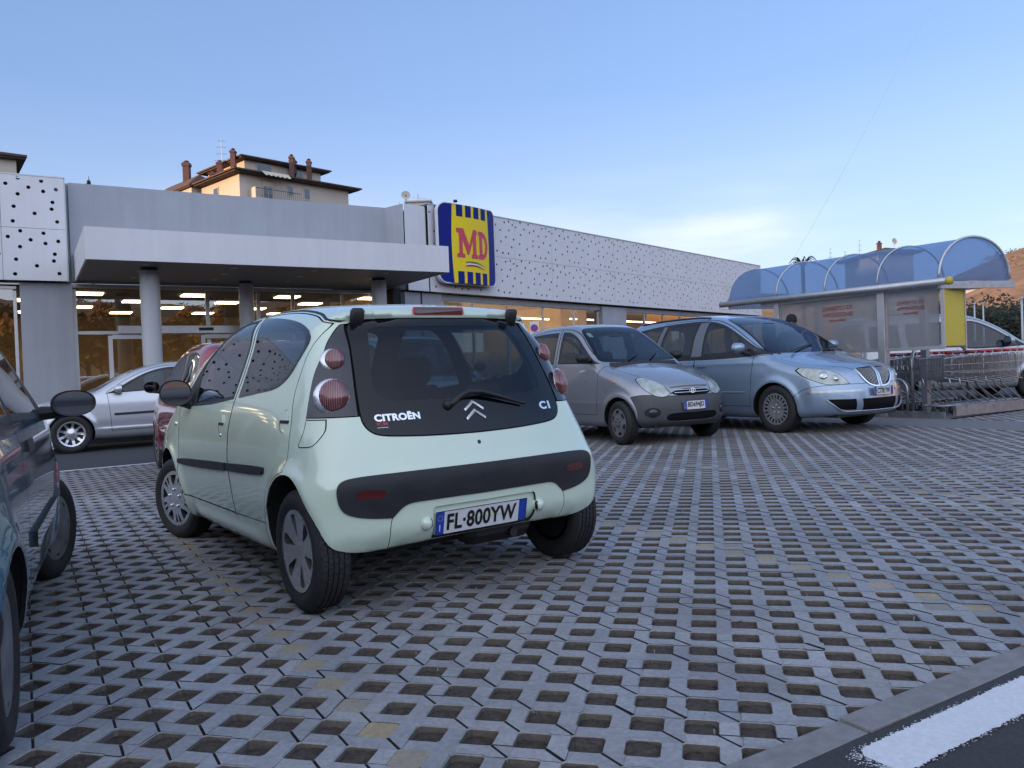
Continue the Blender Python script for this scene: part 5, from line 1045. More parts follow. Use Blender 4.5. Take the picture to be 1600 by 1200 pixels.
# ------------------------------------------------------------------ the man in the woollen hat behind the people carrier
def build_person():
    skin = mat('skin', (.34, .19, .135), .55, noise=.1, nscale=30); wool = mat('dark woollen hat', (.012, .012, .016), .9, bump=.5, bscale=200); coat = mat('dark jacket', (.012, .013, .018), .8, noise=.2, nscale=12); jean = mat('dark trousers', (.02, .022, .03), .85)
    root = empty('person', (0, 0, 0), 0, 'person in a dark woollen hat and dark jacket behind the pale blue people carrier', 'person')
    J = {'pelvis': (0, 0, .98, .15), 'waist': (0, .0, 1.15, .145), 'chest': (.0, .02, 1.36, .165), 'neck': (.0, .0, 1.54, .062), 'head': (.015, 0, 1.64, .075), 'sl': (0, .19, 1.46, .068), 'el': (.02, .27, 1.18, .048), 'wl': (.14, .26, .95, .034), 'sr': (0, -.19, 1.46, .068), 'er': (.02, -.27, 1.18, .048), 'wr': (.14, -.26, .95, .034),
         'hl': (0, .10, .92, .095), 'kl': (.06, .12, .50, .062), 'al': (-.05, .12, .09, .045), 'fl': (.12, .14, .04, .038), 'hr': (0, -.10, .92, .095), 'kr': (.02, -.12, .50, .062), 'ar': (.0, -.12, .09, .045), 'fr': (.17, -.14, .04, .038)}
    E = [('pelvis', 'waist'), ('waist', 'chest'), ('chest', 'neck'), ('neck', 'head'), ('chest', 'sl'), ('sl', 'el'), ('el', 'wl'), ('chest', 'sr'), ('sr', 'er'), ('er', 'wr'), ('pelvis', 'hl'), ('hl', 'kl'), ('kl', 'al'), ('al', 'fl'), ('pelvis', 'hr'), ('hr', 'kr'), ('kr', 'ar'), ('ar', 'fr')]
    for sg, w_, h_ in ((1, 'wl', 'l'), (-1, 'wr', 'r')):
        wx, wy, wz, _ = J[w_]; J['p'+h_] = (wx+.05, wy, wz-.05, .030); E.append((w_, 'p'+h_))
        for k in range(4):
            J['f%s%d' % (h_, k)] = (wx+.095, wy+sg*(-.024+.016*k), wz-.085, .0085); J['g%s%d' % (h_, k)] = (wx+.10-.004*k, wy+sg*(-.024+.016*k), wz-.118-.006*(k in (1, 2)), .0075); E += [('p'+h_, 'f%s%d' % (h_, k)), ('f%s%d' % (h_, k), 'g%s%d' % (h_, k))]
        J['t'+h_] = (wx+.075, wy-sg*.035, wz-.05, .010); J['u'+h_] = (wx+.10, wy-sg*.045, wz-.07, .009); E += [('p'+h_, 't'+h_), ('t'+h_, 'u'+h_)]
    ks = list(J); me = bpy.data.meshes.new('body'); me.from_pydata([J[k][:3] for k in ks], [(ks.index(a), ks.index(b)) for a, b in E], []); o = bpy.data.objects.new('body', me); COL.objects.link(o)
    md = o.modifiers.new('skin', 'SKIN'); sv = me.skin_vertices[0].data
    for i, k in enumerate(ks): sv[i].radius = (J[k][3], J[k][3]*(1.25 if k in ('waist', 'chest', 'pelvis') else 1)); sv[i].use_root = (k == 'pelvis')
    s2 = o.modifiers.new('sub', 'SUBSURF'); s2.levels = 2; s2.render_levels = 2; bpy.context.view_layer.update()
    bm_ = bpy.data.meshes.new_from_object(o.evaluated_get(bpy.context.evaluated_depsgraph_get())); bpy.data.objects.remove(o)
    V = [tuple(v.co) for v in bm_.vertices]; F = [tuple(p.vertices) for p in bm_.polygons]; mi = []
    for f in F:
        c = sum((Vector(V[i]) for i in f), Vector())/len(f); hand = (abs(c.y) > .2 and c.z < .965 and c.x > .10); mi.append(0 if hand or c.z > 1.55 else (1 if c.z > .93 else 2))
    obj('body', V, F, [skin, coat, jean], root, True, mi)
    # head with face
    mb = MB(); V = []; F = []; nr, ns = 18, 24
    for i in range(nr+1):
        v = i/nr; z = 1.56+.235*v; prof = math.sin(math.pi*min(1, max(0, .06+.90*v)))**.55; rx = .098*prof*(.86+.14*math.sin(v*3.1)); ry = .077*prof*(.80+.2*math.sin(min(1, v*1.2)*1.57))
        for k in range(ns):
            a = 2*math.pi*k/ns; x, y = rx*math.cos(a), ry*math.sin(a); fr = max(0, math.cos(a))
            if fr > 0:
                x += .022*math.exp(-((v-.40)/.10)**2)*math.exp(-(y/.014)**2)      # nose
                x += .007*math.exp(-((v-.20)/.05)**2)*math.exp(-(y/.028)**2)+.008*math.exp(-((v-.05)/.07)**2)*math.exp(-(y/.03)**2)
                x -= .010*math.exp(-((v-.50)/.05)**2)*math.exp(-((abs(y)-.031)/.016)**2)
                x += .005*math.exp(-((v-.58)/.05)**2)
            V.append((x+.012, y, z))
    for i in range(nr):
        for k in range(ns): F.append((i*ns+k, i*ns+(k+1) % ns, (i+1)*ns+(k+1) % ns, (i+1)*ns+k))
    mb.add(V, F)
    for sg in (1, -1): dome(mb, (.012, sg*.074, 1.665), (-.2, sg, 0), .030, .016, 10, squash=.6)
    mb.build('head', skin, root, True)
    for sg in (1, -1):
        mb = MB(); dome(mb, (.094, sg*.031, 1.679), (1, 0, 0), .012, .007, 10); mb.build('eye', M['black_ink'], root, True)
    mb = MB()
    for sg in (1, -1): mb.tube([(.108+.0*math.cos(a), sg*.033+.022*math.cos(a), 1.677+.017*math.sin(a)) for a in np.linspace(0, 6.28, 17)[:-1]], .003, 5, closed=True); mb.tube([(.106, sg*.055, 1.68), (.03, sg*.08, 1.685)], .0025, 4)
    mb.tube([(.110, -.011, 1.68), (.110, .011, 1.68)], .003, 4); mb.build('glasses', M['black_ink'], root)
    mb = MB(); mb.lathe([(.106, 1.695), (.112, 1.70), (.112, 1.735), (.106, 1.742), (.100, 1.78), (.080, 1.815), (.045, 1.835), (.001, 1.842)], 24); o = mb.build('woollen_hat', wool, root, True); o.location = (.012, 0, 0); o.scale = (1, .86, 1)
    mb = MB(); mb.lathe([(.075, 1.49), (.082, 1.54), (.070, 1.56), (.060, 1.545)], 16); mb.build('jacket_collar', coat, root, True)
    stand(root, 4.86, 13.88, R_(-112)); root.scale = (.975, .975, .975)
# ------------------------------------------------------------------ the pale green hatchback in front
def smooth_cap(c, holes): return holes
def wheel_openings(kind, r):
    H = []
    if kind == 'leaf':          # six broad leaf spokes
        for k in range(6):
            a = k*60+12; H.append(polar([(r*.90, a-7), (r*.91, a+9), (r*.78, a+13), (r*.52, a+11), (r*.34, a+4), (r*.42, a-2), (r*.68, a-6)]))
    if kind == 'ten':           # ten spokes, alternate wide and narrow openings
        for k in range(5):
            a = k*72+10; H.append(polar([(r*.90, a-13, 1), (r*.90, a+13, 1), (r*.70, a+11), (r*.52, a+3), (r*.52, a-3), (r*.70, a-11)]))
            a += 30; H.append(polar([(r*.90, a-7, 1), (r*.90, a+3, 1), (r*.60, a+1, 1), (r*.60, a-2, 1)]))
            a += 12; H.append(polar([(r*.90, a-3, 1), (r*.90, a+7, 1), (r*.60, a+2, 1), (r*.60, a-1, 1)]))
    if kind == 'slots':
        for k in range(20): a = k*18; H.append(polar([(r*.92, a-4.2, 1), (r*.92, a+4.2, 1), (r*.67, a+3.4), (r*.65, a), (r*.67, a-3.4)]))
    if kind == 'six':
        for k in range(6): a = k*60+20; H.append(polar([(r*.88, a-15), (r*.91, a), (r*.88, a+15), (r*.72, a+13), (r*.66, a), (r*.72, a-13)]))
    if kind == 'nine':
        for k in range(9): a = k*40; H.append(polar([(r*.90, a-13, 1), (r*.90, a+13, 1), (r*.60, a+11), (r*.42, a+2), (r*.42, a-2), (r*.60, a-11)]))
    if kind == 'few':
        for k in range(8): a = k*45; H.append(polar([(r*.90, a-6), (r*.92, a), (r*.90, a+6), (r*.84, a+5), (r*.84, a-5)]))
    return H
def dome(mb, p, n, r, h, seg=20, squash=1., up=(0, 0, 1)):
    n = Vector(n).normalized(); u = Vector(up); u = (u-n*u.dot(n)).normalized(); t = u.cross(n); V = []; F = []
    for i in range(7):
        q = i/6*math.pi/2
        for k in range(seg): a = 2*math.pi*k/seg; V.append(Vector(p)+t*(r*math.cos(q)*math.cos(a)*squash)+u*(r*math.cos(q)*math.sin(a))+n*(h*math.sin(q)))
    for i in range(6):
        for k in range(seg): F.append((i*seg+k, i*seg+(k+1) % seg, (i+1)*seg+(k+1) % seg, (i+1)*seg+k))
    mb.add(V, F)
def wing_mirror(root, c, w, h, mcase, face, stalk, m2=None, ang=0.):
    """oval door mirror: shell bulging forward, reflecting face, stalk to the door"""
    c = Vector(c); mb = MB(); V = []; F = []; n = 24; ca, sa = math.cos(ang), math.sin(ang)
    def T(u, v, x): return c+Vector((x*ca-u*sa, x*sa+u*ca, v))
    rings = [(1, 0), (1.0, .02), (.98, .05), (.88, .085), (.66, .11), (.3, .125), (.01, .128)]
    for s_, x in rings:
        for k in range(n): a = 2*math.pi*k/n; cx = math.copysign(abs(math.cos(a))**.9, math.cos(a)); sz = math.copysign(abs(math.sin(a))**.9, math.sin(a)); V.append(T(w/2*s_*cx, h/2*s_*sz, x))
    for i in range(len(rings)-1):
        for k in range(n): F.append((i*n+k, i*n+(k+1) % n, (i+1)*n+(k+1) % n, (i+1)*n+k))
    mb.add(V, F); o = mb.build('door_mirror', mcase, root, auto=50)
    mb = MB(); V = []
    for s_, x in [(1, .0), (.90, .004)]:
        for k in range(n): a = 2*math.pi*k/n; cx = math.copysign(abs(math.cos(a))**.9, math.cos(a)); sz = math.copysign(abs(math.sin(a))**.9, math.sin(a)); V.append(T(w/2*s_*cx, h/2*s_*sz, x))
    mb.add(V, [(k, (k+1) % n, n+(k+1) % n, n+k) for k in range(n)]); mb.build('mirror_rim', m2 or mcase, o)
    mb = MB(); mb.add(V[n:], [tuple(range(n))]); mb.build('mirror_glass', M['mirror'], o)
    mb = MB(); mb.tube([T(0, -h*.3, .05), Vector(stalk)], [.028, .035], 8); mb.build('mirror_stalk', M['black_plastic'], o)
    return o
C1S = dict(lift=.055, sil=[(-.20, .235), (-.335, .245), (-.39, .33), (-.40, .46), (-.405, .60), (-.375, .68), (-.345, .78), (-.30, .90), (-.215, 1.07), (-.115, 1.24), (-.035, 1.345), (-.055, 1.385), (.02, 1.415), (.3, 1.45), (.7, 1.475), (1.1, 1.48), (1.45, 1.462), (1.75, 1.375), (2.08, 1.21), (2.36, 1.04), (2.52, .955), (2.7, .89), (2.87, .80), (2.99, .66), (3.04, .5), (3.035, .32), (2.9, .2), (2.5, .18), (1.2, .18), (0, .2)],
    wz=[(.15, .74), (.28, .79), (.45, .818), (.6, .825), (.8, .81), (.93, .78), (1.1, .72), (1.3, .64), (1.45, .58)],
    plan=[(-.4, .0), (0, .0), (.8, 0), (1.6, 0), (2.3, .0), (2.7, .03), (3.05, .12)], bow=(.125, .30), crown=.05,
    k=[(.2, .05), (.35, .08), (.5, .10), (.8, .12), (1.0, .12), (1.3, .12), (1.45, .2)], spine=.6, crease=[(.245, .020, .045, .50, 1.82)], bump=[(-.35, .35, .90, .22, -.075)],
    flare=[(.01, .285, .335, .022, .05), (2.34, .28, .34, .020, .05)])
def build_green_car():
    root = empty('hatchback_car', (0, 0, 0), 0, 'pale mint green hatchback parked askew, its rear and left side towards the camera', 'car'); stand(root, -.365, 4.171, 2.19195)
    c = Car(C1S, root, M['green_paint'], .024)
    fd = c.reg('front_door', 'side', [(2.12, .925, 1), (2.08, .80), (2.06, .60), (2.055, .43), (1.98, .335, 1), (1.5, .338), (.919, .341, 1), (.925, .475), (.962, .64), (.964, .80), (.945, .97), (.915, 1.12), (.95, 1.30), (1.04, 1.44, 1), (1.2, 1.447), (1.36, 1.432), (1.55, 1.385), (1.72, 1.30), (1.88, 1.19), (2.0, 1.06)], M['green_paint'], gap=.008, minn=.05)
    rd = c.reg('rear_door', 'side', [(.919, .341, 1), (.40, .352, 1), (.31, .42), (.245, .52), (.17, .60), (.06, .64, 1), (.045, .71), (.055, .85), (.085, 1.0), (.065, 1.12), (.04, 1.24), (.02, 1.330, 1), (.205, 1.380), (.576, 1.424), (1.04, 1.44, 1), (.95, 1.30), (.915, 1.12), (.945, .97), (.964, .80), (.962, .64), (.925, .475)], M['green_paint'], gap=.005, minn=.05)
    c.reg('roof_seam', 'side', [(.005, 1.331, 1), (.20, 1.384), (.576, 1.429), (1.04, 1.447), (1.36, 1.437), (1.60, 1.375, 1), (1.60, 1.383, 1), (1.36, 1.447), (1.04, 1.457), (.576, 1.439), (.20, 1.393), (.0, 1.340, 1)], M['black_plastic'], off=-.003, rim=0, minn=.05)
    t1 = c.reg('window_frame', 'side', [(2.12, .925, 1), (1.97, 1.035), (1.84, 1.17), (1.67, 1.285), (1.52, 1.37), (1.35, 1.418), (1.10, 1.424, 1), (.985, 1.30), (.955, 1.15), (.975, .973, 1), (1.4, .94), (1.8, .925)], M['black_plastic'], off=.002, parent=fd, minn=.05)
    g1 = c.reg('side_window', 'side', [(1.735, .945, 1), (1.79, 1.16), (1.65, 1.268), (1.50, 1.352), (1.34, 1.400), (1.115, 1.408, 1), (1.005, 1.29), (.975, 1.15), (.992, .99, 1), (1.4, .957)], M['car_glass'], parent=fd, rim=0, minn=.05)
    t2 = c.reg('window_frame', 'side', [(1.00, 1.424, 1), (.676, 1.398), (.364, 1.358), (.167, 1.312), (.095, 1.272), (.087, 1.228), (.133, 1.165), (.185, 1.098), (.26, 1.052), (.36, 1.024), (.6, 1.003), (.885, .98, 1), (.87, 1.12), (.90, 1.29)], M['black_gloss'], off=.004, parent=rd, minn=.05)
    g2 = c.reg('side_window', 'side', [(.955, 1.400, 1), (.676, 1.378), (.375, 1.338), (.20, 1.297), (.13, 1.262), (.118, 1.228), (.155, 1.172), (.205, 1.108), (.27, 1.070), (.37, 1.042), (.6, 1.021), (.865, 1.0, 1), (.85, 1.12), (.875, 1.28)], M['car_glass'], off=.004, parent=rd, rim=0, minn=.05)
    c.reg('rub_strip', 'side', [(2.046, .576), (2.04, .548), (1.5, .556), (.985, .577, 1), (.985, .621, 1), (1.5, .603)], M['grey_plastic'], off=.014, rim=.014, parent=fd)
    c.reg('rub_strip', 'side', [(.945, .580, 1), (.37, .603), (.345, .625), (.35, .642), (.945, .622, 1)], M['grey_plastic'], off=.014, rim=.014, parent=rd)
    for x, z, p in [(1.115, .835, fd), (.105, .872, rd)]:
        if p is rd: x = .135
        c.reg('handle_recess', 'side', [(x+.052*math.cos(a), z+.055*math.sin(a)) for a in np.linspace(0, 6.283, 17)[:-1]], M['green_paint'], off=-.0015, rim=.004, gap=.0016, parent=p, rimmat=M['green_paint'])
    lamp = c.reg('tail_lamp', 'side', [(-1, .887, 1), (-.062, .887, 1), (-.055, .95), (-.043, 1.074), (-.036, 1.18), (-.004, 1.265), (.008, 1.318), (-.02, 1.333, 1), (-1, 1.333, 1)], M['lamp_dark'], minn=-1, off=.003, rim=.02, xr=(.46, 9, 1), gap=.004)
    c.cut.region(GAP, 'rear', [(.50, 1.36, 1), (.522, 1.3), (.534, 1.2), (.55, 1.1), (.568, .98), (.580, .87, 1), (.3, .87, 1), (.3, 1.36, 1)], only=(lamp,), minn=-1)
    c.cut.region(BODY, 'rear', [(.44, 1.40, 1), (.46, 1.345, 1), (.516, 1.345, 1), (.516, 1.34, 1), (.5, 1.5, 1)], n=0, only=(lamp, GAP), minn=-1)
    ck = c.reg('bumper_cheek', 'side', [(-.064, .883, 1), (-.064, .82), (-.045, .762), (-.10, .757), (-.165, .768), (-.195, .825), (-.178, .883, 1)], M['green_paint'], gap=.005, minn=.02)
    hatch = c.reg('tailgate', 'rear', [(-.1, 1.352, 1), (.39, 1.346), (.49, 1.332), (.515, 1.29), (.530, 1.2), (.545, 1.1), (.562, .98), (.568, .90), (.566, .86), (.548, .825), (.51, .80), (.42, .787), (.2, .776), (-.1, .772, 1)], M['black_gloss'], gap=.006, off=.002, pair=False)
    hw = c.reg('rear_window', 'rear', [(-.1, 1.305, 1), (.30, 1.303), (.405, 1.293), (.43, 1.24), (.458, 1.13), (.472, 1.04), (.466, .985), (.43, .955), (.33, .947), (-.1, .945, 1)], M['rear_glass'], off=.001, pair=False, parent=hatch, rim=0)
    val = c.reg('bumper_valance', 'rear', [(-.1, .50, 1), (.37, .497), (.43, .483), (.49, .435), (.50, .33), (.47, .2, 1), (-.1, .2, 1)], M['green_paint'], gap=.0035, pair=False)
    bs = c.reg('bumper_strip', 'rear', [(-.1, .632, 1), (.2, .632), (.5, .629), (.66, .622), (.712, .606), (.728, .57), (.715, .50), (.68, .466), (.60, .443), (.49, .431, 1), (.43, .48), (.37, .492), (-.1, .492, 1)], M['grey_plastic'], off=.006, pair=False, rim=.012)
    c.reg('reflector', 'rear', [(.525, .530), (.64, .532), (.645, .562), (.52, .560)], M['dark_red_lens'], off=.0075, rim=.003, parent=bs)
    pr = c.reg('plate_recess', 'rear', [(-.1, .457, 1), (.275, .457), (.292, .445), (.295, .38), (.288, .315), (.275, .303), (-.1, .303, 1)], M['green_paint'], off=-.014, rim=0, pair=False, only=(val,))
    ws = c.reg('windscreen', 'front', [(-.1, 1.415, 1), (.40, 1.40), (.515, 1.36), (.60, 1.22), (.66, 1.08), (.68, 1.01), (.5, .985), (-.1, .98, 1)], M['screen_glass'], off=-.002, pair=False, rim=0)
    c.reg('headlamp', 'front', [(.42, .62), (.55, .60), (.70, .63), (.74, .74), (.66, .80), (.50, .72)], M['lamp_clear'], minn=0)
    c.reg('grille', 'front', [(0, .40, 1), (.45, .40), (.5, .30), (0, .28, 1)], M['black_plastic'], pair=False)
    for x in (0, 2.34): c.wheel_hole(x+(.018 if x == 0 else 0), .285, .306 if x == 0 else .32, .50, .348)
    c.finish((g1, g2, hw, ws))
    o = c.objs; body = root
    # lamps in the cluster
    for sg, lo in zip((1, -1), o[lamp]):
        for (y, z, r, h) in [(.612, 1.152, .052, .03), (.655, .985, .078, .042)]:
            p, n = c.at('rear', y, z); n = Vector((n.x, n.y*.8, n.z*.4)).normalized()
            if sg < 0: p = Vector((p.x, -p.y, p.z)); n = Vector((n.x, -n.y, n.z))
            mb = MB(); dome(mb, p+Vector((-.002, sg*.011, -.002)), n, r*1.09, h*.45, squash=.97); mb.build('lamp_bezel', M['alloy'], lo, True)
            mb = MB(); dome(mb, p+n*.012+Vector((0, -sg*.004, 0)), n, r*.97, h*.8, squash=.92); mb.build('lamp_lens', M['pink_lens'], lo, True)
            mb = MB()
            for k in range(-5, 6):
                q = k*r*.15; L_ = math.sqrt(max(0, (r*.9)**2-q*q)); u = Vector((0, 0, 1)); u = (u-n*u.dot(n)).normalized(); t = u.cross(n)
                mb.tube([p+n*(.0125+.8*h*math.sqrt(max(0, 1-(q/(r*.9))**2-(j/ (r*1.02))**2)))+t*q*.86+u*j for j in np.linspace(-L_*.95, L_*.95, 7)], .0013, 4)
            mb.build('lens_ribs', M['rib_rose'], lo)
    # fittings
    hatch_o = o[hatch][0]; bs_o = o[bs][0]
    bar = [(-.148, -.006), (-.142, -.011), (.142, -.011), (.148, -.006), (.148, .006), (.142, .011), (-.142, .011), (-.148, .006)]
    V, F = plane_fill(bar, [], .010); V = [v for v in V]
    b = c.drape('brake_light', (V, F), 'rear', .014, 1.384, M['red_lens'], .006); 
    V, F = plane_fill([(x*.93, y*.6) for x, y in bar], [], .002); c.drape('lamp_strip', (V, F), 'rear', .014, 1.384, M['dark_red_lens'], .012, b)
    for sg in (1, -1):
        p, n = c.at('rear', sg*.455, 1.375); mb = MB(); mb.box(p+Vector((-.002, 0, -.024)), (.036, .070, .098), bev=.012, M=Matrix.Rotation(R_(-22), 3, 'Y')); mb.build('hatch_hinge', M['black_plastic'], root, auto=60)
    def chev(y0):
        t = .0155; w = .056; h = .040; V = [(-w, y0-h), (0, y0), (w, y0-h), (w-.004, y0-h-t*.75), (0, y0-t), (-w+.004, y0-h-t*.75)]
        return V
    mb = MB()
    for y0 in (.040, -.003):
        P = chev(y0); VV = [(x, y, 0) for x, y in P]+[(x, y, .004) for x, y in P]
        # ridge
        mid = [(-.050, y0-.041, .007), (0, y0-.007, .008), (.050, y0-.041, .007)]
        n = len(VV); VV += mid; F = [(6, 7, n+1, n), (7, 8, n+2, n+1), (8, 9, n+2), (9, 10, n+1, n+2), (10, 11, n, n+1), (11, 6, n)]+[(i, (i+1) % 6, 6+(i+1) % 6, 6+i) for i in range(6)]
        mb.add(VV, F)
    c.drape('emblem', (mb.V, mb.F), 'rear', -.003, .889, M['badge'], .0025, hatch_o)
    def word(txt, size, wide, u, v, m, name, w_target, bold=.0006):
        V, F = text_mesh(txt, size, .0015, wide, bold=bold, spacing=1.05); xs = [q[0] for q in V]; k = w_target/(max(xs)-min(xs)); mx_ = (max(xs)+min(xs))/2
        c.drape(name, ([((q[0]-mx_)*k, q[1], q[2]) for q in V], F), 'rear', u, v, m, .0035, hatch_o)
    word("CITRO\u00cbN", .041, 1., .400, .873, M['badge'], 'maker_lettering', .217, .0018)
    word("C1", .052, 1., -.462, .873, M['badge'], 'model_lettering', .078, .0020)
    word("ICM", .020, 1., .478, .846, M['red_lens'], 'dealer_sticker', .048); V, F = plane_fill([(-.025, -.0012), (.025, -.0012), (.025, .0012), (-.025, .0012)], [], .0004); c.drape('sticker_line', (V, F), 'rear', .478, .832, M['dull_chrome'], .002, hatch_o)
    # wiper
    P = [c.at('rear', y, z)[0]+Vector((-.022 - h_, 0, 0)) for y, z, h_ in [(.135, .912, 0), (.115, .925, .006), (.07, .955, .012), (.02, .972, .016), (-.05, .969, .016), (-.13, .948, .010), (-.22, .920, .004), (-.305, .896, 0)]]
    mb = MB(); mb.tube(P, [.014, .017, .014, .013, .012, .010, .007, .005], 8); w_ = mb.build('rear_wiper', M['black_plastic'], root, True)
    p, n = c.at('rear', .135, .912); mb = MB(); dome(mb, p, n, .026, .03); mb.build('wiper_hub', M['black_plastic'], w_, True)
    P = [c.at('rear', y, z)[0]+Vector((-.008, 0, 0)) for y, z in [(.06, .945), (-.08, .955), (-.2, .93), (-.33, .895)]]; mb = MB(); mb.tube(P, .005, 6); mb.build('wiper_blade', M['rubber'], w_)
    p, n = c.at('rear', .008, .730); mb = MB(); dome(mb, p-n*.001, n, .0105, .004); mb.build('tailgate_lock', M['black_plastic'], root, True)
    mb = MB(); V, F = plane_fill([(-.052, -.004), (.052, -.004), (.05, .004), (.02, .004), (.012, .010), (-.008, .010), (-.014, .004), (-.05, .004)], [], .003); c.drape('release_handle', (V, F), 'rear', -.02, .968, M['black_plastic'], .004, hatch_o)
    for y in (.328, -.316):
        p, n = c.at('rear', y, .385); mb = MB(); dome(mb, p+Vector((.012, 0, 0)), Vector((-1, 0, .1)), .034, .036, squash=.95); q = mb.build('plate_lamp_pod', M['green_paint'], o[val][0], True)
        mb = MB(); s_ = -1 if y > 0 else 1; dome(mb, p+Vector((-.004, s_*.016, 0)), Vector((-.75, s_*1., 0)), .024, .012, squash=.6); mb.build('plate_lamp', M['black_gloss'], q, True)
    p1, _ = c.at('rear', .02, .435); p2, _ = c.at('rear', .02, .322); nn = Vector((-(p1.z-p2.z), 0, (p1.x-p2.x))).normalized()
    nn = Vector((-1, 0, -.22)).normalized(); ctr = Vector((-.378, .022, .3755)); plate(root, 'number_plate', ctr, nn, "FL\u00b7800YW", .52, .116)
    # handles, repeater, mirrors
    for x, z, dd in [(1.115, .835, fd), (.135, .872, rd)]:
        for sg, q in zip((1, -1), o[dd]):
            P = [(x2*.046, y2) for x2, y2 in [(-1, 0), (-.9, .022), (-.55, .040), (0, .047), (.55, .040), (.9, .022), (1, 0)]]; V, F = plane_fill(P, [], .014)
            c.drape('door_handle', (V, F), 'side' if sg > 0 else 'sideR', x, z+.004, M['green_paint'], .003, q)
            V, F = plane_fill([(-.044, -.010), (.044, -.010), (.046, .003), (-.046, .003)], [], .004); c.drape('handle_slot', (V, F), 'side' if sg > 0 else 'sideR', x, z-.001, M['black_plastic'], -.001, q)
    for v_ in ('side', 'sideR'):
        p, n = c.at(v_, 2.155, .805); mb = MB(); dome(mb, p, n, .016, .010, squash=1.3); mb.build('side_repeater', M['chrome'], root, True)
        p, n = c.at(v_, 1.10, .770); mb = MB(); dome(mb, p, n, .011, .006); mb.build('door_lock', M['chrome'], root, True)
    for sg in (1, -1): wing_mirror(root, (1.83, sg*.875, 1.015), .195, .165, M['black_plastic'], None, (1.86, sg*.76, .93), ang=-sg*.18)
    # wheels: odd hubcaps front and rear
    for x, k, st in [(0, 'leaf', 0.), (2.34, 'ten', .30)]:
        for sg in (1, -1):
            w = wheel(root, 'wheel', x, sg*.728, .2785, .165, .186, wheel_openings(k, .186), (M['alloy'], M['alloy_side']), steer=st, profile='dish' if k == 'leaf' else 'dome', bolts=(5, .062, .011, M['chrome']) if k == 'ten' else None)
    # cabin
    for sg in (1, -1): seat(root, 1.30, sg*.34, .28, .60)
    mb = MB(); mb.box((.45, 0, .42), (.5, 1.15, .2), bev=.05); e = mb.build('rear_bench', M['seat'], root, auto=50)
    mb = MB(); mb.box((.14, 0, .66), (.14, 1.18, .50), bev=.05, M=Matrix.Rotation(R_(-14), 3, 'Y')); mb.build('bench_backrest', M['seat'], e, auto=50)
    for y in (.30, -.30): mb = MB(); mb.box((.06, y, .945), (.08, .25, .11), bev=.04); mb.build('headrest', M['seat'], e, auto=50)
    mb = MB(); mb.box((1.98, 0, .84), (.42, 1.36, .26), bev=.09); d = mb.build('dashboard', M['dash'], root, auto=50)
    mb = MB(); Mx = Matrix.Rotation(R_(28), 3, 'Y'); mb.tube([Vector((1.66, .36, .92))+Mx @ Vector((0, .185*math.cos(a), .185*math.sin(a))) for a in np.linspace(0, 6.283, 25)[:-1]], .014, 8, closed=True); mb.tube([(1.66, .36, .92), (1.85, .36, .82)], .03, 8); mb.build('steering_wheel', M['black_plastic'], root, True)
    mb = MB(); mb.box((1.30, 0, .24), (2.2, 1.5, .04)); mb.build('cabin_floor', M['interior'], root)
    mb = MB(); mb.box((1.52, 0, 1.345), (.03, .22, .06), bev=.02); mb.build('interior_mirror', M['black_plastic'], root, auto=50)
    mb = MB()
    for sg in (1, -1): mb.tube([(.30, sg*.45, .20), (.0, sg*.5, .24)], .04, 8)
    mb.tube([(-.02, -.5, .25), (-.02, .5, .25)], .05, 10); mb.tube([(1.8, -.2, .17), (.5, -.2, .18), (-.25, -.25, .24)], .025, 8); mb.box((-.12, -.2, .26), (.22, .42, .13), bev=.05); mb.build('underbody', M['black_plastic'], root)
    return root, c
# ------------------------------------------------------------------ the other cars
def cabin(root, xs, zs, w, xd, zd, bench=None, sc=1.):
    for sg in (1, -1): seat(root, xs, sg*w, zs, .58)
    if bench: mb = MB(); mb.box((bench, 0, zs+.35), (.14, 1.1, .55), bev=.05, M=Matrix.Rotation(R_(-12), 3, 'Y')); mb.build('rear_bench', M['seat'], root, auto=50)
    mb = MB(); mb.box((xd, 0, zd), (.45, w*3.7, .24), bev=.08); mb.build('dashboard', M['dash'], root, auto=50)
    mb = MB(); c = Vector((xd-.33, w, zd+.08)); Mx = Matrix.Rotation(R_(28), 3, 'Y'); mb.tube([c+Mx @ Vector((0, .185*math.cos(a), .185*math.sin(a))) for a in np.linspace(0, 6.283, 21)[:-1]], .014, 6, closed=True); mb.tube([c, c+Vector((.2, 0, -.1))], .03, 6); mb.build('steering_wheel', M['black_plastic'], root, True)
    mb = MB(); mb.box((xs, 0, .28), (2.1, w*4, .04)); mb.build('cabin_floor', M['interior'], root)
def four_wheels(root, wb, tr, R, wd, rr, kind, mats, z=0, steer=0., profile='dish', bolts=None, tread=False):
    for x in (0, wb):
        for sg in (1, -1): wheel(root, 'wheel', x, sg*tr, R, wd, rr, wheel_openings(kind, rr), mats, steer=steer if x else 0, profile=profile, bolts=bolts, tread=tread)
def under(root, x0, x1, w, z=.24):
    mb = MB(); mb.box(((x0+x1)/2, 0, z), (x1-x0, w, .06)); mb.build('underbody', M['black_plastic'], root)
def put_car(root, a, b, ang):
    p = AB(a, b); stand(root, p.x, p.y, LA+math.pi/2+R_(ang))
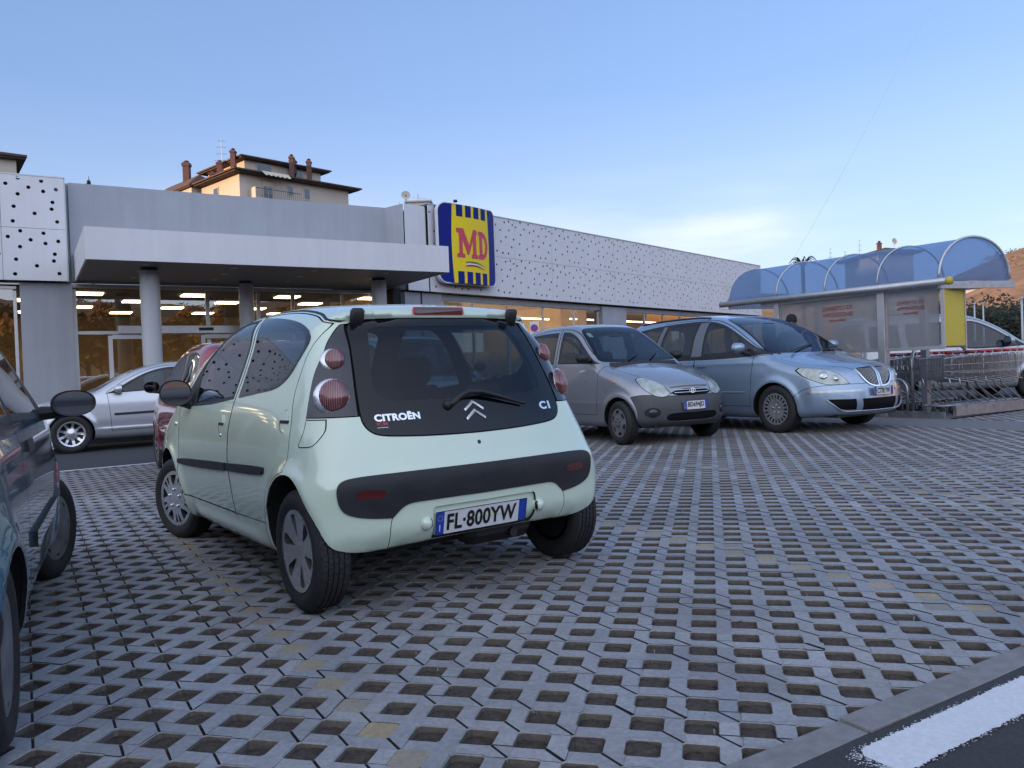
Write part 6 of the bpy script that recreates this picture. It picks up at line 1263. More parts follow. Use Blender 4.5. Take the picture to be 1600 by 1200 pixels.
def build_small_silver(paint, label, a, b, ang, detail=True, grp=None):
    S = dict(sil=[(-.45, .26), (-.52, .40), (-.52, .62), (-.49, .8), (-.47, 1.0), (-.42, 1.2), (-.33, 1.44), (-.25, 1.55), (-.1, 1.59), (.3, 1.61), (.8, 1.612), (1.05, 1.585), (1.25, 1.52), (1.5, 1.36), (1.8, 1.15), (1.98, 1.03), (2.12, .985), (2.4, .925), (2.65, .845), (2.83, .76), (2.92, .66), (2.96, .55), (2.975, .42), (2.95, .28), (2.8, .21), (2.3, .2), (0, .2)],
        wz=[(.15, .66), (.28, .725), (.5, .745), (.8, .742), (.98, .72), (1.2, .655), (1.45, .585), (1.6, .54)], plan=[(-.5, .02), (0, 0), (1.9, 0), (2.4, .02), (2.75, .05), (2.97, .12)], bow=(.08, .26), crown=.045,
        k=[(.2, .08), (.5, .12), (.9, .10), (1.1, .10), (1.6, .16)], spine=.55, flare=[(0, .28, .33, .018, .05), (2.38, .28, .33, .018, .05)], crease=[(.50, .006, .02, .3, 2.0)])
    root = empty('hatchback_car', (0, 0, 0), 0, label, 'car', grp); c = Car(S, root, paint, .032)
    fd = c.reg('front_door', 'side', [(2.0, 1.03, 1), (1.96, .9), (1.93, .6), (1.90, .36, 1), (.92, .36, 1), (.90, .6), (.86, 1.0), (.84, 1.3), (.86, 1.545, 1), (1.1, 1.52), (1.3, 1.45), (1.52, 1.30), (1.78, 1.13)], paint, gap=.007, minn=.05)
    rd = c.reg('rear_door', 'side', [(.92, .36, 1), (.45, .37, 1), (.34, .52), (.20, .62), (.05, .70, 1), (-.02, .9), (-.03, 1.1), (-.06, 1.3), (-.08, 1.47, 1), (.4, 1.545), (.86, 1.545, 1), (.84, 1.3), (.86, 1.0), (.90, .6)], paint, gap=.007, minn=.05)
    g = []
    for P, Q, par in (([(1.90, 1.03, 1), (.915, 1.05, 1), (.90, 1.3), (.91, 1.50, 1), (1.08, 1.485), (1.28, 1.41), (1.5, 1.265), (1.75, 1.10)], [(1.80, 1.05, 1), (.945, 1.07, 1), (.93, 1.3), (.94, 1.475, 1), (1.07, 1.462), (1.26, 1.385), (1.48, 1.24), (1.70, 1.105)], fd), ([(.805, 1.05, 1), (.10, 1.06, 1), (.08, 1.3), (.07, 1.485, 1), (.4, 1.50), (.79, 1.50, 1), (.78, 1.3)], [(.78, 1.07, 1), (.125, 1.08, 1), (.105, 1.3), (.10, 1.462, 1), (.4, 1.476), (.762, 1.476, 1), (.755, 1.3)], rd), ([(.04, 1.08, 1), (-.05, 1.1, 1), (-.075, 1.43, 1), (.02, 1.465, 1), (.03, 1.3)], [(.025, 1.10, 1), (-.035, 1.12, 1), (-.055, 1.415, 1), (.0, 1.44, 1), (.012, 1.3)], rd)):
        c.reg('window_frame', 'side', P, M['black_plastic'], off=.001, parent=par, minn=.05); g.append(c.reg('side_window', 'side', Q, M['car_glass'], off=.001, parent=par, rim=0, minn=.05))
    bp = c.reg('front_bumper', 'side', [(2.02, .18, 1), (2.02, .30), (2.70, .31, 1), (2.71, .40), (2.66, .52), (2.60, .60, 1), (2.75, .625), (2.95, .60), (3.2, .60, 1), (3.2, .18, 1)], M['bumper_grey'], gap=.005, minn=-1, rim=.02)
    c.cut.region(BODY, 'side', [(1.9, .1, 1), (2.68, .1, 1), (2.68, .30, 1), (1.9, .30, 1)], n=0, only=(bp, GAP), minn=-1)
    c.reg('rear_bumper', 'side', [(-.6, .2, 1), (-.27, .2, 1), (-.30, .5), (-.35, .6, 1), (-.6, .62, 1)], M['grey_plastic'], gap=.005, minn=-1)
    hl = c.reg('headlamp', 'front', [(.335, .62), (.40, .590), (.50, .60), (.575, .66), (.605, .74), (.575, .81), (.49, .835), (.40, .79), (.345, .70)], M['lamp_clear'], minn=-.2, gap=.006, off=.004, xr=(2.35, 9, 0))
    gr = c.reg('grille', 'front', [(-.1, .715, 1), (.22, .708), (.30, .69), (.315, .65), (.27, .61), (.1, .595), (-.1, .592, 1)], M['grille_black'], pair=False, off=-.012, rim=0)
    li = c.reg('lower_intake', 'front', [(-.1, .385, 1), (.34, .385), (.40, .34), (.36, .29), (-.1, .285, 1)], M['grille_black'], pair=False, off=-.014, rim=0)
    fl = c.reg('fog_lamp_recess', 'front', [(.55+.085*math.cos(t), .40+.062*math.sin(t)) for t in np.linspace(0, 6.283, 13)[:-1]], M['black_plastic'], off=-.012, rim=0, minn=0)
    bo = c.reg('bonnet', 'top', [(2.02, -.1, 1), (2.02, .60, 1), (2.3, .56), (2.6, .46), (2.82, .36), (2.905, .32, 1), (2.915, -.1, 1)], paint, gap=.006, pair=False, minn=.2)
    ws = c.reg('windscreen', 'front', [(-.1, 1.555, 1), (.35, 1.54), (.48, 1.50), (.55, 1.35), (.61, 1.16), (.63, 1.07), (.45, 1.045), (-.1, 1.04, 1)], M['black_gloss'], off=.001, pair=False)
    wg = c.reg('windscreen_glass', 'front', [(-.1, 1.53, 1), (.34, 1.515), (.45, 1.48), (.52, 1.34), (.575, 1.17), (.585, 1.11), (.42, 1.085), (-.1, 1.08, 1)], M['screen_glass'], off=.001, pair=False, parent=ws, rim=0)
    rw = c.reg('rear_window', 'rear', [(-.1, 1.48, 1), (.42, 1.46), (.52, 1.1), (.4, 1.02), (-.1, 1.02, 1)], M['car_glass'], pair=False, rim=0)
    for x in (0, 2.38): c.wheel_hole(x, .285, .315, .47)
    c.finish(tuple(g)+(wg, rw))
    o = c.objs
    mb = MB()
    for z in (.635, .668):
        mb.tube([c.at('front', y, z)[0]+Vector((.004, 0, 0)) for y in np.linspace(-.27, .27, 9)], .005, 6)
    mb.build('grille_bars', M['alloy'], o[gr][0]); mb = MB(); mb.tube([c.at('front', y, .705+.012*(1-(y/.3)**2))[0]+Vector((.006, 0, .004)) for y in np.linspace(-.29, .29, 13)], .011, 6); mb.build('grille_rim', paint, o[gr][0], True)
    p, n = c.at('front', 0, .652); mb = MB(); mb.tube([p+Vector((.012, .045*math.cos(a), .026*math.sin(a))) for a in np.linspace(0, 6.283, 21)[:-1]], .005, 6, closed=True); mb.tube([p+Vector((.013, -.022, -.018)), p+Vector((.014, -.012, .018))], .005, 5); mb.tube([p+Vector((.013, .012, -.018)), p+Vector((.014, .022, .018))], .005, 5); mb.tube([p+Vector((.014, -.018, 0)), p+Vector((.014, .018, 0))], .004, 5); mb.build('emblem', M['chrome'], root)
    for sg in (1, -1):
        p, n = c.at('front', sg*.55, .40); mb = MB(); dome(mb, p+n*-.008, n, .05, .018, squash=1.15); mb.build('fog_lamp', M['lamp_dark'], root, True)
        mb = MB(); q, n2 = c.at('front', sg*.47, .71); dome(mb, q-n2*.03, n2, .085, .03); mb.build('lamp_reflector', M['lamp_inner'], root, True)
        wing_mirror(root, (1.66, sg*.80, 1.115), .17, .125, M['black_plastic'], None, (1.70, sg*.67, 1.08), ang=-sg*.15)
        v_ = 'side' if sg > 0 else 'sideR'; p, n = c.at(v_, 2.28, .79); mb = MB(); dome(mb, p, n, .022, .010, squash=1.3); mb.build('side_repeater', M['orange_lens'], root, True)
        for x, z, q in ((1.02, .90, fd), (.14, .92, rd)):
            V, F = plane_fill([(-.07, -.018), (.07, -.018), (.075, .012), (.05, .022), (-.05, .022), (-.075, .012)], [], .02); c.drape('door_handle', (V, F), v_, x, z, M['black_plastic'], .004, o[q][0 if sg > 0 else 1])
    mb = MB(); mb.tube([(1.97, .1, 1.055), (1.80, .38, 1.17)], .008, 5); mb.tube([(1.99, -.35, 1.05), (1.84, .02, 1.15)], .008, 5); mb.build('windscreen_wipers', M['black_plastic'], root)
    if detail:
        V, F = plane_fill([(-.033, -.03), (.033, -.03), (.033, .03), (-.033, .03)], [], .001); c.drape('tax_sticker', (V, F), 'front', -.43, 1.44, M['plate_white'], -.006, o[ws][0])
        plate(root, 'number_plate', (2.990, 0, .475), (1, 0, .04), "BD694JD", .38, .11)
    mb = MB(); mb.box((1.36, 0, 1.43), (.03, .22, .07), bev=.02); mb.build('interior_mirror', M['black_plastic'], root, auto=50)
    cabin(root, 1.05, .34, .32, 1.85, .92, .05); under(root, -.35, 2.8, 1.0)
    four_wheels(root, 2.38, .665, .275, .155, .175, 'six', (M['alloy_dull'], M['alloy_side']), profile='dome', steer=-.10, bolts=(5, .05, .010, M['black_plastic']))
    put_car(root, a, b, ang); return root
def build_people_carrier(a, b, ang):
    paint = M['ice_blue']
    S = dict(sil=[(-.84, .28), (-.93, .42), (-.93, .7), (-.88, .95), (-.80, 1.2), (-.64, 1.55), (-.5, 1.69), (-.2, 1.735), (.5, 1.755), (1.1, 1.748), (1.5, 1.70), (1.85, 1.60), (2.2, 1.43), (2.6, 1.21), (2.86, 1.085), (3.1, 1.025), (3.38, .965), (3.61, .905), (3.745, .81), (3.80, .66), (3.83, .50), (3.83, .36), (3.74, .25), (3.3, .2), (0, .2)],
        wz=[(.15, .82), (.28, .90), (.5, .925), (.8, .92), (1.02, .895), (1.3, .80), (1.6, .70), (1.75, .65)], plan=[(-.9, .03), (0, 0), (2.4, 0), (3.0, .02), (3.4, .07), (3.83, .19)], bow=(.10, .42), crown=.05,
        k=[(.2, .10), (.5, .12), (1.0, .10), (1.2, .10), (1.7, .18)], spine=.65, flare=[(0, .33, .38, .02, .06), (2.823, .33, .38, .02, .06)], crease=[(.98, .006, .02, -.6, 2.9)])
    root = empty('people_carrier', (0, 0, 0), 0, 'large ice blue people carrier with a ribbed chrome shield grille, next to the shelter', 'car'); c = Car(S, root, paint, .036)
    fd = c.reg('front_door', 'side', [(2.46, 1.06, 1), (2.42, .7), (2.40, .36, 1), (1.28, .36, 1), (1.27, .7), (1.25, 1.05), (1.30, 1.4), (1.36, 1.665, 1), (1.6, 1.63), (1.9, 1.52), (2.2, 1.36), (2.5, 1.19), (2.7, 1.08, 1)], paint, gap=.007, minn=.05)
    rd = c.reg('rear_door', 'side', [(1.28, .36, 1), (.56, .37, 1), (.46, .55), (.30, .72), (.22, 1.03, 1), (.28, 1.4), (.36, 1.66, 1), (.8, 1.675), (1.36, 1.665, 1), (1.30, 1.4), (1.25, 1.05), (1.27, .7)], paint, gap=.007, minn=.05)
    bl = c.reg('waist_trim', 'side', [(2.70, 1.095, 1), (2.3, 1.065), (1.5, 1.045), (.3, 1.06), (-.5, 1.11, 1), (-.52, 1.3), (-.42, 1.56, 1), (.2, 1.625), (.9, 1.65), (1.4, 1.635), (1.75, 1.55), (2.1, 1.385), (2.45, 1.20)], M['black_plastic'], off=.001, minn=.05)
    g = [c.reg('side_window', 'side', [(1.42, 1.135, 1), (2.10, 1.155, 1), (2.08, 1.36, 1), (1.85, 1.485), (1.65, 1.565), (1.45, 1.605, 1), (1.40, 1.4)], M['car_glass'], off=.002, parent=bl, rim=0, minn=.05),
         c.reg('side_window', 'side', [(2.16, 1.155, 1), (2.56, 1.14, 1), (2.35, 1.235), (2.14, 1.335, 1)], M['car_glass'], off=.002, parent=bl, rim=0, minn=.05),
         c.reg('side_window', 'side', [(.40, 1.13, 1), (1.12, 1.13, 1), (1.12, 1.4), (1.19, 1.61, 1), (.8, 1.61), (.50, 1.60, 1), (.42, 1.4)], M['car_glass'], off=.002, parent=bl, rim=0, minn=.05),
         c.reg('side_window', 'side', [(.22, 1.15, 1), (-.42, 1.19, 1), (-.40, 1.4), (-.33, 1.52, 1), (.0, 1.575), (.34, 1.60, 1), (.25, 1.4)], M['car_glass'], off=.002, parent=bl, rim=0, minn=.05)]
    for P in ([(1.16, 1.10, 1), (1.38, 1.10, 1), (1.36, 1.4), (1.41, 1.62, 1), (1.235, 1.62, 1), (1.16, 1.4)], [(.24, 1.12, 1), (.37, 1.12, 1), (.385, 1.4), (.46, 1.61, 1), (.37, 1.61, 1), (.28, 1.4)]):
        c.reg('door_pillar', 'side', P, M['pillar_satin'], off=.004, parent=bl, rim=.004, minn=.05)
    bp = c.reg('front_bumper', 'side', [(3.17, .52), (3.30, .60), (3.55, .645), (4.1, .66, 1), (4.1, .15, 1), (3.05, .15, 1), (3.12, .4)], paint, gap=.006, minn=-1)
    hl = c.reg('headlamp', 'front', [(.47, .655, 1), (.60, .645), (.75, .66), (.85, .74), (.865, .845), (.83, .885, 1), (.70, .87), (.58, .80)], M['lamp_clear'], minn=-.3, gap=.006, off=.003, xr=(2.9, 9, 0))
    gs = c.reg('grille_surround', 'front', [(.018, .87, 1), (.25, .885), (.345, .868, 1), (.315, .76), (.22, .645), (.12, .605), (.018, .60, 1)], M['chrome'], off=.012, rim=.02)
    gr = c.reg('grille_mesh', 'front', [(.036, .855, 1), (.24, .867), (.318, .853, 1), (.29, .76), (.205, .66), (.11, .622), (.036, .618, 1)], M['grille_black'], off=-.004, rim=0, parent=gs)
    c.reg('bumper_rubbing_strip', 'front', [(.33, .575, 1), (.33, .545, 1), (.9, .545, 1), (.9, .575, 1)], M['dull_chrome'], off=.010, rim=.01, parent=bp, minn=-.15, xr=(3.35, 9, 0))
    c.reg('lower_intake', 'front', [(-.1, .455, 1), (.34, .455, 1), (.32, .30, 1), (-.1, .29, 1)], M['grille_black'], off=-.012, rim=0, pair=False)
    c.reg('side_intake', 'front', [(.43, .455, 1), (.74, .46, 1), (.68, .36), (.58, .32), (.41, .31, 1)], M['grille_black'], off=-.012, rim=0, minn=0)
    c.reg('bonnet', 'top', [(2.86, -.1, 1), (2.84, .78, 1), (3.2, .72), (3.48, .56), (3.62, .40), (3.67, .36, 1), (3.70, -.1, 1)], paint, gap=.006, pair=False, minn=.2)
    ws = c.reg('windscreen', 'front', [(-.1, 1.685, 1), (.45, 1.665), (.58, 1.62), (.68, 1.42), (.76, 1.2), (.78, 1.12), (.6, 1.10), (-.1, 1.095, 1)], M['black_gloss'], off=.001, pair=False)
    wg = c.reg('windscreen_glass', 'front', [(-.1, 1.66, 1), (.44, 1.64), (.555, 1.60), (.65, 1.41), (.725, 1.22), (.73, 1.155), (.58, 1.135), (-.1, 1.13, 1)], M['screen_glass'], off=.001, pair=False, parent=ws, rim=0)
    rw = c.reg('rear_window', 'rear', [(-.1, 1.6, 1), (.55, 1.57), (.66, 1.2), (.5, 1.12), (-.1, 1.12, 1)], M['car_glass'], pair=False, rim=0)
    for x in (0, 2.823): c.wheel_hole(x, .33, .368, .60)
    c.finish(tuple(g)+(wg, rw)); o = c.objs
    for sg in (1, -1):
        mb = MB()
        for k in range(11):
            y = .052+.025*k; z0 = .625+max(0, (y-.10))*.55+max(0, y-.2)*.35; P = [c.at('front', sg*y, z)[0]+Vector((.004, 0, 0)) for z in np.linspace(z0, .852, 5)]; mb.tube(P, .0024, 5)
        mb.build('grille_ribs', M['dull_chrome'], o[gs][0 if sg > 0 else 1])
        for y, z, r in ((.73, .775, .062), (.62, .73, .045)):
            q, n = c.at('front', sg*y, z); mb = MB(); dome(mb, q-n*.012, n, r, .03); mb.build('lamp_reflector', M['lamp_inner'], root, True)
        P = [c.at('front', sg*y, .292+.15*max(0, (y-.55)/.2)**1.5)[0]+Vector((.006, 0, 0)) for y in np.linspace(0, .76, 14)]; mb = MB(); mb.tube(P, .010, 6); mb.build('intake_rim', M['dull_chrome'], root, True)
        wing_mirror(root, (2.25, sg*1.0, 1.20), .21, .15, paint, None, (2.36, sg*.86, 1.10), M['black_plastic'], ang=-sg*.1)
        v_ = 'side' if sg > 0 else 'sideR'
        for x, q in ((1.42, fd), (.42, rd)):
            V, F = plane_fill([(-.10, -.014), (.10, -.014), (.10, .012), (-.10, .012)], [], .018); c.drape('door_handle', (V, F), v_, x, .95, M['chrome'], .016, o[q][0 if sg > 0 else 1])
        for x0, x1, q in ((1.36, 2.32, fd), (.62, 1.22, rd)):
            V = [(x-(x0+x1)/2, y, z) for x in np.linspace(x0, x1, 8) for y, z in ((-.012, 0), (0, .012), (.012, 0))]; F = [(3*i+j, 3*i+j+1, 3*i+j+4, 3*i+j+3) for i in range(7) for j in range(2)]; c.drape('side_moulding', (V, F), v_, (x0+x1)/2, .56, M['dull_chrome'], .002, o[q][0 if sg > 0 else 1])
        mb = MB(); P = [c.at('top', x, sg*.60)[0]+Vector((0, 0, .012)) for x in np.linspace(-.3, 1.35, 9)]; mb.tube(P, .012, 6); mb.build('roof_rail', M['black_plastic'], root, True)
    mb = MB(); mb.tube([(2.80, -.5, 1.125), (2.62, .15, 1.22)], .010, 5); mb.tube([(2.84, .1, 1.115), (2.66, .62, 1.17)], .010, 5); mb.build('windscreen_wipers', M['black_plastic'], root)
    mb = MB(); mb.box((1.95, 0, 1.53), (.03, .24, .07), bev=.02); mb.build('interior_mirror', M['black_plastic'], root, auto=50)
    plate(root, 'number_plate', (3.862, 0, .545), (1, 0, 0), "CT781YW", .38, .11)
    cabin(root, 1.35, .46, .40, 2.55, 1.0, .30); under(root, -.7, 3.6, 1.2)
    four_wheels(root, 2.823, .795, .33, .205, .215, 'slots', (M['alloy'], M['alloy_side']), profile='dish', bolts=(5, .055, .012, M['dull_chrome']))
    put_car(root, a, b, ang); return root
def build_silver_coupe(a, b, ang):
    paint = M['bright_silver']
    S = dict(sil=[(-.68, .3), (-.76, .42), (-.76, .7), (-.70, .9), (-.62, 1.05), (-.42, 1.30), (-.28, 1.40), (0, 1.455), (.5, 1.483), (1.0, 1.475), (1.4, 1.41), (1.8, 1.25), (2.15, 1.06), (2.4, .955), (2.7, .90), (3.0, .84), (3.25, .75), (3.38, .64), (3.43, .48), (3.42, .34), (3.3, .24), (2.8, .2), (0, .2)],
        wz=[(.15, .77), (.28, .85), (.5, .878), (.8, .872), (.95, .85), (1.15, .76), (1.4, .66), (1.48, .60)], plan=[(-.75, .06), (0, 0), (2.2, 0), (2.8, .03), (3.43, .17)], bow=(.16, .36), crown=.05, k=[(.2, .10), (.5, .12), (1.0, .10), (1.4, .16)], spine=.6,
        flare=[(0, .31, .36, .02, .05), (2.578, .31, .36, .02, .05)], crease=[(.36, .012, .03, .3, 2.2)])
    root = empty('hatchback_car', (0, 0, 0), 0, 'bright silver three-door hatchback driving past the shop, nose to the left', 'car'); c = Car(S, root, paint, .036)
    fd = c.reg('front_door', 'side', [(2.03, .98, 1), (2.0, .7), (1.98, .33, 1), (.75, .34, 1), (.62, .6), (.60, .93), (.66, 1.2), (.72, 1.40, 1), (1.1, 1.40), (1.4, 1.33), (1.7, 1.19), (1.95, 1.04)], paint, gap=.007, minn=.05)
    P = [(2.06, .955, 1), (1.2, .985), (.65, 1.0, 1), (.68, 1.2), (.74, 1.375, 1), (1.08, 1.365), (1.38, 1.29), (1.66, 1.155), (1.9, 1.015)]; Q = [(1.84, .99, 1), (1.2, 1.005), (.68, 1.02, 1), (.71, 1.2), (.765, 1.35, 1), (1.08, 1.34), (1.36, 1.265), (1.62, 1.135), (1.77, 1.045, 1)]
    c.reg('window_frame', 'side', P, M['black_plastic'], off=.001, parent=fd, minn=.05); g = [c.reg('side_window', 'side', Q, M['car_glass'], off=.001, parent=fd, rim=0, minn=.05)]
    g.append(c.reg('side_window', 'side', [(.56, 1.03, 1), (-.05, 1.07, 1), (-.16, 1.14), (-.08, 1.28), (.15, 1.345), (.62, 1.37, 1)], M['car_glass'], rim=0, minn=.05))
    ws = c.reg('windscreen', 'front', [(-.1, 1.42, 1), (.45, 1.40), (.56, 1.34), (.66, 1.15), (.70, 1.04), (.5, .995), (-.1, .985, 1)], M['screen_glass'], pair=False, rim=0)
    c.reg('headlamp', 'front', [(.45, .64), (.62, .62), (.80, .66), (.78, .76), (.6, .76)], M['lamp_clear'], minn=-.1, off=.003, xr=(2.7, 9, 0)); c.reg('front_bumper', 'side', [(2.93, .30), (3.0, .5), (3.1, .58), (3.7, .60, 1), (3.7, .1, 1), (2.9, .1, 1)], paint, gap=.006, minn=-1)
    c.reg('rub_strip', 'side', [(1.93, .585, 1), (.70, .60, 1), (.70, .64, 1), (1.93, .625, 1)], M['black_plastic'], off=.012, parent=fd)
    c.reg('tail_lamp', 'rear', [(.45, .75), (.8, .75), (.85, .95), (.5, .95)], M['red_lens'], off=.003, minn=-.1, xr=(-9, -.4, 0)); c.reg('rear_window', 'rear', [(-.1, 1.36, 1), (.5, 1.33), (.6, 1.05), (-.1, 1.02, 1)], M['black_gloss'], pair=False)
    for x in (0, 2.578): c.wheel_hole(x, .315, .35, .58)
    c.finish(tuple(g)+(ws,)); o = c.objs
    for sg in (1, -1):
        wing_mirror(root, (1.80, sg*.96, 1.03), .20, .14, paint, None, (1.86, sg*.83, .98), M['black_plastic'], ang=-sg*.15); v_ = 'side' if sg > 0 else 'sideR'
        V, F = plane_fill([(-.09, -.02), (.09, -.02), (.10, .01), (.06, .024), (-.06, .024), (-.10, .01)], [], .03); c.drape('door_handle', (V, F), v_, .83, .835, M['black_plastic'], .010, o[fd][0 if sg > 0 else 1])
        V, F = plane_fill([(-.55, -.012), (.55, -.012), (.55, .012), (-.55, .012)], [], .012)
    cabin(root, 1.15, .33, .37, 2.1, .86, .1); under(root, -.6, 3.2, 1.1)
    # driver at the wheel
    mb = MB(); mb.box((.98, .37, .80), (.26, .42, .50), bev=.12, M=Matrix.Rotation(R_(-16), 3, 'Y')); mb.lathe([(.05, 1.0), (.055, 1.08), (.085, 1.12), (.10, 1.19), (.09, 1.27), (.05, 1.31), (.001, 1.32)], 14, (.93, .37, 0))
    four_wheels(root, 2.578, .755, .317, .195, .205, 'nine', (M['alloy'], M['alloy_side']), profile='deep', bolts=None)
    put_car(root, a, b, ang); return root
def build_red_car(a, b, ang):
    paint = M['red_paint']
    S = dict(sil=[(-.50, .3), (-.58, .45), (-.60, .68), (-.56, .82), (-.50, 1.0), (-.36, 1.30), (-.25, 1.44), (-.05, 1.49), (.4, 1.515), (.9, 1.51), (1.3, 1.44), (1.65, 1.28), (2.0, 1.08), (2.2, .99), (2.5, .92), (2.8, .80), (2.98, .66), (3.05, .5), (3.04, .34), (2.9, .22), (2.3, .2), (0, .2)],
        wz=[(.15, .72), (.3, .81), (.55, .83), (.8, .82), (.95, .79), (1.2, .70), (1.45, .62), (1.52, .56)], plan=[(-.6, .05), (0, 0), (2.0, 0), (2.6, .04), (3.05, .16)], bow=(.14, .34), crown=.05, k=[(.2, .10), (.5, .12), (1.0, .10), (1.4, .12)], spine=.55, flare=[(0, .29, .34, .018, .05), (2.39, .29, .34, .018, .05)])
    root = empty('hatchback_car', (0, 0, 0), 0, 'crimson hatchback mostly hidden behind the pale green one', 'car'); c = Car(S, root, paint, .034)
    fd = c.reg('front_door', 'side', [(1.95, .97, 1), (1.92, .7), (1.88, .33, 1), (.72, .34, 1), (.60, .6), (.58, .98), (.62, 1.25), (.68, 1.44, 1), (1.0, 1.42), (1.3, 1.35), (1.6, 1.20), (1.85, 1.04)], paint, gap=.007, minn=.05)
    c.reg('window_frame', 'side', [(1.95, .955, 1), (.62, 1.0, 1), (.66, 1.25), (.72, 1.40, 1), (1.0, 1.385), (1.28, 1.31), (1.56, 1.17), (1.8, 1.02)], M['black_plastic'], off=.001, parent=fd, minn=.05)
    g = [c.reg('side_window', 'side', [(1.75, .99, 1), (.66, 1.03, 1), (.70, 1.25), (.75, 1.37, 1), (1.0, 1.358), (1.26, 1.285), (1.52, 1.15)], M['car_glass'], off=.001, parent=fd, rim=0, minn=.05), c.reg('side_window', 'side', [(.54, 1.03, 1), (.05, 1.08, 1), (-.10, 1.2), (-.06, 1.33), (.12, 1.38), (.62, 1.39, 1)], M['car_glass'], rim=0, minn=.05)]
    h = c.reg('tailgate_glass', 'rear', [(-.1, 1.40, 1), (.45, 1.385), (.535, 1.34), (.58, 1.15), (.60, 1.0), (.5, .95), (-.1, .94, 1)], M['black_gloss'], off=.002, gap=.005, pair=False); rw = c.reg('rear_window', 'rear', [(-.1, 1.36, 1), (.42, 1.345), (.49, 1.30), (.53, 1.14), (.54, 1.04), (.45, 1.0), (-.1, .99, 1)], M['rear_glass'], pair=False, parent=h, rim=0)
    ws = c.reg('windscreen', 'front', [(-.1, 1.45, 1), (.42, 1.43), (.53, 1.37), (.62, 1.16), (.66, 1.06), (.5, 1.02), (-.1, 1.01, 1)], M['screen_glass'], pair=False, rim=0); c.reg('tail_lamp', 'rear', [(.62, .72), (.78, .74), (.76, 1.0), (.66, 1.22), (.62, 1.0)], M['dark_red_lens'], off=.003, minn=-.1, xr=(-9, -.1, 0))
    c.reg('headlamp', 'front', [(.4, .62), (.6, .60), (.75, .65), (.72, .76), (.5, .74)], M['lamp_clear'], minn=-.1, xr=(2.4, 9, 0)); c.reg('rear_bumper', 'side', [(-.9, .15, 1), (-.33, .15, 1), (-.36, .45), (-.42, .62, 1), (-.9, .64, 1)], paint, gap=.005, minn=-1)
    for x in (0, 2.39): c.wheel_hole(x, .29, .325, .52)
    c.finish(tuple(g)+(rw, ws)); o = c.objs
    for sg in (1, -1):
        wing_mirror(root, (1.70, sg*.90, 1.04), .18, .14, M['black_plastic'], None, (1.76, sg*.77, .99), ang=-sg*.15); v_ = 'side' if sg > 0 else 'sideR'
        V, F = plane_fill([(-.06, -.02), (.06, -.02), (.07, .01), (.04, .022), (-.04, .022), (-.07, .01)], [], .02); c.drape('door_handle', (V, F), v_, .78, .88, M['black_plastic'], .008, o[fd][0 if sg > 0 else 1])
    cabin(root, 1.05, .34, .34, 1.9, .88, .1); under(root, -.45, 2.8, 1.0); four_wheels(root, 2.39, .71, .285, .175, .185, 'nine', (M['alloy_dull'], M['alloy_side'])); put_car(root, a, b, ang); return root
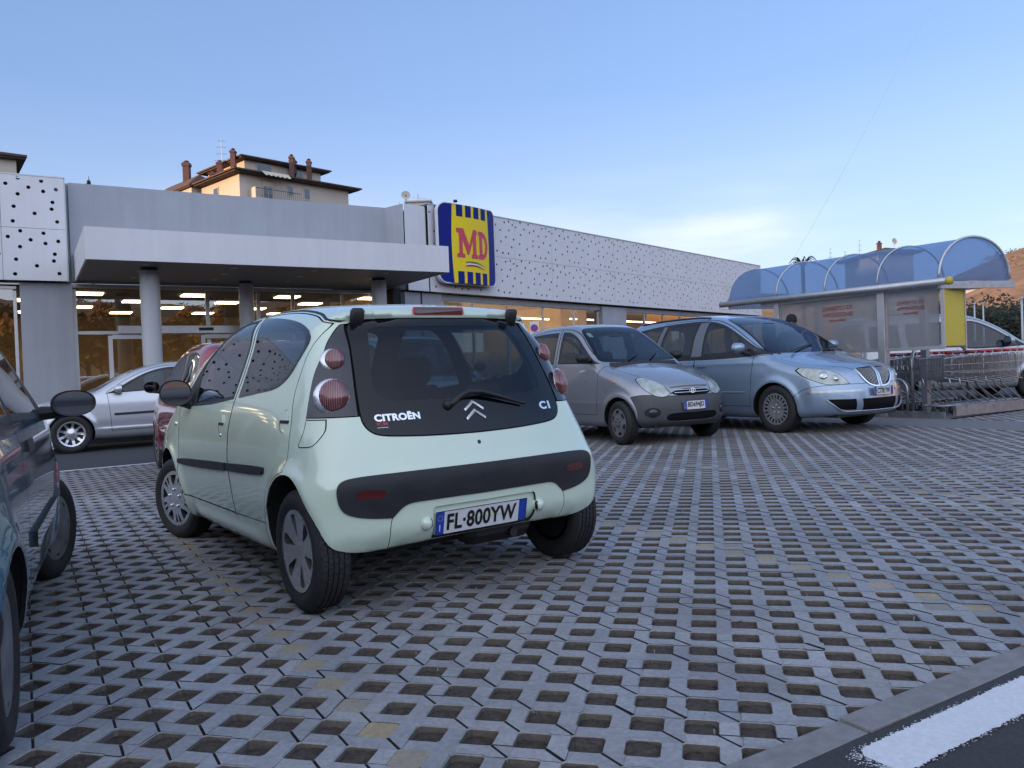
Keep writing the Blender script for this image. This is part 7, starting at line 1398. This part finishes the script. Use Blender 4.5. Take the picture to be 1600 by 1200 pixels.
def build_blue_car(a, b, ang):
    paint = M['blue_paint']
    S = dict(sil=[(-.56, .3), (-.64, .42), (-.65, .62), (-.62, .85), (-.55, 1.05), (-.40, 1.28), (-.25, 1.41), (0, 1.465), (.5, 1.495), (1.0, 1.495), (1.38, 1.445), (1.72, 1.305), (2.02, 1.12), (2.24, .985), (2.6, .90), (2.9, .80), (3.07, .68), (3.14, .5), (3.14, .34), (3.0, .22), (2.5, .19), (0, .2)],
        wz=[(.15, .72), (.26, .785), (.45, .812), (.7, .815), (.92, .79), (1.1, .715), (1.35, .625), (1.45, .57)], plan=[(-.6, .03), (0, 0), (2.0, 0), (2.6, .03), (3.14, .14)], bow=(.12, .32), crown=.045, k=[(.2, .09), (.5, .11), (1.0, .10), (1.4, .13)], spine=.58, flare=[(0, .28, .335, .022, .05), (2.45, .28, .335, .022, .05)], crease=[(.86, .008, .03, -.3, 2.6)])
    root = empty('hatchback_car', (0, 0, 0), 0, 'worn blue hatchback cut off by the left edge of the photo', 'car'); c = Car(S, root, paint, .026)
    fd = c.reg('front_door', 'side', [(1.97, .945, 1), (1.95, .7), (1.88, .42), (1.84, .32, 1), (.72, .33, 1), (.62, .55), (.60, .95), (.64, 1.2), (.70, 1.43, 1), (1.02, 1.425), (1.36, 1.36), (1.66, 1.225), (1.87, 1.065)], paint, gap=.009, minn=.05)
    c.reg('window_frame', 'side', [(2.02, .93, 1), (1.3, .945), (.64, .96, 1), (.68, 1.2), (.74, 1.395, 1), (1.02, 1.388), (1.33, 1.322), (1.62, 1.185), (1.86, 1.03)], M['black_plastic'], off=.002, parent=fd, minn=.05)
    g = [c.reg('side_window', 'side', [(1.70, .965, 1), (1.3, .975), (.68, .99, 1), (.72, 1.2), (.77, 1.365, 1), (1.02, 1.358), (1.31, 1.294), (1.53, 1.195), (1.66, 1.09, 1)], M['car_glass'], off=.002, parent=fd, rim=0, minn=.05), c.reg('side_window', 'side', [(.56, .99, 1), (-.15, 1.02, 1), (-.24, 1.1), (-.12, 1.25), (.1, 1.32), (.62, 1.345, 1)], M['car_glass'], rim=0, minn=.05)]
    ws = c.reg('windscreen', 'front', [(-.1, 1.405, 1), (.42, 1.385), (.53, 1.325), (.62, 1.12), (.65, 1.03), (.5, .99), (-.1, .98, 1)], M['screen_glass'], pair=False, rim=0); rw = c.reg('rear_window', 'rear', [(-.1, 1.34, 1), (.45, 1.32), (.55, 1.05), (.5, .98), (-.1, .96, 1)], M['rear_glass'], pair=False, rim=0)
    rb = c.reg('rear_bumper', 'side', [(-.9, .15, 1), (-.27, .15, 1), (-.29, .42), (-.31, .575, 1), (-.45, .60), (-.9, .60, 1)], M['grey_plastic'], gap=.006, minn=-1, off=.006, rim=.02); c.reg('front_bumper', 'side', [(2.80, .32), (2.84, .5), (2.9, .58, 1), (3.4, .60, 1), (3.4, .1, 1), (2.75, .1, 1)], M['grey_plastic'], gap=.006, minn=-1)
    c.reg('rub_strip', 'side', [(1.90, .46, 1), (.74, .47, 1), (.74, .53, 1), (1.92, .52, 1)], paint, off=.016, parent=fd, rim=.016); c.reg('headlamp', 'front', [(.4, .62), (.62, .60), (.78, .66), (.74, .77), (.5, .74)], M['lamp_clear'], minn=-.1, xr=(2.5, 9, 0))
    c.reg('tail_lamp', 'rear', [(.66, .62), (.80, .62), (.80, .92), (.68, 1.1)], M['red_lens'], off=.003, minn=-.1, xr=(-9, -.54, 0))
    for x in (0, 2.45): c.wheel_hole(x, .28, .318, .50)
    c.finish(tuple(g)+(ws, rw)); o = c.objs
    for sg in (1, -1):
        wing_mirror(root, (1.72, sg*.935, 1.0), .20, .130, M['black_plastic'], None, (1.80, sg*.78, .955), ang=-sg*.22); v_ = 'side' if sg > 0 else 'sideR'
        V, F = plane_fill([(-.10, -.02), (.10, -.02), (.10, .02), (-.10, .02)], [], .02); c.drape('door_handle', (V, F), v_, .82, .86, M['black_plastic'], .006, o[fd][0 if sg > 0 else 1])
    mb = MB(); mb.box((2.02, -.60, 1.005), (.10, .30, .07), bev=.025); mb.box((1.2, -.2, .5), (.1, .1, .1)); 
    cabin(root, 1.1, .33, .35, 1.95, .85, .15); under(root, -.5, 2.9, 1.0)
    four_wheels(root, 2.45, .715, .285, .165, .18, 'few', (M['alloy_dull'], M['alloy_side']), profile='dome', steer=-.32, tread=True); put_car(root, a, b, ang); return root
def build_van(a, b, ang):
    paint = mat('grey silver paint', (.36, .37, .39), .3, .5, coat=1.)
    S = dict(sil=[(-.72, .35), (-.80, .5), (-.80, .9), (-.76, 1.3), (-.70, 1.65), (-.6, 1.77), (-.2, 1.80), (.6, 1.815), (1.3, 1.80), (1.65, 1.73), (2.0, 1.58), (2.4, 1.34), (2.75, 1.15), (3.0, 1.07), (3.25, .99), (3.45, .86), (3.56, .68), (3.60, .5), (3.58, .35), (3.4, .25), (0, .24)],
        wz=[(.15, .80), (.3, .88), (.55, .905), (.9, .90), (1.1, .87), (1.4, .79), (1.7, .71), (1.8, .66)], plan=[(-.8, .02), (0, 0), (2.4, 0), (3.0, .03), (3.6, .17)], bow=(.06, .36), crown=.045, k=[(.2, .10), (1.0, .10), (1.7, .14)], spine=.6, flare=[(0, .32, .37, .02, .05), (2.728, .32, .37, .02, .05)])
    root = empty('small_van', (0, 0, 0), 0, 'silver high-roofed van parked beyond the shopping trolleys at the right edge', 'van'); c = Car(S, root, paint, .042)
    fd = c.reg('front_door', 'side', [(2.35, 1.0, 1), (2.32, .6), (2.28, .36, 1), (1.22, .36, 1), (1.2, .7), (1.18, 1.1), (1.22, 1.68, 1), (1.6, 1.66), (1.95, 1.52), (2.3, 1.28), (2.5, 1.12, 1)], paint, gap=.008, minn=.05)
    c.reg('window_frame', 'side', [(2.60, 1.08, 1), (2.0, 1.055), (1.4, 1.06), (1.27, 1.13), (1.22, 1.35), (1.24, 1.58), (1.32, 1.63, 1), (1.6, 1.61), (1.93, 1.47), (2.25, 1.27)], M['black_plastic'], off=.001, parent=fd, minn=.05)
    g = [c.reg('side_window', 'side', [(2.42, 1.105, 1), (2.0, 1.085), (1.42, 1.09), (1.31, 1.15), (1.26, 1.35), (1.28, 1.56), (1.35, 1.60, 1), (1.6, 1.58), (1.9, 1.445), (2.2, 1.26)], M['car_glass'], off=.001, parent=fd, rim=0, minn=.05), c.reg('side_window', 'side', [(1.08, 1.1, 1), (.2, 1.1, 1), (.18, 1.4), (.2, 1.62, 1), (1.1, 1.63, 1), (1.1, 1.4)], M['car_glass'], rim=0, minn=.05), c.reg('side_window', 'side', [(.06, 1.12, 1), (-.58, 1.14, 1), (-.55, 1.58, 1), (.04, 1.61, 1)], M['car_glass'], rim=0, minn=.05)]
    ws = c.reg('windscreen', 'front', [(-.1, 1.74, 1), (.5, 1.72), (.62, 1.62), (.72, 1.3), (.76, 1.18), (-.1, 1.15, 1)], M['screen_glass'], pair=False, rim=0); c.reg('headlamp', 'front', [(.5, .80), (.7, .78), (.82, .85), (.78, 1.0), (.6, .92)], M['lamp_clear'], minn=-.1, xr=(2.9, 9, 0)); c.reg('front_bumper', 'side', [(3.1, .40), (3.15, .62), (3.9, .66, 1), (3.9, .15, 1), (3.05, .15, 1)], M['grey_plastic'], gap=.006, minn=-1)
    for x in (0, 2.728): c.wheel_hole(x, .32, .36, .60)
    c.finish(tuple(g)+(ws,)); o = c.objs
    for sg in (1, -1):
        wing_mirror(root, (2.12, sg*1.0, 1.18), .22, .20, paint, None, (2.2, sg*.86, 1.10), M['black_plastic'], ang=-sg*.1)
        mb = MB(); P = [c.at('top', x, sg*.62)[0]+Vector((0, 0, .045 if 0 < i < 8 else .0)) for i, x in enumerate(np.linspace(-.4, 1.45, 9))]; mb.tube(P, .018, 6); mb.build('roof_rail', M['black_plastic'], root, True)
    cabin(root, 1.3, .42, .40, 2.4, 1.0, .35); under(root, -.6, 3.3, 1.2, .30); four_wheels(root, 2.728, .76, .315, .195, .20, 'nine', (M['alloy_dull'], M['alloy_side'])); put_car(root, a, b, ang); return root
# ------------------------------------------------------------------ build
import time as _t; _t0 = _t.time()
def _tick(s): print('T', s, round(_t.time()-_t0, 1))
build_ground(); _tick('ground')
build_background(); _tick('background')
build_store(); build_sign(); _tick('store')
build_shelter(); _tick('shelter')
build_green_car(); _tick('green')
build_blue_car(-.86, 2.95, -5); _tick('blue')
build_small_silver(M['silver_paint'], 'small silver grey hatchback with an unpainted dark bumper and hazy round headlamps', 7.47+2.5*math.sin(R_(3)), 8.33+2.5*math.cos(R_(3)), 177).scale = (1.05, 1.05, 1.05); _tick('atos')
build_people_carrier(9.92+2.86*math.sin(R_(1.5)), 7.76+2.86*math.cos(R_(1.5)), 178.5).scale = (1.02, 1.02, 1.02); _tick('carrier')
build_silver_coupe(3.22, 15.93, 90); _tick('golf')
build_red_car(2.22, 8.8, 0); _tick('red')
build_small_silver(M['pale_blue'], 'pale blue hatchback seen only through the rear window of the green car', 4.7, 11.6, 180, False)
build_van(15.64, 10.63, -121.2); _tick('van')
build_trolleys(); build_person(); _tick('rest')
for _m in list(bpy.data.meshes):
    if _m.users == 0: bpy.data.meshes.remove(_m)
